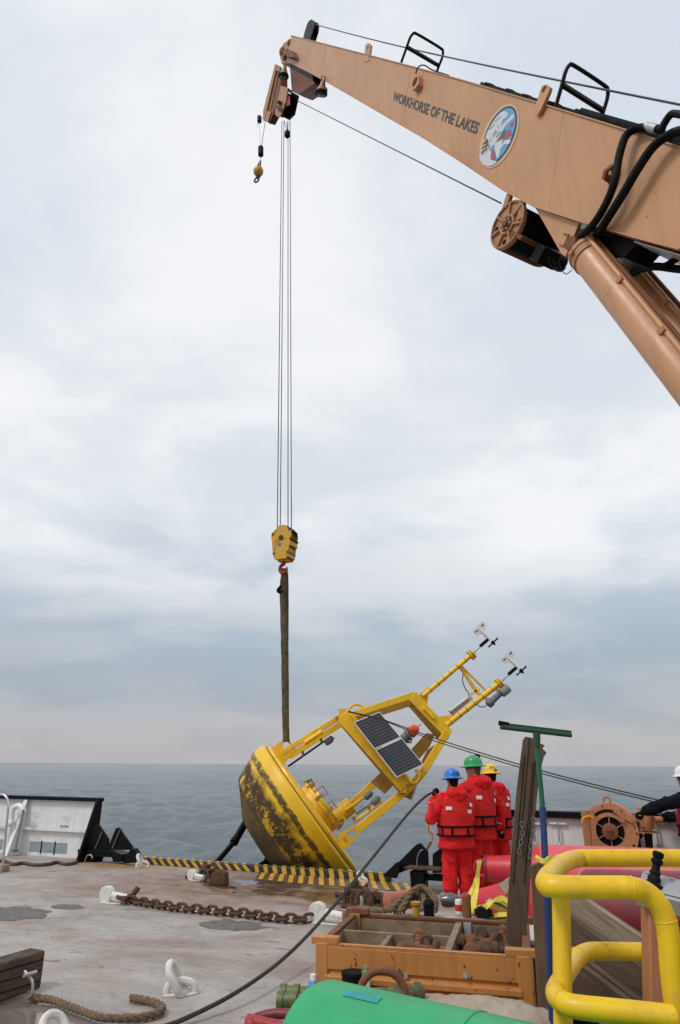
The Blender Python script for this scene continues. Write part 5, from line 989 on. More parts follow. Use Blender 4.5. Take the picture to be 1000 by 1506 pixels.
# ------------------------------------------------------------------ deck gear
def stadium(mb, c, R3, L_, w_, r, n=8, m=7):
    """oval chain link lying in its local xy plane, long axis x"""
    pts = []
    for k in range(n+1): t = -math.pi/2+math.pi*k/n; pts.append(V((L_/2-w_/2+w_/2*math.cos(t), w_/2*math.sin(t), 0)))
    for k in range(n+1): t = math.pi/2+math.pi*k/n; pts.append(V((-(L_/2-w_/2)+w_/2*math.cos(t), w_/2*math.sin(t), 0)))
    return mb.tube([V(c)+R3 @ p for p in pts], r, m, True)
def chain_thing(name, label, path, L_, w_, r, m, link_name='link', tilt=0.5, cat='chain'):
    t = thing(name, label, cat, V((path[0].x, path[0].y, min(p.z for p in path))))
    q = MB(); stadium(q, (0, 0, 0), Matrix.Identity(3), L_, w_, r); me0 = None
    pitch = L_-2*r*1.15; pts = [path[0]]; acc = 0
    dense = []
    for i in range(len(path)-1):
        n = max(2, int((path[i+1]-path[i]).length/0.004))
        dense += [path[i]+(path[i+1]-path[i])*(k/n) for k in range(n)]
    dense.append(path[-1]); pos = [dense[0]]
    for p in dense:
        if (p-pos[-1]).length >= pitch: pos.append(p)
    for i in range(len(pos)-1):
        c = (pos[i]+pos[i+1])/2; d = (pos[i+1]-pos[i]).normalized(); R3 = rotm(d, (0, 0, 1))   # z along chain
        base = Matrix((d, R3.col[0], R3.col[1])).transposed()
        rl = (tilt if i % 2 else tilt+math.pi/2)+random.uniform(-0.12, 0.12)
        Rm = base @ Matrix.Rotation(rl, 3, 'X')
        if me0 is None:
            o = q.build(link_name, m, None, loc=(0, 0, 0)); me0 = o.data
        else:
            o = bpy.data.objects.new(link_name, me0); COL.objects.link(o)
        o.parent = t; o.matrix_local = Matrix.Translation(c-ORG[t.name]) @ Rm.to_4x4()
    return t
# main chain across the deck
cp = [atZ(x, y, 0.05) for x, y in ((178, 1321), (215, 1328), (262, 1335), (318, 1340), (360, 1344), (405, 1350), (440, 1352), (462, 1350))]
chain_thing('chain', 'long rusty chain stretched across the deck between two white deck eyes', spline(cp, 6), 0.16, 0.105, 0.020, M['rust'], tilt=0.15)
cp = [atZ(x, y, 0.05) for x, y in ((487, 1342), (495, 1347), (505, 1349), (518, 1348), (528, 1346))]
chain_thing('chain', 'short end of dark rusty chain right of the white eye near the crate', spline(cp, 6), 0.16, 0.105, 0.020, M['rust'], tilt=0.15)
q = MB(); c = atZ(187, 1319, 0.09); q.tube(spline([c+U*0.02+W*0.09, c-U*0.13+W*0.06, c-U*0.15-W*0.02, c-U*0.06-W*0.09, c+U*0.04-W*0.08], 5), 0.026, 8); q.cyl(c+U*0.03-W*0.14-Z*0.02, c+U*0.03+W*0.13+Z*0.03, 0.028, n=12); q.cyl(c+U*0.03+W*0.10+Z*0.03, c+U*0.06+W*0.15+Z*0.10, 0.04, n=10)
tag(q.build('shackle', M['rust']), 'rusty shackle joining the long chain to the left white deck eye', 'shackle')
# chain heaps
def heap(label, px, spread, n, hgt, L_=0.17):
    c0 = atZ(*px, 0.0); t = thing('chain_heap', label, 'chain', c0); me0 = None
    for i in range(n):
        a = random.uniform(0, 6.28); rr = spread*math.sqrt(random.random()); hz = hgt*(1-rr/spread)*random.uniform(0.2, 1)+0.035
        Rm = Matrix.Rotation(random.uniform(0, 6.28), 3, 'Z') @ Matrix.Rotation(random.uniform(-0.9, 0.9), 3, 'X') @ Matrix.Rotation(random.uniform(-0.5, 0.5), 3, 'Y')
        if me0 is None:
            q = MB(); stadium(q, (0, 0, 0), Matrix.Identity(3), L_, 0.115, 0.022); o = q.build('link', M['rust'], None, loc=(0, 0, 0)); me0 = o.data
        else: o = bpy.data.objects.new('link', me0); COL.objects.link(o)
        o.parent = t; o.matrix_local = Matrix.Translation(U*(rr*math.cos(a)*1.5)+W*(rr*math.sin(a))+Z*hz) @ Rm.to_4x4()
    return t
t = heap('heap of rusty chain and iron at the striped kerb left of the buoy', (304, 1292), 0.20, 14, 0.16)
q = MB(); c = atZ(318, 1292, 0.10); q.prism([c-U*0.13-Z*0.10, c+U*0.16-Z*0.10, c+U*0.14+Z*0.08, c+U*0.02+Z*0.13, c-U*0.12+Z*0.05], W*0.16); q.build('iron_block', M['rust'], t, bevel=0.02)
t = heap('heap of rusty chain and shackles on the wet deck in front of the buoy', (532, 1328), 0.27, 24, 0.26, 0.19)
for k, (dx, dz) in enumerate(((-0.1, 0.16), (0.08, 0.2), (0.0, 0.1), (0.25, 0.1))):
    q = MB(); c = atZ(527, 1326, dz)+U*dx; q.tube(spline([c-U*0.09-Z*0.08, c-U*0.09+Z*0.06, c+Z*0.13, c+U*0.09+Z*0.06, c+U*0.09-Z*0.08], 5), 0.026, 8); q.cyl(c-U*0.14-Z*0.07, c+U*0.14-Z*0.07, 0.026, n=10); q.build('shackle_piece', M['rust'], t)
# white deck eyes
def deck_eye(px, label, sc=1.0, ang=0.3, post=False):
    c = atZ(*px, 0.0); t = thing('deck_eye', label, 'deck eye', c, 'white deck eyes')
    Rm = Matrix.Rotation(ang, 3, 'Z'); ex, ey = Rm @ V((1, 0, 0)), Rm @ V((0, 1, 0))
    q = MB(); q.prism([c+ex*0.14*sc*math.cos(a_)*(1+0.3*math.sin(3*a_+ang*9))+ey*0.10*sc*math.sin(a_)*(1+0.25*math.cos(2*a_+ang)) for a_ in [2*math.pi*i_/20 for i_ in range(20)]], Z*0.012); q.build('base_plate', M['eyew'], t, bevel=0.004)
    if post:
        q = MB(); a = c-ex*0.10*sc+Z*0.10*sc; q.cyl(a-ey*0.05, a+ey*0.05, 0.10*sc, n=20); q.box(c-ex*0.10*sc+Z*0.05*sc, (0.16*sc, 0.09, 0.10*sc), Rm); q.build('lug', M['eyew'], t, bevel=0.01)
        q = MB(); q.cyl(c-ex*0.10*sc+Z*0.10*sc, c+ex*0.24*sc+Z*0.075*sc, 0.045*sc, n=14); q.cyl(c+ex*0.0+Z*0.06*sc, c+ex*0.22*sc+Z*0.045*sc, 0.04*sc, n=14); q.build('shank', M['eyew'], t)
    else:
        q = MB(); q.tube(spline([c+ex*0.14*sc+Z*0.01, c+ex*0.12*sc+Z*0.07*sc, c+ex*0.02*sc+Z*0.10*sc, c-ex*0.08*sc+Z*0.07*sc, c-ex*0.10*sc+Z*0.01], 5), 0.032*sc, 8); q.build('staple', M['eyew'], t)
        Rl = Rm @ Matrix.Rotation(R_(58), 3, 'Y') @ Matrix.Rotation(0.25, 3, 'X')
        q = MB(); stadium(q, c-ex*0.02*sc+Z*0.115*sc-ey*0.03, Rl, 0.27*sc, 0.19*sc, 0.033*sc, 10, 9); q.build('ring', M['eyew'], t)
    return t
deck_eye((165, 1328), 'white deck eye bolted at the left end of the long chain', 1.05, -0.4, True)
deck_eye((262, 1462), 'white deck eye with oval ring alone on the open grey deck', 1.0, 0.2)
deck_eye((480, 1358), 'white deck eye at the right end of the long chain near the crate', 1.15, -0.4, True)
deck_eye((85, 1545), 'white deck eye at the bottom edge beside the brown rope', 0.9, -0.3)
deck_eye((208, 1275), 'small white deck eye at the left end of the striped kerb', 0.9, 0.2)
deck_eye((287, 1295), 'small white deck eye beside the rusty heap at the kerb', 0.8, -0.6, True)
deck_eye((533, 1297), 'small white deck eye with ring under the buoy rim', 0.62, -0.5)

# timber at left with rope
tb = thing('timber_baulk', 'dark weathered timber baulk lying at the left edge', 'timber', atZ(30, 1462, 0))
a = atZ(60, 1453, 0); b = atZ(-160, 1530, 0); ax = (b-a).normalized(); sd_ = ax.cross(Z); sd_ = sd_ if sd_.y > 0 else -sd_
q = MB(); 
n_ = 14
prof_ = [(0, 0.0), (0.20, 0.0), (0.20, 0.285), (0, 0.285)]
for i in range(n_): pass
q.prism([a, a+sd_*0.18, a+sd_*0.18+Z*0.29, a+Z*0.285], b-a); tbb = q.build('baulk', mat('baulk_wood', (0.10, 0.068, 0.045), 0.9, var=0.4, scale=7, dirt=(0.03, 0.022, 0.016), dirt_amt=0.6, dirt_scale=4, bump=0.8, bscale=14, stretch=(1, 1, 5)), tb, bevel=0.015)
for k in range(3):
    q = MB(); z = 0.06+0.08*k; q.bar(a+ax*0.02-sd_*0.002+Z*z, b-sd_*0.002+Z*(z+0.015), 0.008, 0.006, Z); q.build('check_crack', M['strap'], tbb)
c = atZ(37, 1450, 0.12); q = MB(); q.tube(spline([c+Z*0.1+sd_*0.03, c+Z*0.04-sd_*0.07, c-Z*0.05-sd_*0.08, c-Z*0.08-sd_*0.02], 5), 0.012, 7); q.cyl(c+Z*0.09-ax*0.06-sd_*0.04, c+Z*0.09+ax*0.07-sd_*0.04, 0.014, n=10); q.build('shackle', M['galv'], tb)
def laid_rope(mb, pts, r, turns=9.0, strands=3):
    """three twisted strands"""
    sp_ = spline(pts, 14); Ls = 0
    fr = None; lines = [[] for _ in range(strands)]
    for i, p in enumerate(sp_):
        t_ = (sp_[min(i+1, len(sp_)-1)]-sp_[max(i-1, 0)]).normalized()
        if i: Ls += (p-sp_[i-1]).length
        x = rotm(t_).col[0].copy() if fr is None else (fr-t_*fr.dot(t_)).normalized(); fr = x; y = t_.cross(x)
        for k in range(strands):
            an = Ls*turns/r*0.07*2+2*math.pi*k/strands; lines[k].append(p+(x*math.cos(an)+y*math.sin(an))*r*0.5)
    for l in lines: mb.tube(l, r*0.56, 6)
    return mb
q = MB(); rp = [atZ(x, y, z) for x, y, z in ((40, 1461, 0.07), (50, 1467, 0.04), (75, 1470, 0.035), (105, 1481, 0.035), (150, 1496, 0.035), (200, 1497, 0.035), (232, 1490, 0.035), (239, 1482, 0.035), (228, 1474, 0.035), (210, 1470, 0.035), (192, 1467, 0.04))]
laid_rope(q, rp, 0.029, 7); tag(q.build('rope', M['rope']), 'thick brown rope end curling on the deck from the timber baulk', 'rope')
# tag line from the crew to the foreground
q = MB(); hp_ = [atY(640, 1164, 10.9), atY(625, 1172, 10.75), atY(600, 1197, 10.4), atY(545, 1265, 9.5), atY(480, 1345, 8.4), atY(420, 1407, 7.4), atY(350, 1458, 6.6), atZ(270, 1499, 0.04), atZ(220, 1515, 0.025), atZ(120, 1540, 0.025)]
q.tube(spline(hp_, 8), 0.0175, 8); tag(q.build('tag_line', M['line']), 'dark tag line from the blue helmet man down to the front deck', 'rope')
# orange crate
cA, cB, cC = atZ(469, 1388, 0.65), atZ(776, 1409, 0.65), atZ(541, 1346, 0.65)
ex = (cB-cA); ex.z = 0; cw = ex.length; ex.normalize(); ey = V((-ex.y, ex.x, 0)); cdp = 1.10
c0 = V((cA.x, cA.y, 0)); CR = Matrix((ex, ey, Z)).transposed()
def K(x, y, z): return c0+ex*x+ey*y+Z*z
crt = thing('parts_crate', 'open orange steel crate with rust chips, full of rusty pins', 'crate', K(cw/2, cdp/2, 0))
# corrugated panels
def corr(x0, y0, dx, dy, Ln, outw):
    nn = V(outw); dv = (ex*dx+ey*dy); prof = [(0.012, 0.10), (0.012, 0.20), (0.0, 0.215), (0.0, 0.235), (0.028, 0.25), (0.028, 0.285), (0.0, 0.30), (0.0, 0.325), (0.028, 0.34), (0.028, 0.375), (0.0, 0.39), (0.0, 0.415), (0.028, 0.43), (0.028, 0.465), (0.0, 0.48), (0.0, 0.495), (0.015, 0.505), (0.015, 0.64)]
    st = K(x0, y0, 0); out = [st+nn*a_+Z*z_ for a_, z_ in prof]+[st-nn*0.012+Z*0.64, st-nn*0.012+Z*0.10]
    q = MB(); q.prism(out, dv*Ln); return q.build('panel', M['crate'], crt, bevel=0.004)
corr(0.05, 0.0, 1, 0, cw-0.10, -ey); corr(0.0, 0.05, 0, 1, cdp-0.10, -ex); corr(cw, 0.05, 0, 1, cdp-0.10, ex); corr(0.05, cdp, 1, 0, cw-0.10, ey)
for x in (0, cw):
    for y in (0, cdp):
        s1, s2 = (-1 if x == 0 else 1), (-1 if y == 0 else 1)
        q = MB(); q.box(K(x-s1*0.025, y-s2*0.025, 0.33), (0.09, 0.09, 0.66), CR); q.build('corner_post', M['crate'], crt, bevel=0.006)
        q = MB(); q.box(K(x-s1*0.045, y-s2*0.02, 0.675), (0.20, 0.07, 0.05), CR); q.build('corner_cap', M['crate'] if y == 0 else M['rust2'], crt, bevel=0.008)
for x, z in ((0.34, 0.53), (0.62, 0.50), (1.02, 0.53)):
    q = MB(); q.cyl(K(x*cw/1.43, -0.015, z), K(x*cw/1.43, -0.03, z), 0.016, n=8); q.build('bolt', M['galv'], crt)
for a_, b_, wd in ((K(0.06, 0.012, 0.648), K(cw-0.06, 0.012, 0.648), 0.05), (K(0.06, cdp-0.012, 0.648), K(cw-0.06, cdp-0.012, 0.648), 0.05), (K(0.012, 0.06, 0.648), K(0.012, cdp-0.06, 0.648), 0.05), (K(cw-0.012, 0.06, 0.648), K(cw-0.012, cdp-0.06, 0.648), 0.05)):
    q = MB(); q.bar(a_, b_, wd, 0.018, Z); q.build('top_rim', M['rust2'] if wd < 1 and a_ != K(0.06, 0.012, 0.648) else M['crate'], crt)
q = MB(); q.box(K(cw/2, cdp/2, 0.14), (cw-0.06, cdp-0.06, 0.04), CR); q.build('floor', M['cratein'], crt)
# inner lining and wooden dividers
for a_, b_ in ((K(0.04, cdp-0.035, 0.56), K(cw-0.04, cdp-0.035, 0.56)), (K(0.035, 0.05, 0.56), K(0.035, cdp-0.05, 0.56))):
    q = MB(); q.bar(a_, b_, 0.14, 0.03, Z) if False else q.bar(a_, b_, 0.03, 0.13, Z); q.build('liner_board', M['woodc'], crt)
q = MB(); q.bar(K(0.04, 0.55, 0.55), K(0.92, 0.55, 0.55), 0.035, 0.17, Z); q.build('divider', M['woodc'], crt, bevel=0.004)
q = MB(); q.bar(K(0.90, 0.10, 0.565), K(0.90, cdp-0.05, 0.565), 0.05, 0.15, Z); q.build('divider', M['woodc'], crt, bevel=0.004)
q = MB(); q.bar(K(0.42, 0.05, 0.54), K(0.42, 0.53, 0.54), 0.04, 0.17, Z); q.build('divider', M['woodc'], crt, bevel=0.004)
q = MB(); q.bar(K(0.06, cdp-0.06, 0.38), K(0.88, cdp-0.06, 0.38), 0.02, 0.24, Z); q.build('back_lining', M['cratein'], crt)
q = MB(); q.box(K(0.97, cdp-0.06, 0.55), (0.06, 0.02, 0.18), CR); q.build('bracket', M['galv'], crt)
# rusty pins in the crate
me0 = None
def pin_mesh():
    q = MB(); q.cyl((0, 0, -0.13), (0, 0, 0.13), 0.030, n=14); q.lathe([(0.030, 0), (0.046, 0.008), (0.048, 0.04), (0.038, 0.05)], (0, 0, 0.13), (0, 0, 1), 14); q.torus((0, 0, 0.05), (0, 0, 1), 0.032, 0.008, 14, 6)
    return q
random.seed(11)
pins = []
for i in range(64):
    x = random.uniform(0.58, 0.76) if i < 24 else random.uniform(1.06, cw-0.24); y = random.uniform(0.22, 0.36) if i < 24 else random.uniform(0.22, cdp-0.25)
    z = 0.47+0.14*random.random()
    Rm = Matrix.Rotation(random.uniform(0, 6.28), 3, 'Z') @ Matrix.Rotation(R_(random.choice((90, 84, 97, 80, 72))), 3, 'X')
    if me0 is None: o = pin_mesh().build('rusty_pin', M['rust'], None, loc=(0, 0, 0)); me0 = o.data
    else: o = bpy.data.objects.new('rusty_pin', me0); COL.objects.link(o)
    o.matrix_world = Matrix.Translation(K(x, y, z)) @ Rm.to_4x4()
    if i % 3 == 0: o.material_slots[0].link = 'OBJECT'; o.material_slots[0].material = M['rust2']
    bn_ = 'middle bin' if i < 24 else 'right bin'; tag(o, ('orange rusted' if i % 3 == 0 else 'dark rusty')+' steel pin loose in the '+bn_+' of the orange crate', 'steel pin', ('orange' if i % 3 == 0 else 'dark')+' rusty pins, '+bn_+' of the crate')
for x, y, z, lab in ((0.60, 0.30, 0.40, 'rusty bent shackle in the middle bin of the crate'), (1.10, 0.62, 0.44, 'rusty bent shackle in the right bin of the crate')):
    q = MB(); c = K(x, y, z); q.tube(spline([c-ex*0.07, c-ex*0.08+Z*0.09, c+Z*0.16, c+ex*0.08+Z*0.09, c+ex*0.07], 6), 0.028, 8); tag(q.build('shackle', M['rust']), lab, 'shackle')
# board behind the crate with rope coil and oddments
bA = K(0.25, cdp+0.06, 0.0); pz = 0.50
bx_ = thing('board_box', 'low box with dirty white board top just behind the orange crate', 'box', K(1.2, cdp+0.5, 0))
q = MB(); q.box(K(1.15, cdp+0.48, pz/2), (1.85, 0.78, pz-0.03), CR); q.build('box_body', M['wood'], bx_, bevel=0.01)
for k in range(4):
    q = MB(); q.box(K(1.15, cdp+0.19+0.195*k, pz-0.005), (1.9, 0.185, 0.035), CR); q.build('plank', M['pallet'], bx_, bevel=0.005)
cz = pz+0.03
def KZ(x, y): return atZ(x, y, cz)
cl = thing('rope_coil', 'brown coiled rope flaked down behind the crate', 'rope', KZ(600, 1338))
for k in range(7):
    q = MB(); o_ = 0.034*k
    c = atZ(612, 1338, cz+0.02+0.015*(k % 3))+ex*(0.03*k-0.12)
    pts = [c-ex*0.17-ey*0.12, c-ex*0.06+ey*0.04+Z*(0.05+0.02*k), c+ex*0.02+ey*0.16+Z*(0.10+0.01*k), c+ex*0.12+ey*0.10+Z*(0.09), c+ex*0.14-ey*0.10+Z*0.02]
    laid_rope(q, pts, 0.026, 6); q.build('rope_turn', M['rope'], cl)
q = MB(); pts = [atZ(x, y, cz+z) for x, y, z in ((520, 1345, -0.30), (528, 1335, -0.1), (548, 1338, 0.0), (565, 1338, 0.03), (590, 1330, 0.06), (612, 1322, 0.08))]; laid_rope(q, pts, 0.026, 6); q.build('rope_tail', M['rope'], cl)
rc = thing('rope_coil', 'small frayed rope knot at the back left corner of the crate', 'rope', K(-0.1, cdp-0.1, 0))
for k in range(5):
    q = MB(); c = atZ(522, 1348, 0.12+0.03*k); laid_rope(q, [c+ex*0.13*math.cos(a)+ey*0.10*math.sin(a)+Z*0.03*math.sin(a*2+k) for a in [k*0.7+i*0.9 for i in range(8)]], 0.024, 6); q.build('rope_turn', M['rope'], rc)
q = MB(); a, b = atZ(566, 1326, cz+0.06), atZ(606, 1322, cz+0.06); q.lathe([(0.03, 0), (0.075, 0.02), (0.08, 0.1), (0.085, 0.3), (0.075, 0.38), (0.02, 0.4)], a, b-a, 18); tag(q.build('net_float', mat('terracotta', (0.40, 0.13, 0.07), 0.75, var=0.2, dirt=(0.2, 0.09, 0.06), dirt_amt=0.4)), 'terracotta coloured small float lying beside the coiled rope', 'float')
q = MB(); c = atZ(612, 1344, 0.66); q.cyl(c-Z*0.12, c+Z*0.06, 0.032, n=14); q.lathe([(0.032, 0), (0.045, 0.01), (0.045, 0.03), (0.02, 0.035)], c+Z*0.06, (0, 0, 1), 14); tag(q.build('marker_peg', mat('ochre_peg', (0.45, 0.24, 0.02), 0.5, dirt=(0.1, 0.05, 0.02), dirt_amt=0.5, dirt_scale=10)), 'ochre yellow peg standing at the back edge of the crate', 'peg')
q = MB(); c = atZ(631, 1342, 0.66); q.cyl(c-Z*0.12, c+Z*0.05, 0.045, n=14); q.ball(c+Z*0.06, 0.05); tag(q.build('iron_bollard', M['rubber']), 'short black iron stub beside the ochre peg', 'stub')
q = MB(); c = KZ(663, 1334)+Z*0.06; q.lathe([(0.02, -0.10), (0.05, -0.09), (0.065, -0.04), (0.065, 0.02), (0.04, 0.07), (0.035, 0.10)], c, (1, -0.2, 0.1), 18); tag(q.build('glass_float', mat('grey_bulb', (0.12, 0.125, 0.12), 0.25, 0.3, var=0.4, scale=20)), 'small round dark grey bulb on the white board', 'bulb')
cn = thing('drink_can', 'red and white drink can standing on the white board', 'can', KZ(675, 1345))
q = MB(); c = V(KZ(675, 1345)); q.lathe([(0.028, 0), (0.034, 0.008), (0.034, 0.03)], c, (0, 0, 1), 20); q.lathe([(0.0342, 0.085), (0.034, 0.115), (0.029, 0.125), (0.02, 0.122)], c, (0, 0, 1), 20); q.build('can_ends', M['whitep'], cn)
q = MB(); q.lathe([(0.034, 0.03), (0.034, 0.085)], c, (0, 0, 1), 20); q.build('can_sleeve', M['canred'], cn)
q = MB(); c = V(KZ(687, 1349)); q.cyl(c, c+Z*0.17, 0.042, n=16); q.ball(c+Z*0.17, (0.042, 0.042, 0.03)); tag(q.build('iron_stub', M['brown']), 'brown rusty round stub standing beside the drink can', 'stub')
# ratchet strap
rs_ = thing('ratchet_strap', 'yellow ratchet strap heaped on the board beneath the red floats', 'strap', KZ(715, 1345))
def ribbon(mb, pts, wd, wdir):
    sp_ = spline(pts, 7); vs = []; wd_ = V(wdir).normalized()*wd/2
    for i, p in enumerate(sp_): tw = Matrix.Rotation(0.5*math.sin(i*0.35), 3, 'Z'); vs += [p-tw @ wd_, p+tw @ wd_]
    n = len(sp_); mb.add(vs, [(2*i, 2*i+1, 2*i+3, 2*i+2) for i in range(n-1)], True)
    mb.add([v_+V((0, 0.004, 0.002)) for v_ in vs], [(2*i+2, 2*i+3, 2*i+1, 2*i) for i in range(n-1)], True)
q = MB(); ribbon(q, [atY(705, 1266, 8.0), atY(702, 1290, 7.9), atY(699, 1312, 7.75), atY(694, 1345, 7.3)], 0.06, (1, 0.2, 0)); q.build('webbing', M['ystrap'], rs_)
q = MB(); ribbon(q, [atY(700, 1292, 7.9), atY(695, 1305, 7.8), atY(691, 1316, 7.7)], 0.04, (1, 0.2, 0)); q.build('webbing', M['ystrap'], rs_)
for k in range(5):
    q = MB(); c = atZ(718+4*k, 1346-1.5*k, cz+0.01+0.012*k); ribbon(q, [c-ex*0.14+Z*0.01, c-ex*0.09+Z*0.06-ey*0.03*k, c+ex*0.02+Z*(0.07+0.01*k), c+ex*0.13+Z*0.04, c+ex*0.15-Z*0.01, c-ex*0.02-Z*0.02-ey*0.06], 0.05, (0.3, 1, 0.35+0.1*k)); q.build('webbing', M['ystrap'] if k != 2 else M['hblk'], rs_)
q = MB(); c = atZ(726, 1331, cz+0.08); q.prism([c-ex*0.07+Z*0.03, c+ex*0.05-Z*0.05, c+ex*0.08-Z*0.03, c-ex*0.03+Z*0.055], -ey*0.01); q.build('label_tag', M['whitep'], rs_)
q = MB(); c = atZ(711, 1342, cz+0.05); q.box(c, (0.12, 0.07, 0.09), CR); q.cyl(c-ex*0.08, c+ex*0.08, 0.03, n=10); q.build('ratchet', M['rubber'], rs_, bevel=0.01)

# big green float in front
gA = V((-0.12, 4.24, 0.40)); gB = V((1.66, 3.02, 0.39)); gax = (gB-gA).normalized(); gl = (gB-gA).length; gr = 0.385
gf = thing('foam_float', 'large bright green cylindrical foam float lying in the foreground', 'float', V(((gA+gB)/2).xy.to_3d()))
q = MB(); q.lathe([(0.05, -0.07), (0.18, -0.06), (0.31, -0.035), (0.365, 0.0), (gr, 0.05), (gr, gl-0.05), (0.37, gl), (0.05, gl+0.05)], gA, gax, 64); q.build('float_body', M['green'], gf)
q = MB(); q.torus(gA+gax*0.9, gax, gr+0.0, 0.006, 64, 6); q.build('mould_seam', M['green'], gf)
tp = MB(); R3 = rotm(gax); n_ = 8; vs = []; nl = 14
aT = atan0 = None
def on_cyl(px, py, r):
    """where the view through a point meets the float"""
    o_ = CAM; d_ = ray(px, py).normalized(); oc = o_-gA; dd = d_-gax*d_.dot(gax); oo = oc-gax*oc.dot(gax); a_ = dd.dot(dd); b_ = 2*dd.dot(oo); c_ = oo.dot(oo)-r*r; di = max(0, b_*b_-4*a_*c_); return o_+d_*((-b_-math.sqrt(di))/(2*a_))
def cylco(p): d_ = p-gA; h_ = d_.dot(gax); rr = d_-gax*h_; x_ = R3.col[0]; y_ = R3.col[1]; return h_, math.atan2(rr.dot(y_), rr.dot(x_))
h0, t0 = cylco(on_cyl(512, 1456, gr)); h1, t1 = cylco(on_cyl(553, 1476, gr))
grid = []
for i in range(9):
    for j in range(13):
        hh = h0+(h1-h0)*i/8+0.008*(j % 2); tt = t0+(t1-t0)*j/12; grid.append(gA+gax*hh+(R3.col[0]*math.cos(tt)+R3.col[1]*math.sin(tt))*(gr+0.003))
tp.add(grid, [(i*13+j, i*13+j+1, (i+1)*13+j+1, (i+1)*13+j) for i in range(8) for j in range(12)], True); tp.build('tape_patch', M['tape'], gf)
# stuff between float and crate, on a dunnage board
db = thing('dunnage', 'low stack of boards between the green float and the crate', 'boards', K(0.7, -0.45, 0))
for k in range(3):
    q = MB(); q.box(K(0.80, -0.30, 0.07+0.14*k), (1.25, 0.36, 0.13), CR); q.build('board', M['wood'], db, bevel=0.01)
dz = 0.415
def KD(x, y, z=0.0): return atZ(x, y, dz+z)
q = MB(); c = atZ(563, 1462, 0.49); q.tube([c+ex*0.14*math.cos(a)+Z*(0.13*math.sin(a))+ey*0.02*math.cos(a) for a in [2*math.pi*i/28 for i in range(28)]], 0.026, 10, True); tag(q.build('iron_ring', M['rust2']), 'rusty iron ring standing against the crate front', 'ring')
q = MB(); c = V(KD(519, 1458)); q.lathe([(0.075, 0), (0.075, 0.09), (0.08, 0.095), (0.08, 0.115), (0.05, 0.12), (0.001, 0.115)], c, (0, 0, 1), 22); tag(q.build('black_cap', M['rubber']), 'round black plastic cap beside the iron ring', 'cap')
q = MB(); c = V(KD(538, 1462)); q.lathe([(0.03, 0), (0.03, 0.07), (0.022, 0.09)], c, (0, 0, 1), 16); bt = q.build('bottle', M['whitep']); tag(bt, 'small bottle with a green cap peeking over the green float', 'bottle'); ORG[bt.name] = bt.location.copy()
q = MB(); q.lathe([(0.028, 0.085), (0.028, 0.13), (0.02, 0.134)], c, (0, 0, 1), 16); q.build('cap', M['gcap'], bt)
q = MB(); c = V(atZ(461, 1466, 0.33)); q.lathe([(0.04, -0.33), (0.042, 0.06), (0.03, 0.095), (0.024, 0.10)], c, (0, 0, 1), 18); bt = q.build('bottle', M['bottle']); tag(bt, 'blue bottle with white cap at the left end of the green float', 'bottle'); ORG[bt.name] = bt.location.copy()
q = MB(); q.lathe([(0.026, 0.10), (0.026, 0.135), (0.02, 0.137)], c, (0, 0, 1), 16); q.build('cap', M['whitep'], bt)
q = MB(); 
pts = [KD(x, y, 0.06) for x, y in ((540, 1470), (570, 1468), (600, 1464), (618, 1456))]; q.tube(spline(pts, 4), [0.05, 0.055, 0.06, 0.06, 0.055, 0.06, 0.065, 0.06, 0.05, 0.045, 0.05, 0.055, 0.02], 10); tag(q.build('gear_bag', mat('camouflage_cloth', (0.12, 0.12, 0.07), 0.9, var=0.5, scale=16, dirt=(0.25, 0.2, 0.13), dirt_amt=0.5, dirt_scale=10, bump=0.5)), 'mottled green rag rolled behind the green float', 'rag')
q = MB(); 
for x, y, s_ in ((640, 1482, 0.06), (675, 1486, 0.07), (710, 1489, 0.08), (745, 1495, 0.08), (770, 1502, 0.07)): q.ball(KD(x, y, -0.035), (0.22, 0.15, s_))
sack = MB(); sack.v = q.v; sack.f = q.f; sack.sm = q.sm
skr = thing('canvas_sack', 'pale canvas sack slumped behind the green float', 'sack', KD(700, 1490))
fuse(sack, 'cloth', M['canvas'], skr, 0.016, 6, 0.012, 0.08)
# couplings and red shackle at lower left of the crate
for px, py, ln, m, lab in ((412, 1459, 0.34, 'brass', 'green corroded hose coupling left of the crate, the upper one'), (408, 1470, 0.36, 'brass', 'green corroded hose coupling left of the crate, the lower one')):
    c = atZ(px, py, 0.08); ax = (ex*0.97+ey*0.12).normalized(); q = MB(); q.lathe([(0.035, 0.0), (0.06, 0.0), (0.06, 0.05), (0.05, 0.055), (0.05, 0.10), (0.062, 0.11), (0.062, 0.16), (0.048, 0.17), (0.048, ln-0.05), (0.06, ln-0.04), (0.06, ln), (0.03, ln)], c, ax, 20)
    o = q.build('hose_coupling', M[m]); tag(o, lab, 'hose coupling')
rsh = thing('red_shackle', 'large dark red shackle on the deck beside the green float', 'shackle', atZ(395, 1500, 0))
q = MB(); c = atZ(408, 1507, 0.05); q.tube(spline([c-ex*0.18-ey*0.05, c-ex*0.20+ey*0.08, c-ex*0.05+ey*0.12+Z*0.03, c+ex*0.12+ey*0.1+Z*0.03, c+ex*0.20-ey*0.0, c+ex*0.15-ey*0.12], 6), 0.036, 10); q.build('bow', M['maroon'], rsh)
q = MB(); q.cyl(c-ex*0.22-ey*0.03+Z*0.02, c+ex*0.16-ey*0.14+Z*0.02, 0.042, n=14); q.ball(c-ex*0.18-ey*0.06, 0.055); q.build('pin', M['hookred'], rsh)
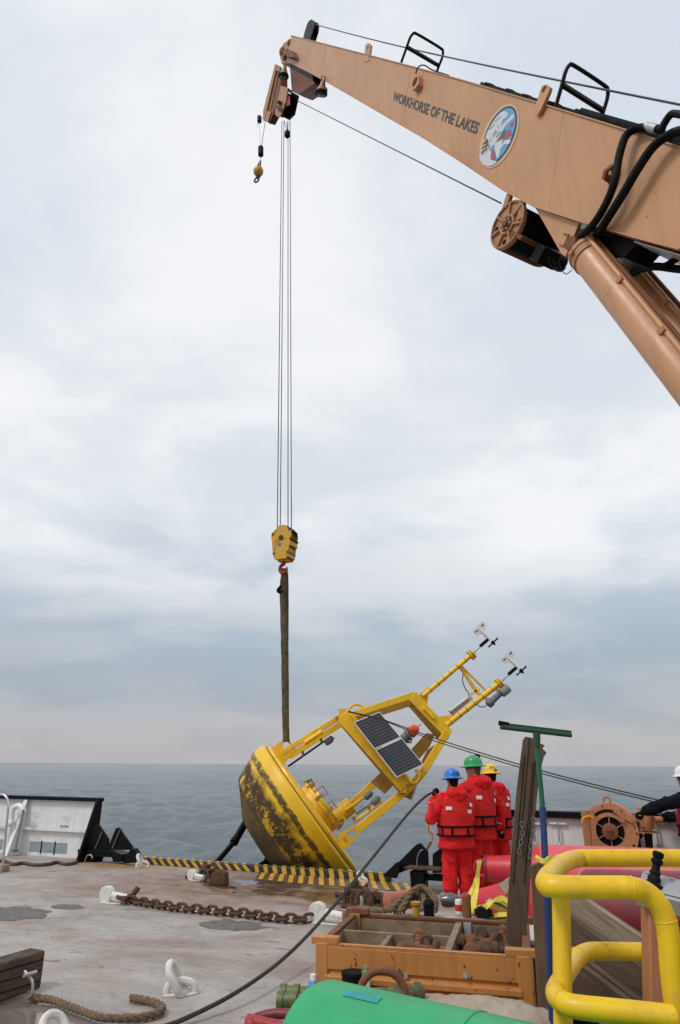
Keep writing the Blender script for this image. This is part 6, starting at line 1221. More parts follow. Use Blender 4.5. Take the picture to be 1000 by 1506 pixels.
# ------------------------------------------------------------------ planks, squeegee
def dropz(p, z=0.0): return V((p.x, p.y, z))
tp_ = thing('tall_plank', 'tall dark weathered plank with a splintered top standing in the crate', 'plank', atY(757, 1398, 5.9))
out = [(769, 1088), (773, 1083), (786, 1086), (794, 1093), (801, 1096), (798, 1101), (804, 1107), (800, 1113), (797, 1124), (791, 1160), (784, 1230), (777, 1340), (773, 1385), (768, 1397), (757, 1401), (746, 1397), (743, 1385), (747, 1320), (753, 1240), (760, 1160)]
q = MB(); q.prism([atY(x, y, 5.90) for x, y in out], (0.012, 0.055, 0)); q.build('board', M['wood'], tp_, bevel=0.004)
for x0_, y0_, x1_, y1_ in ((779, 1086, 764, 1250), (790, 1093, 771, 1300), (772, 1110, 755, 1300), (785, 1120, 774, 1230)):
    q = MB(); q.bar(atY(x0_, y0_, 5.899), atY(x1_, y1_, 5.899), 0.005, 0.004, (0, 1, 0)); q.build('grain_crack', M['strap'], tp_)
chain_thing('plank_chain', 'thin steel chain hanging on the left of the tall plank face', spline([atY(x, y, 5.875) for x, y in ((767, 1209), (769, 1225), (766, 1240), (763, 1256))], 5), 0.040, 0.025, 0.0042, M['gry'])
chain_thing('plank_chain', 'thin steel chain hanging at the right edge of the tall plank', spline([atY(x, y, 5.87) for x, y in ((784, 1203), (785, 1222), (781, 1240), (779, 1262))], 5), 0.040, 0.025, 0.0042, M['gry'])
sp2 = thing('short_plank', 'short brown plank standing upright against the crate beside the squeegee pole', 'plank', dropz(atY(795, 1500, 5.05)))
pl_ = [atY(x, y, 5.05) for x, y in ((780, 1274), (787, 1271), (797, 1266), (802, 1263))]
bx = [dropz(atY(811, 1500, 5.05)), dropz(atY(789, 1500, 5.05))]
q = MB(); q.prism(pl_+bx, (0.01, 0.04, 0)); q.build('board', M['woodm'], sp2, bevel=0.004)
sq = thing('deck_squeegee', 'green squeegee with green and blue pole leaning upright by the planks', 'squeegee', dropz(atY(803, 1500, 4.9)))
Yq = 4.92
a, b = atY(736, 1069, Yq), atY(840, 1081, Yq+0.05); ax = (b-a).normalized()
q = MB(); q.cyl(a, b, 0.017, n=12); q.box((a+b)/2+Z*0.012, ((b-a).length, 0.05, 0.012), Matrix.Identity(3)) if False else q.bar(a+Z*0.014, b+Z*0.014, 0.016, 0.03, Z); q.build('blade_holder', M['blade'], sq)
q = MB(); q.bar(a+Z*0.025-ax*0.01, a+ax*0.06+Z*0.02, 0.02, 0.03, Z); q.build('rubber_blade', M['rubber'], sq)
s0 = atY(789, 1077, Yq); s1 = atY(790, 1100, Yq); s2 = atY(798, 1187, Yq); s3 = dropz(atY(808, 1500, Yq), 0.02)
q = MB(); q.cyl(s0, s1, 0.026, 0.02, 14); q.build('socket', M['blade'], sq)
q = MB(); q.cyl(s1, s2, 0.0165, n=14); q.build('upper_pole', M['pole_g'], sq)
mid = s2+(s3-s2)*0.78
q = MB(); q.cyl(s2, mid, 0.022, n=14); q.build('lower_pole', M['pole_b'], sq)
q = MB(); q.cyl(mid, s3, 0.019, n=14); q.build('pole_end', M['strap'], sq)
q = MB(); c = atY(797, 1266, 4.93)
q.tube(spline([atY(x, y, yy) for x, y, yy in ((789, 1260, 4.9), (794, 1264, 4.86), (802, 1266, 4.86), (806, 1262, 4.9), (810, 1259, 4.95))], 5), 0.012, 7); q.tube(spline([atY(x, y, yy) for x, y, yy in ((791, 1263, 4.89), (797, 1268, 4.85), (804, 1269, 4.86), (812, 1261, 4.95))], 5), 0.012, 7)
tag(q.build('tie', M['ystrap']), 'yellow cord tied round the squeegee pole and short plank', 'cord')
gp2 = thing('green_pole', 'thin green pole standing behind the yellow guard post', 'pole', dropz(atY(812, 1500, 5.1)))
q = MB(); q.cyl(atY(806, 1290, 5.12), dropz(atY(816, 1500, 5.12)), 0.014, n=10); q.build('shaft', M['pole_g'], gp2)
# leaning weathered planks behind the guard
for k, (x0_, y0_, Y0_, x1_, y1_, Y1_, wd, m, lab) in enumerate((
    (822, 1318, 6.15, 1010, 1450, 5.15, 0.24, 'wood2', 'pale grey plank topmost of the leaning stack behind the yellow guard'),
    (812, 1352, 6.10, 1000, 1490, 5.05, 0.24, 'wood', 'dark plank second in the leaning stack behind the yellow guard'),
    (805, 1392, 6.00, 985, 1535, 5.00, 0.24, 'wood', 'dark plank third in the leaning stack behind the yellow guard'),
    (838, 1430, 5.60, 1010, 1560, 4.90, 0.22, 'wood', 'dark plank lowest in the leaning stack behind the yellow guard'))):
    a, b = atY(x0_, y0_, Y0_), atY(x1_, y1_, Y1_); tag(MB().plankobj('leaning_plank', M[m], None, a, b, 0.045, wd, (0.25, -0.55, 0.8)), lab, 'plank')
q = MB(); c = atZ(858, 1480, 0.15); q.lathe([(0.10, -0.15), (0.11, 0.0), (0.08, 0.06), (0.06, 0.16), (0.02, 0.20)], c, (0, 0, 1), 18); tag(q.build('deck_pin', M['rubber']), 'dark round pin standing in shade behind the yellow guard', 'pin')
# ------------------------------------------------------------------ yellow pipe guard
yg = thing('pipe_guard', 'thick bright yellow pipe guard rail in the right foreground', 'guard rail', V((1.6, 4.2, 0)))
zt, zl, pr = 1.30, 0.80, 0.0515
fY = atZ(900, 1305, zt).y
top = [atZ(x, y, zt) for x, y in ((1040, 1263), (1000, 1262), (938, 1262), (870, 1262), (846, 1263), (826, 1271), (809, 1287), (803, 1297), (806, 1302), (822, 1304), (860, 1305), (905, 1305), (928, 1306))]
top += [atY(x, y, fY) for x, y in ((950, 1313), (968, 1330), (979, 1354), (985, 1392), (990, 1450))]
end = top[-1]; top += [V((end.x+0.0, end.y, 0.4)), V((end.x, end.y, 0.0))]
q = MB(); q.tube(spline(top, 8), pr, 24); q.build('top_loop', M['ypipe'], yg)
lo_ = [atZ(x, y, zl) for x, y in ((1040, 1401), (1000, 1400), (955, 1400), (890, 1399), (866, 1400), (850, 1408), (836, 1426), (820, 1452), (818, 1464), (828, 1474), (850, 1481), (916, 1488), (980, 1495), (992, 1496))]
q = MB(); q.tube(spline(lo_, 8), pr*0.96, 24); q.build('lower_loop', M['ypipe'], yg)
pa_, pb = atY(825, 1306, 4.10), atY(828, 1500, 4.02); pe_ = pb+(pb-pa_)*(pb.z/(pa_.z-pb.z)); q = MB(); q.tube([pa_, pb, pe_], pr*0.9, 24); q.build('post', M['ypipe'], yg)
for i_, pts_ in ((5, top), (8, top), (12, top), (15, top), (5, lo_), (9, lo_)):
    q = MB(); q.torus(pts_[i_], pts_[i_+1]-pts_[i_-1], pr*0.985, 0.0035, 24, 6); q.build('weld_bead', M['ypipe'], yg)
bp = dropz(lo_[1]); 
q = MB(); tb2 = top[1]; q.cyl(V((tb2.x+0.1, tb2.y, zt)), V((tb2.x+0.1, tb2.y, 0)), pr*0.9, n=20); q.build('post', M['ypipe'], yg)
# control console
con = thing('control_console', 'grey control box with black joystick on an orange pedestal', 'console', dropz(atY(968, 1480, 4.35)))
cc = atY(972, 1315, 4.30); Rc = Matrix.Rotation(R_(-30), 3, 'Z') @ Matrix.Rotation(R_(10), 3, 'Y') @ Matrix.Rotation(R_(20), 3, 'X')
q = MB(); q.box(cc+Rc @ V((0.10, 0, 0)), (0.42, 0.20, 0.10), Rc); bxo = q.build('box', M['lgry'], con, bevel=0.012)
q = MB(); q.box(cc+Rc @ V((0.10, 0, 0.057)), (0.40, 0.18, 0.012), Rc); q.build('lid', M['lgry'], bxo, bevel=0.004)
for x, y in ((-0.08, -0.07), (0.05, 0.07), (0.2, -0.07), (0.2, 0.07), (-0.08, 0.07)):
    q = MB(); c = cc+Rc @ V((x, y, 0.063)); q.cyl(c, c+Rc @ V((0, 0, 0.006)), 0.012, n=8); q.build('screw', M['galv'], bxo)
q = MB(); c = cc+Rc @ V((-0.02, -0.105, -0.01)); q.box(c, (0.04, 0.03, 0.05), Rc); q.build('latch', M['galv'], bxo)
j0 = atY(961, 1300, 4.26); j1 = atY(966.5, 1266, 4.26)
q = MB(); q.lathe([(0.05, -0.03), (0.05, 0.0), (0.034, 0.012), (0.036, 0.03), (0.026, 0.045), (0.03, 0.06), (0.022, 0.075), (0.02, 0.10), (0.03, 0.108), (0.032, 0.125), (0.022, 0.135), (0.03, 0.145), (0.03, 0.165), (0.015, 0.172)], j0, j1-j0, 18); q.build('joystick', M['rubber'], con)
q = MB(); c = atY(967, 1345, 4.35); c2_ = atY(970, 1480, 4.35); c3_ = c2_+(c2_-c)*(c2_.z/(c.z-c2_.z)); q.bar(c3_, c+Z*0.06, 0.13, 0.12, (0, 1, 0)); q.build('pedestal', mat('console_orange', (0.40, 0.16, 0.07), 0.5, var=0.06), con, bevel=0.01)

# ------------------------------------------------------------------ red floats lying behind
def float_(name, label, a, b, prof, bands, parts=None):
    ax = (b-a).normalized(); Ln = (b-a).length
    t = thing(name, label, 'float', V(((a.x+b.x)/2, (a.y+b.y)/2, 0)), 'red foam floats lying on deck')
    def rad(s):
        for i in range(len(prof)-1):
            if prof[i][0] <= s <= prof[i+1][0]: f = (s-prof[i][0])/(prof[i+1][0]-prof[i][0]); return prof[i][1]*(1-f)+prof[i+1][1]*f
        return prof[-1][1]
    for s0_, s1_, m, nm in bands:
        ss = sorted(set([s0_, s1_]+[p[0] for p in prof if s0_ < p[0] < s1_])); q = MB()
        q.lathe([(0.02, ss[0]*Ln)]+[(rad(s), s*Ln) for s in ss]+[(0.02, ss[-1]*Ln)], a, ax, 44); q.build(nm, M[m], t, bevel=0)
    return t, ax
a, b = atY(716, 1277, 10.55), atY(1075, 1294, 9.75); a.z = max(a.z, 0.36)
fa, ax = float_('spar_float', 'faded pink spar float farthest back, under the winch', a, b, [(0, 0.155), (0.12, 0.18), (0.22, 0.30), (0.25, 0.325), (1.0, 0.335)], [(0.0, 0.24, 'red', 'nose'), (0.24, 0.60, 'pink', 'body'), (0.60, 0.62, 'red', 'seam_band'), (0.62, 1.0, 'salmon', 'tail')])
q = MB(); q.lathe([(0.05, -0.03), (0.172, -0.03), (0.172, 0.0), (0.05, 0.0)], a, ax, 28); q.build('end_plate', M['maroon'], fa)
q = MB(); c = a-ax*0.03; q.tube(spline([c+Z*0.10, c-ax*0.10+Z*0.08, c-ax*0.14, c-ax*0.10-Z*0.08, c-Z*0.10], 5), 0.022, 8); q.build('lifting_loop', M['red'], fa)
a, b = atY(674, 1327, 8.9), atY(1040, 1352, 7.2)
fb, ax = float_('spar_float', 'red spar float with maroon section, nearest behind the yellow guard', a, b, [(0, 0.06), (0.03, 0.10), (0.16, 0.185), (0.42, 0.36), (0.46, 0.38), (1.0, 0.39)], [(0.0, 0.45, 'red', 'nose'), (0.45, 0.58, 'red', 'body'), (0.58, 0.59, 'pink', 'seam_band'), (0.59, 1.0, 'maroon', 'tail')])
a, b = atY(845, 1296, 9.25), atY(1090, 1310, 8.4); a.z, b.z = 0.42, 0.45
fc, ax = float_('spar_float', 'faded pink float with grey scuffed end between two other floats', a, b, [(0, 0.30), (0.03, 0.34), (1.0, 0.34)], [(0.0, 0.34, 'pink', 'body'), (0.34, 1.0, 'salmon', 'tail')])
q = MB(); c = atY(776, 1293, 7.6); q.bar(c-V((0.26, 0, 0.10)), c+V((0.06, 0, 0.10)), 0.03, 0.12, (0, 0.6, 0.8)); tag(q.build('plywood_scrap', M['wood2']), 'grey plywood scrap wedged beside the tall plank', 'plywood')
rf = MB(); a, b = atZ(648, 1332, 0.60), atZ(690, 1318, 0.62)
# ------------------------------------------------------------------ tugger winch at the rail
wcn = atY(897.5, 1223, 11.15); tw = thing('tugger_winch', 'orange tugger winch with spoked round drum guard at the right rail', 'winch', dropz(wcn))
fx = V((math.cos(R_(25)), -math.sin(R_(25)), 0)); fy = V((-fx.y, fx.x, 0))    # fy points away from the camera
def ringp(mb, c, r0, r1, n, th, ax, a0=0, a1=2*math.pi):
    R3 = rotm(ax); vs = []; full = abs(a1-a0-2*math.pi) < 1e-6; m = n if full else n+1
    for k in range(m):
        t = a0+(a1-a0)*k/n; d_ = fx*math.cos(t)+Z*math.sin(t); vs += [c+d_*r0, c+d_*r1, c+d_*r1+ax*th, c+d_*r0+ax*th]
    fs = []
    for k in range(n):
        j = (k+1) % m
        for e in range(4): fs.append((4*k+e, 4*k+(e+1) % 4, 4*j+(e+1) % 4, 4*j+e))
    if not full: fs += [(0, 1, 2, 3), (4*n+3, 4*n+2, 4*n+1, 4*n)]
    return mb.add(vs, fs)
wr = 0.395
q = MB(); ringp(q, wcn, 0.20, wr, 48, 0.03, fy); q.build('front_guard', M['tan2'], tw, bevel=0.004)
q = MB(); ringp(q, wcn+fy*0.03, wr-0.03, wr, 48, 0.30, fy); q.build('drum_shroud', M['tan2'], tw)
q = MB(); q.cyl(wcn+fy*0.05, wcn+fy*0.35, 0.28, n=32); q.build('drum', M['rubber'], tw)
for k in range(6):
    an = math.pi/2+2*math.pi*k/6; dv = fx*math.cos(an)+Z*math.sin(an); q = MB(); q.bar(wcn+dv*0.10+fy*0.02, wcn+dv*0.205+fy*0.02, 0.016, 0.016, fy); q.build('spoke', M['tan2'], tw)
q = MB(); q.lathe([(0.11, 0.05), (0.115, -0.02), (0.10, -0.03), (0.05, -0.03), (0.05, -0.045), (0.01, -0.05)], wcn, fy, 28); q.build('hub', M['brown'], tw)
for s_ in (-1, 1):
    q = MB(); c = wcn+fx*0.022*s_-fy*0.05; q.torus(c, fy, 0.018, 0.006, 12, 6); q.build('hub_ring', M['rust'], tw)
q = MB(); ringp(q, wcn-fy*0.003, 0.265, 0.305, 20, 0.004, -fy, R_(62), R_(132)); q.build('slot', M['black'], tw)
q = MB(); q.bar(wcn+fx*0.08+Z*0.285-fy*0.02, wcn+fx*0.33+Z*0.14-fy*0.03, 0.03, 0.02, fy); q.box(wcn+fx*0.19+Z*0.20-fy*0.03, (0.06, 0.04, 0.13)); q.build('brake_lever', M['tan2'], tw)
for k in range(8):
    an = 2*math.pi*k/8+0.2; c = wcn+(fx*math.cos(an)+Z*math.sin(an))*0.35; q = MB(); q.cyl(c, c-fy*0.012, 0.014, n=8); q.build('bolt', M['brown'], tw)
q = MB(); c = wcn+Z*(wr+0.03)+fy*0.05; q.torus(c, fy, 0.05, 0.018, 18, 8); q.build('lifting_eye', M['tan2'], tw)
c = atY(859, 1191, 11.3); q = MB(); q.bar(c, dropz(c), 0.08, 0.10, (0, 1, 0)); q.build('frame_post', M['tan2'], tw, bevel=0.006)
q = MB(); q.tube([atY(x, y, 11.15) for x, y in ((862, 1193), (873, 1192), (874, 1205))], 0.012, 6); q.build('handle', M['tan2'], tw)
q = MB(); q.tube(spline([atY(x, y, 11.1) for x, y in ((856, 1212), (858, 1204), (866, 1201), (872, 1204))], 5), 0.022, 8); q.build('yellow_hose', M['orangerope'], tw)
q = MB(); q.box(dropz(wcn, 0.20)+fy*0.17, (0.72, 0.42, 0.40)); q.build('skid', M['tan2'], tw, bevel=0.02)
q = MB(); q.box(dropz(wcn, 0.48)+fy*0.19, (0.5, 0.3, 0.2)); q.build('saddle', M['tan2'], tw, bevel=0.02)
vc = atY(948, 1207, 11.1); vt_ = thing('valve_stand', 'orange valve block on a small shelf with black hoses, right of the winch', 'valve', dropz(vc))
q = MB(); q.box(vc, (0.22, 0.2, 0.18)); q.lathe([(0.06, -0.14), (0.07, -0.1), (0.08, 0.0), (0.08, 0.1), (0.05, 0.13)], vc+V((0.02, -0.06, 0)), (0.2, 0, 1), 16); q.cyl(vc-V((0.18, 0.05, -0.01)), vc+V((0.24, -0.05, 0.02)), 0.045, n=14); q.lathe([(0.05, 0), (0.06, 0.02), (0.06, 0.10), (0.03, 0.12)], vc+V((-0.04, -0.05, 0.08)), (0, 0, 1), 14); q.build('valve_body', M['tan2'], vt_, bevel=0.008)
q = MB(); q.tube(spline([vc+V((0.15, -0.05, 0.02)), vc+V((0.22, -0.06, 0.06)), vc+V((0.26, -0.06, 0.20))], 4), 0.012, 7); q.build('valve_handle', M['rust'], vt_)
q = MB(); q.box(atY(947, 1223.5, 11.1), (0.34, 0.26, 0.02)); q.build('shelf', M['tan2'], vt_)
c = atY(950, 1224, 11.15); q = MB(); q.bar(c, dropz(c), 0.05, 0.05); q.build('stand_post', M['rust'], vt_)
for pts in (((938, 1226), (939, 1240), (941, 1248), (950, 1262)), ((956, 1226), (957, 1245), (960, 1262), (962, 1275)), ((944, 1227), (933, 1240), (934, 1255), (940, 1265)), ((952, 1226), (953, 1245), (953, 1270))):
    q = MB(); q.tube(spline([atY(x, y, 11.05) for x, y in pts], 6), 0.035, 8); q.build('hose', M['rubber'], vt_)
# tag lines from the buoy to the man in the white helmet
for k, (y0_, y1_) in enumerate(((1046, 1176), (1047, 1180))):
    a = atY(512, y0_, 14.05); a2 = atY(560, 1057+k, 13.9); m_ = atY(640, 1086+4*k, 13.6); b = atY(986, y1_+5, 11.0); q = MB()
    q.tube([a, a+(a2-a)*0.5, a2, m_]+[m_+(b-m_)*t-Z*0.05*math.sin(math.pi*t) for t in [i/12 for i in range(1, 13)]], 0.011 if k else 0.012, 6)
    tag(q.build('tag_line', M['line']), ('upper', 'lower')[k]+' of two thin black lines from the buoy to the man in the white helmet', 'rope', 'thin tag lines')
# ------------------------------------------------------------------ people
TORSO = [(0.70, 0.255, 0.185), (0.85, 0.245, 0.18), (1.0, 0.235, 0.175), (1.15, 0.245, 0.175), (1.30, 0.25, 0.17), (1.40, 0.235, 0.15), (1.46, 0.17, 0.125), (1.51, 0.10, 0.10), (1.56, 0.085, 0.09)]
def tr(z):
    for i in range(len(TORSO)-1):
        if TORSO[i][0] <= z <= TORSO[i+1][0]:
            f = (z-TORSO[i][0])/(TORSO[i+1][0]-TORSO[i][0]); return tuple(TORSO[i][k]*(1-f)+TORSO[i+1][k]*f for k in (1, 2))
    return TORSO[0][1:] if z < TORSO[0][0] else TORSO[-1][1:]
def loft(mb, rings, n=28, sq=2.4):
    vs = []; m = len(rings)
    for cx, cy, z, rx, ry in rings:
        for k in range(n):
            t = 2*math.pi*k/n; c, s_ = math.cos(t), math.sin(t); vs.append((cx+rx*math.copysign(abs(c)**(2/sq), c), cy+ry*math.copysign(abs(s_)**(2/sq), s_), z))
    fs = [(i*n+k, i*n+(k+1) % n, (i+1)*n+(k+1) % n, (i+1)*n+k) for i in range(m-1) for k in range(n)]
    mb.add(vs, fs, True); mb.add(vs, [tuple(range(n-1, -1, -1)), tuple(range((m-1)*n, m*n))]); return mb
def limb(mb, pts, rs, n=16):
    pts = [V(p) for p in pts]; mb.tube(spline(pts, 5), list(np.interp(np.linspace(0, len(pts)-1, 5*(len(pts)-1)+1), range(len(pts)), rs)), n)
    for p, r in zip(pts, rs): mb.ball(p, r*1.0)
    return mb
def person(label, loc, yaw, sc, top_m, pants_m, hat_m, hair_m, larm, rarm, text=None, head_yaw=0.0, vest_m=None, hood=True, feet=((-0.12, 0.0), (0.12, -0.02)), lean=0.0, hem=0.74, brim=True, lgrip=True):
    t = thing('person', label, 'person', loc, 'deck crew')
    Mw = Matrix.Translation(V(loc)) @ Matrix.Rotation(yaw, 4, 'Z') @ Matrix.Scale(sc, 4)
    mb = lambda: MB(Mw)
    hipz = 0.93; A3 = lambda p: V(p)
    # body: head, neck, trunk, limbs in one skin
    Rh = Matrix.Rotation(head_yaw, 3, 'Z'); hc = V((0, 0.035, 1.655)); H = lambda x, y, z: hc+Rh @ V((x, y, z))
    q = mb()
    q.ball(hc, (0.076, 0.096, 0.112), Rh); q.ball(H(0, 0.035, -0.06), (0.056, 0.062, 0.062), Rh); q.ball(H(0, 0.085, -0.10), (0.025, 0.022, 0.02), Rh)
    q.tube([H(0, 0.094, 0.015), H(0, 0.112, -0.025), H(0, 0.098, -0.032)], [0.011, 0.016, 0.014], 8); q.ball(H(0, 0.098, -0.062), (0.024, 0.012, 0.010), Rh); q.ball(H(0, 0.088, 0.03), (0.055, 0.02, 0.014), Rh)
    for s_ in (-1, 1): q.ball(H(0.078*s_, -0.008, -0.01), (0.012, 0.024, 0.034), Rh)
    q.cyl((0, -0.005, 1.44), (0, 0.02, 1.60), 0.062, 0.056)
    loft(q, [(0, 0, 0.88, 0.16, 0.12), (0, 0, 1.05, 0.15, 0.11), (0, 0, 1.3, 0.18, 0.125), (0, 0, 1.43, 0.15, 0.10), (0, 0, 1.48, 0.07, 0.07)], 20)
    for i, s_ in enumerate((-1, 1)):
        fx_, fy_ = feet[i]; limb(q, [(0.09*s_, 0, 0.90), (0.5*(0.09*s_+fx_)+0.005*s_, fy_*0.5+0.02, 0.50), (fx_, fy_-0.01, 0.10)], [0.085, 0.058, 0.045], 12)
    for s_, arm in ((-1, larm), (1, rarm)): limb(q, [(0.18*s_, 0, 1.40), arm[0], arm[1]], [0.055, 0.045, 0.032], 10); q.ball(V(arm[1])+(V(arm[1])-V(arm[0])).normalized()*0.06, (0.035, 0.035, 0.045))
    fuse(q, 'body', M['skin'], t, 0.0095*sc, 3)
    # trousers
    q = mb(); loft(q, [(0, 0, 0.80, 0.185, 0.145), (0, 0, 0.95, 0.18, 0.14), (0, 0, 1.05, 0.175, 0.135)], 20)
    for i, s_ in enumerate((-1, 1)):
        fx_, fy_ = feet[i]; kx = 0.5*(0.09*s_+fx_)+0.01*s_
        limb(q, [(0.095*s_, 0, 0.84), (0.098*s_, 0.01, 0.68), (kx, fy_*0.5+0.02, 0.48), (0.3*kx+0.7*fx_, fy_*0.8, 0.25), (fx_, fy_, 0.09)], [0.118, 0.115, 0.105, 0.102, 0.098], 14)
    fuse(q, 'trousers', pants_m, t, 0.014*sc, 4, 0.020, 0.10)
    for i, s_ in enumerate((-1, 1)):
        fx_, fy_ = feet[i]; q = mb(); loft(q, [(fx_, fy_+0.05, 0.0, 0.055, 0.145), (fx_, fy_+0.05, 0.03, 0.056, 0.145), (fx_, fy_+0.03, 0.08, 0.052, 0.11), (fx_, fy_-0.01, 0.16, 0.05, 0.06)], 18); q.build('boot', M['rubber'], t)
    # jacket with sleeves and hood
    q = mb(); loft(q, [(0, 0, hem, TORSO[0][1]+0.005, TORSO[0][2])]+[(0, 0, z, a, b) for z, a, b in TORSO if z > hem])
    for s_, arm in ((-1, larm), (1, rarm)):
        e, h_ = V(arm[0]), V(arm[1]); sh_ = V((0.19*s_, 0, 1.395)); limb(q, [sh_, (sh_+e)/2+V((0.012*s_, -0.01, 0)), e, (e+h_)/2, h_-(h_-e).normalized()*0.035], [0.093, 0.086, 0.078, 0.07, 0.062], 16)
    if hood:
        q.ball((0, -0.115, 1.475), (0.16, 0.10, 0.085), Matrix.Rotation(R_(-18), 3, 'X')); q.ball((0, -0.14, 1.43), (0.10, 0.06, 0.07)); q.ball((-0.08, -0.04, 1.50), (0.06, 0.08, 0.05)); q.ball((0.08, -0.04, 1.50), (0.06, 0.08, 0.05))
    else: loft(q, [(0, 0.0, 1.49, 0.095, 0.1), (0, 0.0, 1.57, 0.08, 0.085)], 20)
    jk = fuse(q, 'jacket', top_m, t, 0.0125*sc, 3, 0.020, 0.10)
    # cuffs, gloves
    for s_, arm in ((-1, larm), (1, rarm)):
        e, h_ = V(arm[0]), V(arm[1]); dv = (h_-e).normalized()
        if top_m is M['suit']: q = mb(); q.cyl(h_-dv*0.115, h_-dv*0.075, 0.0735, 0.0715, 18, False); q.build('cuff_tape', M['reflect'], jk)
        R3 = rotm(dv, (0, 1, 0)); G = lambda x, y, z: h_+R3 @ V((x, y, z))
        q = mb(); q.cyl(G(0, 0, -0.06), G(0, 0, 0.02), 0.047, 0.042); q.ball(G(0, 0, 0.05), (0.046, 0.026, 0.055), R3)
        for k, (fx_, ln) in enumerate(((-0.034, 0.8), (-0.011, 0.95), (0.012, 1.0), (0.034, 0.85))):
            cz_ = 0.10; q.tube(spline([G(fx_, 0, 0.07), G(fx_, -0.004, 0.10), G(fx_*0.95, -0.038*ln, 0.118*ln+0.01), G(fx_*0.9, -0.060*ln, 0.085), G(fx_*0.9, -0.045*ln, 0.062)], 4), 0.0135, 8)
        q.tube(spline([G(-0.03*s_*-1, -0.005, 0.03), G(0.052*s_, -0.03, 0.055), G(0.035*s_, -0.058, 0.08), G(0.01*s_, -0.066, 0.09)], 4), 0.0145, 8)
        fuse(q, 'glove', M['strap'], t, 0.006*sc, 1)
    # life vest with black webbing
    if vest_m:
        q = mb(); loft(q, [(0, 0, z, tr(z)[0]+g-0.012, tr(z)[1]+g+0.012) for z, g in ((0.885, 0.006), (0.90, 0.028), (1.05, 0.032), (1.2, 0.030), (1.32, 0.014), (1.41, 0.010), (1.45, 0.0))]); v_ = fuse(q, 'life_vest', vest_m, t, 0.014*sc, 3, 0.008, 0.12)
        def sp2_(th, z, g): a, b = tr(z); c, s_ = math.cos(th), math.sin(th); a += g-0.012; b += g+0.012; return V((a*math.copysign(abs(c)**(2/2.4), c), b*math.copysign(abs(s_)**(2/2.4), s_), z))
        for z in (0.915, 1.035):
            q = mb(); n = 40; vs = []
            for k in range(n): th = 2*math.pi*k/n; vs += [sp2_(th, z-0.013, 0.044), sp2_(th, z+0.013, 0.044)]
            q.add(vs, [(2*k, 2*((k+1) % n), 2*((k+1) % n)+1, 2*k+1) for k in range(n)], True); q.build('strap', M['strap'], v_)
        for th in (-2.75, -2.05, -1.25, -0.45, 0.5, 2.6):
            q = mb(); q.add([sp2_(th-0.06, 0.90, 0.046), sp2_(th+0.06, 0.90, 0.046), sp2_(th+0.06, 1.05, 0.046), sp2_(th-0.06, 1.05, 0.046)], [(0, 1, 2, 3)]); q.build('strap', M['strap'], v_)
        for th0, th1, z in ((-2.35, -1.98, 1.285), (-1.0, -0.68, 1.33), (-1.2, -0.85, 1.24)):
            q = mb(); vs = []
            for k in range(7): th = th0+(th1-th0)*k/6; vs += [sp2_(th, z-0.024, 0.040), sp2_(th, z+0.024, 0.036)]
            q.add(vs, [(2*k, 2*k+2, 2*k+3, 2*k+1) for k in range(6)], True); q.build('reflective_patch', M['reflect'], v_)
    # hair and eyewear
    q = mb(); q.ball(H(0, -0.018, 0.022), (0.083, 0.094, 0.10), Rh); q.ball(H(0, -0.05, -0.035), (0.066, 0.05, 0.06), Rh); fuse(q, 'hair', hair_m, t, 0.008*sc, 2)
    q = mb(); q.tube([H(-0.083, -0.0, 0.012), H(-0.074, 0.07, 0.014), H(-0.04, 0.103, 0.012), H(0, 0.112, 0.012), H(0.04, 0.103, 0.012), H(0.074, 0.07, 0.014), H(0.083, 0.0, 0.012)], [0.005, 0.008, 0.015, 0.010, 0.015, 0.008, 0.005], 8); q.build('eyewear', M['glass'], t)
    # hard hat
    Hm = Mw @ Matrix.Translation(H(0, 0.0, 0.045)) @ Rh.to_4x4() @ Matrix.Rotation(R_(-4), 4, 'X') @ Matrix.Diagonal((0.92, 1.12, 1, 1))
    q = MB(Hm); br = 0.172 if brim else 0.14
    prof = [(br-0.004, -0.016), (br, -0.012), (0.128, 0.006), (0.123, 0.012), (0.121, 0.04), (0.112, 0.075), (0.093, 0.105), (0.062, 0.126), (0.025, 0.136), (0.0005, 0.138)]
    q.lathe([(0.115, -0.004), (br-0.006, -0.020)]+prof, (0, 0, 0), (0, 0, 1), 44)
    if not brim: q.prism([(x_, y_, -0.015) for x_, y_ in [(0.125*math.cos(a_), 0.05+0.125*math.sin(a_)*1.05) for a_ in [math.pi*i/12 for i in range(13)]]], (0, 0, 0.012))
    hat = q.build('hard_hat', hat_m, t)
    q = MB(Hm)
    for xo, wd in ((0, 0.020), (-0.045, 0.012), (0.045, 0.012)):
        q.tube([(xo, -0.112*math.cos(a_)*(1-abs(xo)*2.0), 0.003+(0.137-abs(xo)*0.22)*math.sin(a_)) for a_ in [0.25+(math.pi-0.5)*i/14 for i in range(15)]], wd*0.5, 8, flat=0.5)
    q.build('ridge', hat_m, hat)
    if text:
        for body_, p0, p1, z0, z1 in text:
            vsT, fsT = text_polys(body_, 0.03); q = MB(Hm); vs = []
            def rz(z): return float(np.interp(z, [p[1] for p in prof], [p[0] for p in prof]))
            for x, y in vsT: ph = p0+(p1-p0)*x; z = z0+(z1-z0)*y; r = rz(z)+0.0025; vs.append((r*math.sin(ph), -r*math.cos(ph), z))
            q.add(vs, fsT); q.build('lettering', M['text'], hat)
    return t
random.seed(3)
b0 = dropz(atY(675, 1323, 10.95))
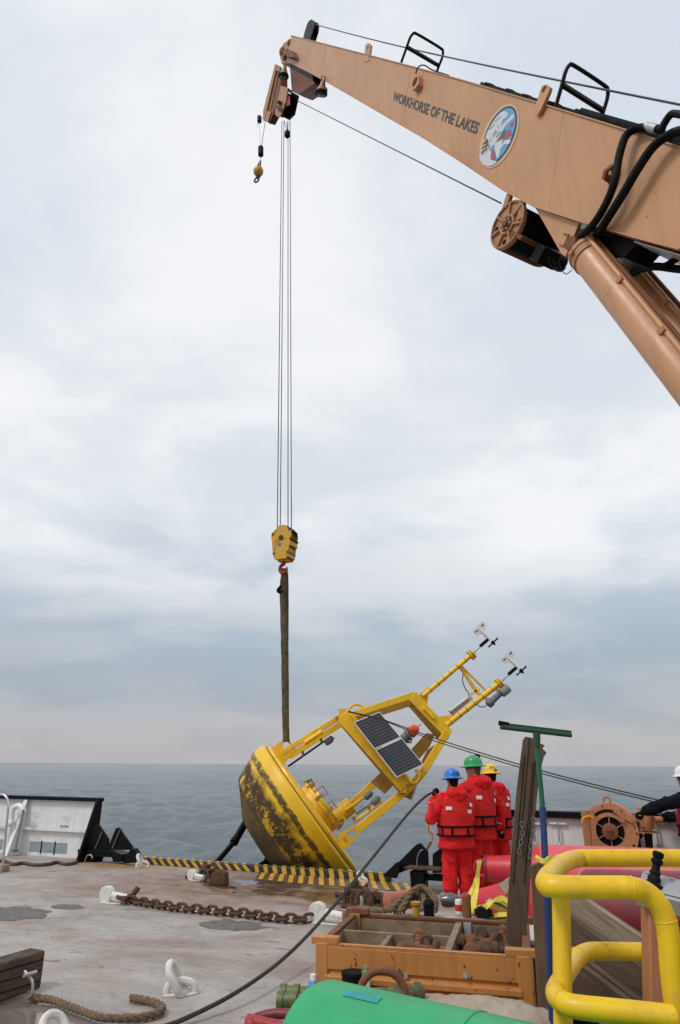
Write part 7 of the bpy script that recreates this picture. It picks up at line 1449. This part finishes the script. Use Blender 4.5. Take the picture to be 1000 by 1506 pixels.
person('person in blue hard hat, red suit and vest, back to us, gripping the dark line', b0, R_(14), 0.985, M['suit'], M['suit'], M['hatb'], M['hair'], ((-0.37, 0.02, 1.13), (-0.26, 0.14, 1.42)), ((0.27, 0.10, 1.13), (0.10, 0.33, 1.16)), [('CHESTE', -0.70, 0.95, 0.018, 0.078)], 0.1, M['vest'])
g0 = dropz(atY(709, 1300, 11.45)); gz = atY(697, 1113, 11.45).z/1.82
person('tall person in green hard hat and red suit, seen from behind beside the blue helmet', g0, R_(38), gz, M['suit'], M['suit'], M['hatg'], M['hairb'], ((-0.25, 0.24, 1.28), (-0.05, 0.42, 1.40)), ((0.37, -0.08, 1.14), (0.41, -0.04, 0.86)), None, 0.5, M['vest'])
y0 = dropz(atY(733, 1296, 12.0)); yz = atY(722, 1125, 12.0).z/1.82
if uv(y0)[1] > -0.28: y0 = y0-W*(uv(y0)[1]+0.28)
person('person in yellow hard hat and red suit, half hidden behind the green helmet', y0, R_(12), yz, M['suit'], M['suit'], M['haty'], M['hair'], ((-0.26, 0.26, 1.50), (-0.12, 0.33, 1.86)), ((0.25, 0.20, 1.15), (0.10, 0.38, 1.20)), [('MYO', -0.75, 0.15, 0.058, 0.092), ('BO', -0.05, 0.5, 0.012, 0.052)], 0.15, M['vest'])
w0 = dropz(atY(1037, 1300, 10.75)); wzs = atY(1005, 1124, 10.75).z/1.845
person('person in white hard hat, dark coveralls and red vest at the right edge', w0, R_(42), wzs, M['navy'], M['navy'], M['hatw'], M['hair'], ((-0.40, 0.22, 1.32), (-0.44, 0.52, 1.20)), ((0.25, 0.22, 1.15), (0.10, 0.44, 1.12)), None, 0.3, M['red'], hood=False)
# orange tether hanging from the blue helmet man's belt
q = MB(); q.tube(spline([atY(x, y, 11.15) for x, y in ((634, 1207), (630, 1212), (630, 1220), (634, 1226), (636, 1224))], 5), 0.016, 7); q.tube([atY(635, 1226, 11.15), atY(635, 1237, 11.15), atY(632, 1242, 11.15)], 0.014, 6)
tt = q.build('tether', M['orangerope']); tag(tt, 'orange tether hanging at the side of the blue helmet man', 'tether')
q = MB(); q.bar(atY(634, 1238, 11.15), atY(628, 1249, 11.15), 0.05, 0.03); ORG[tt.name] = tt.location.copy(); q.build('weight', M['brown'], tt)
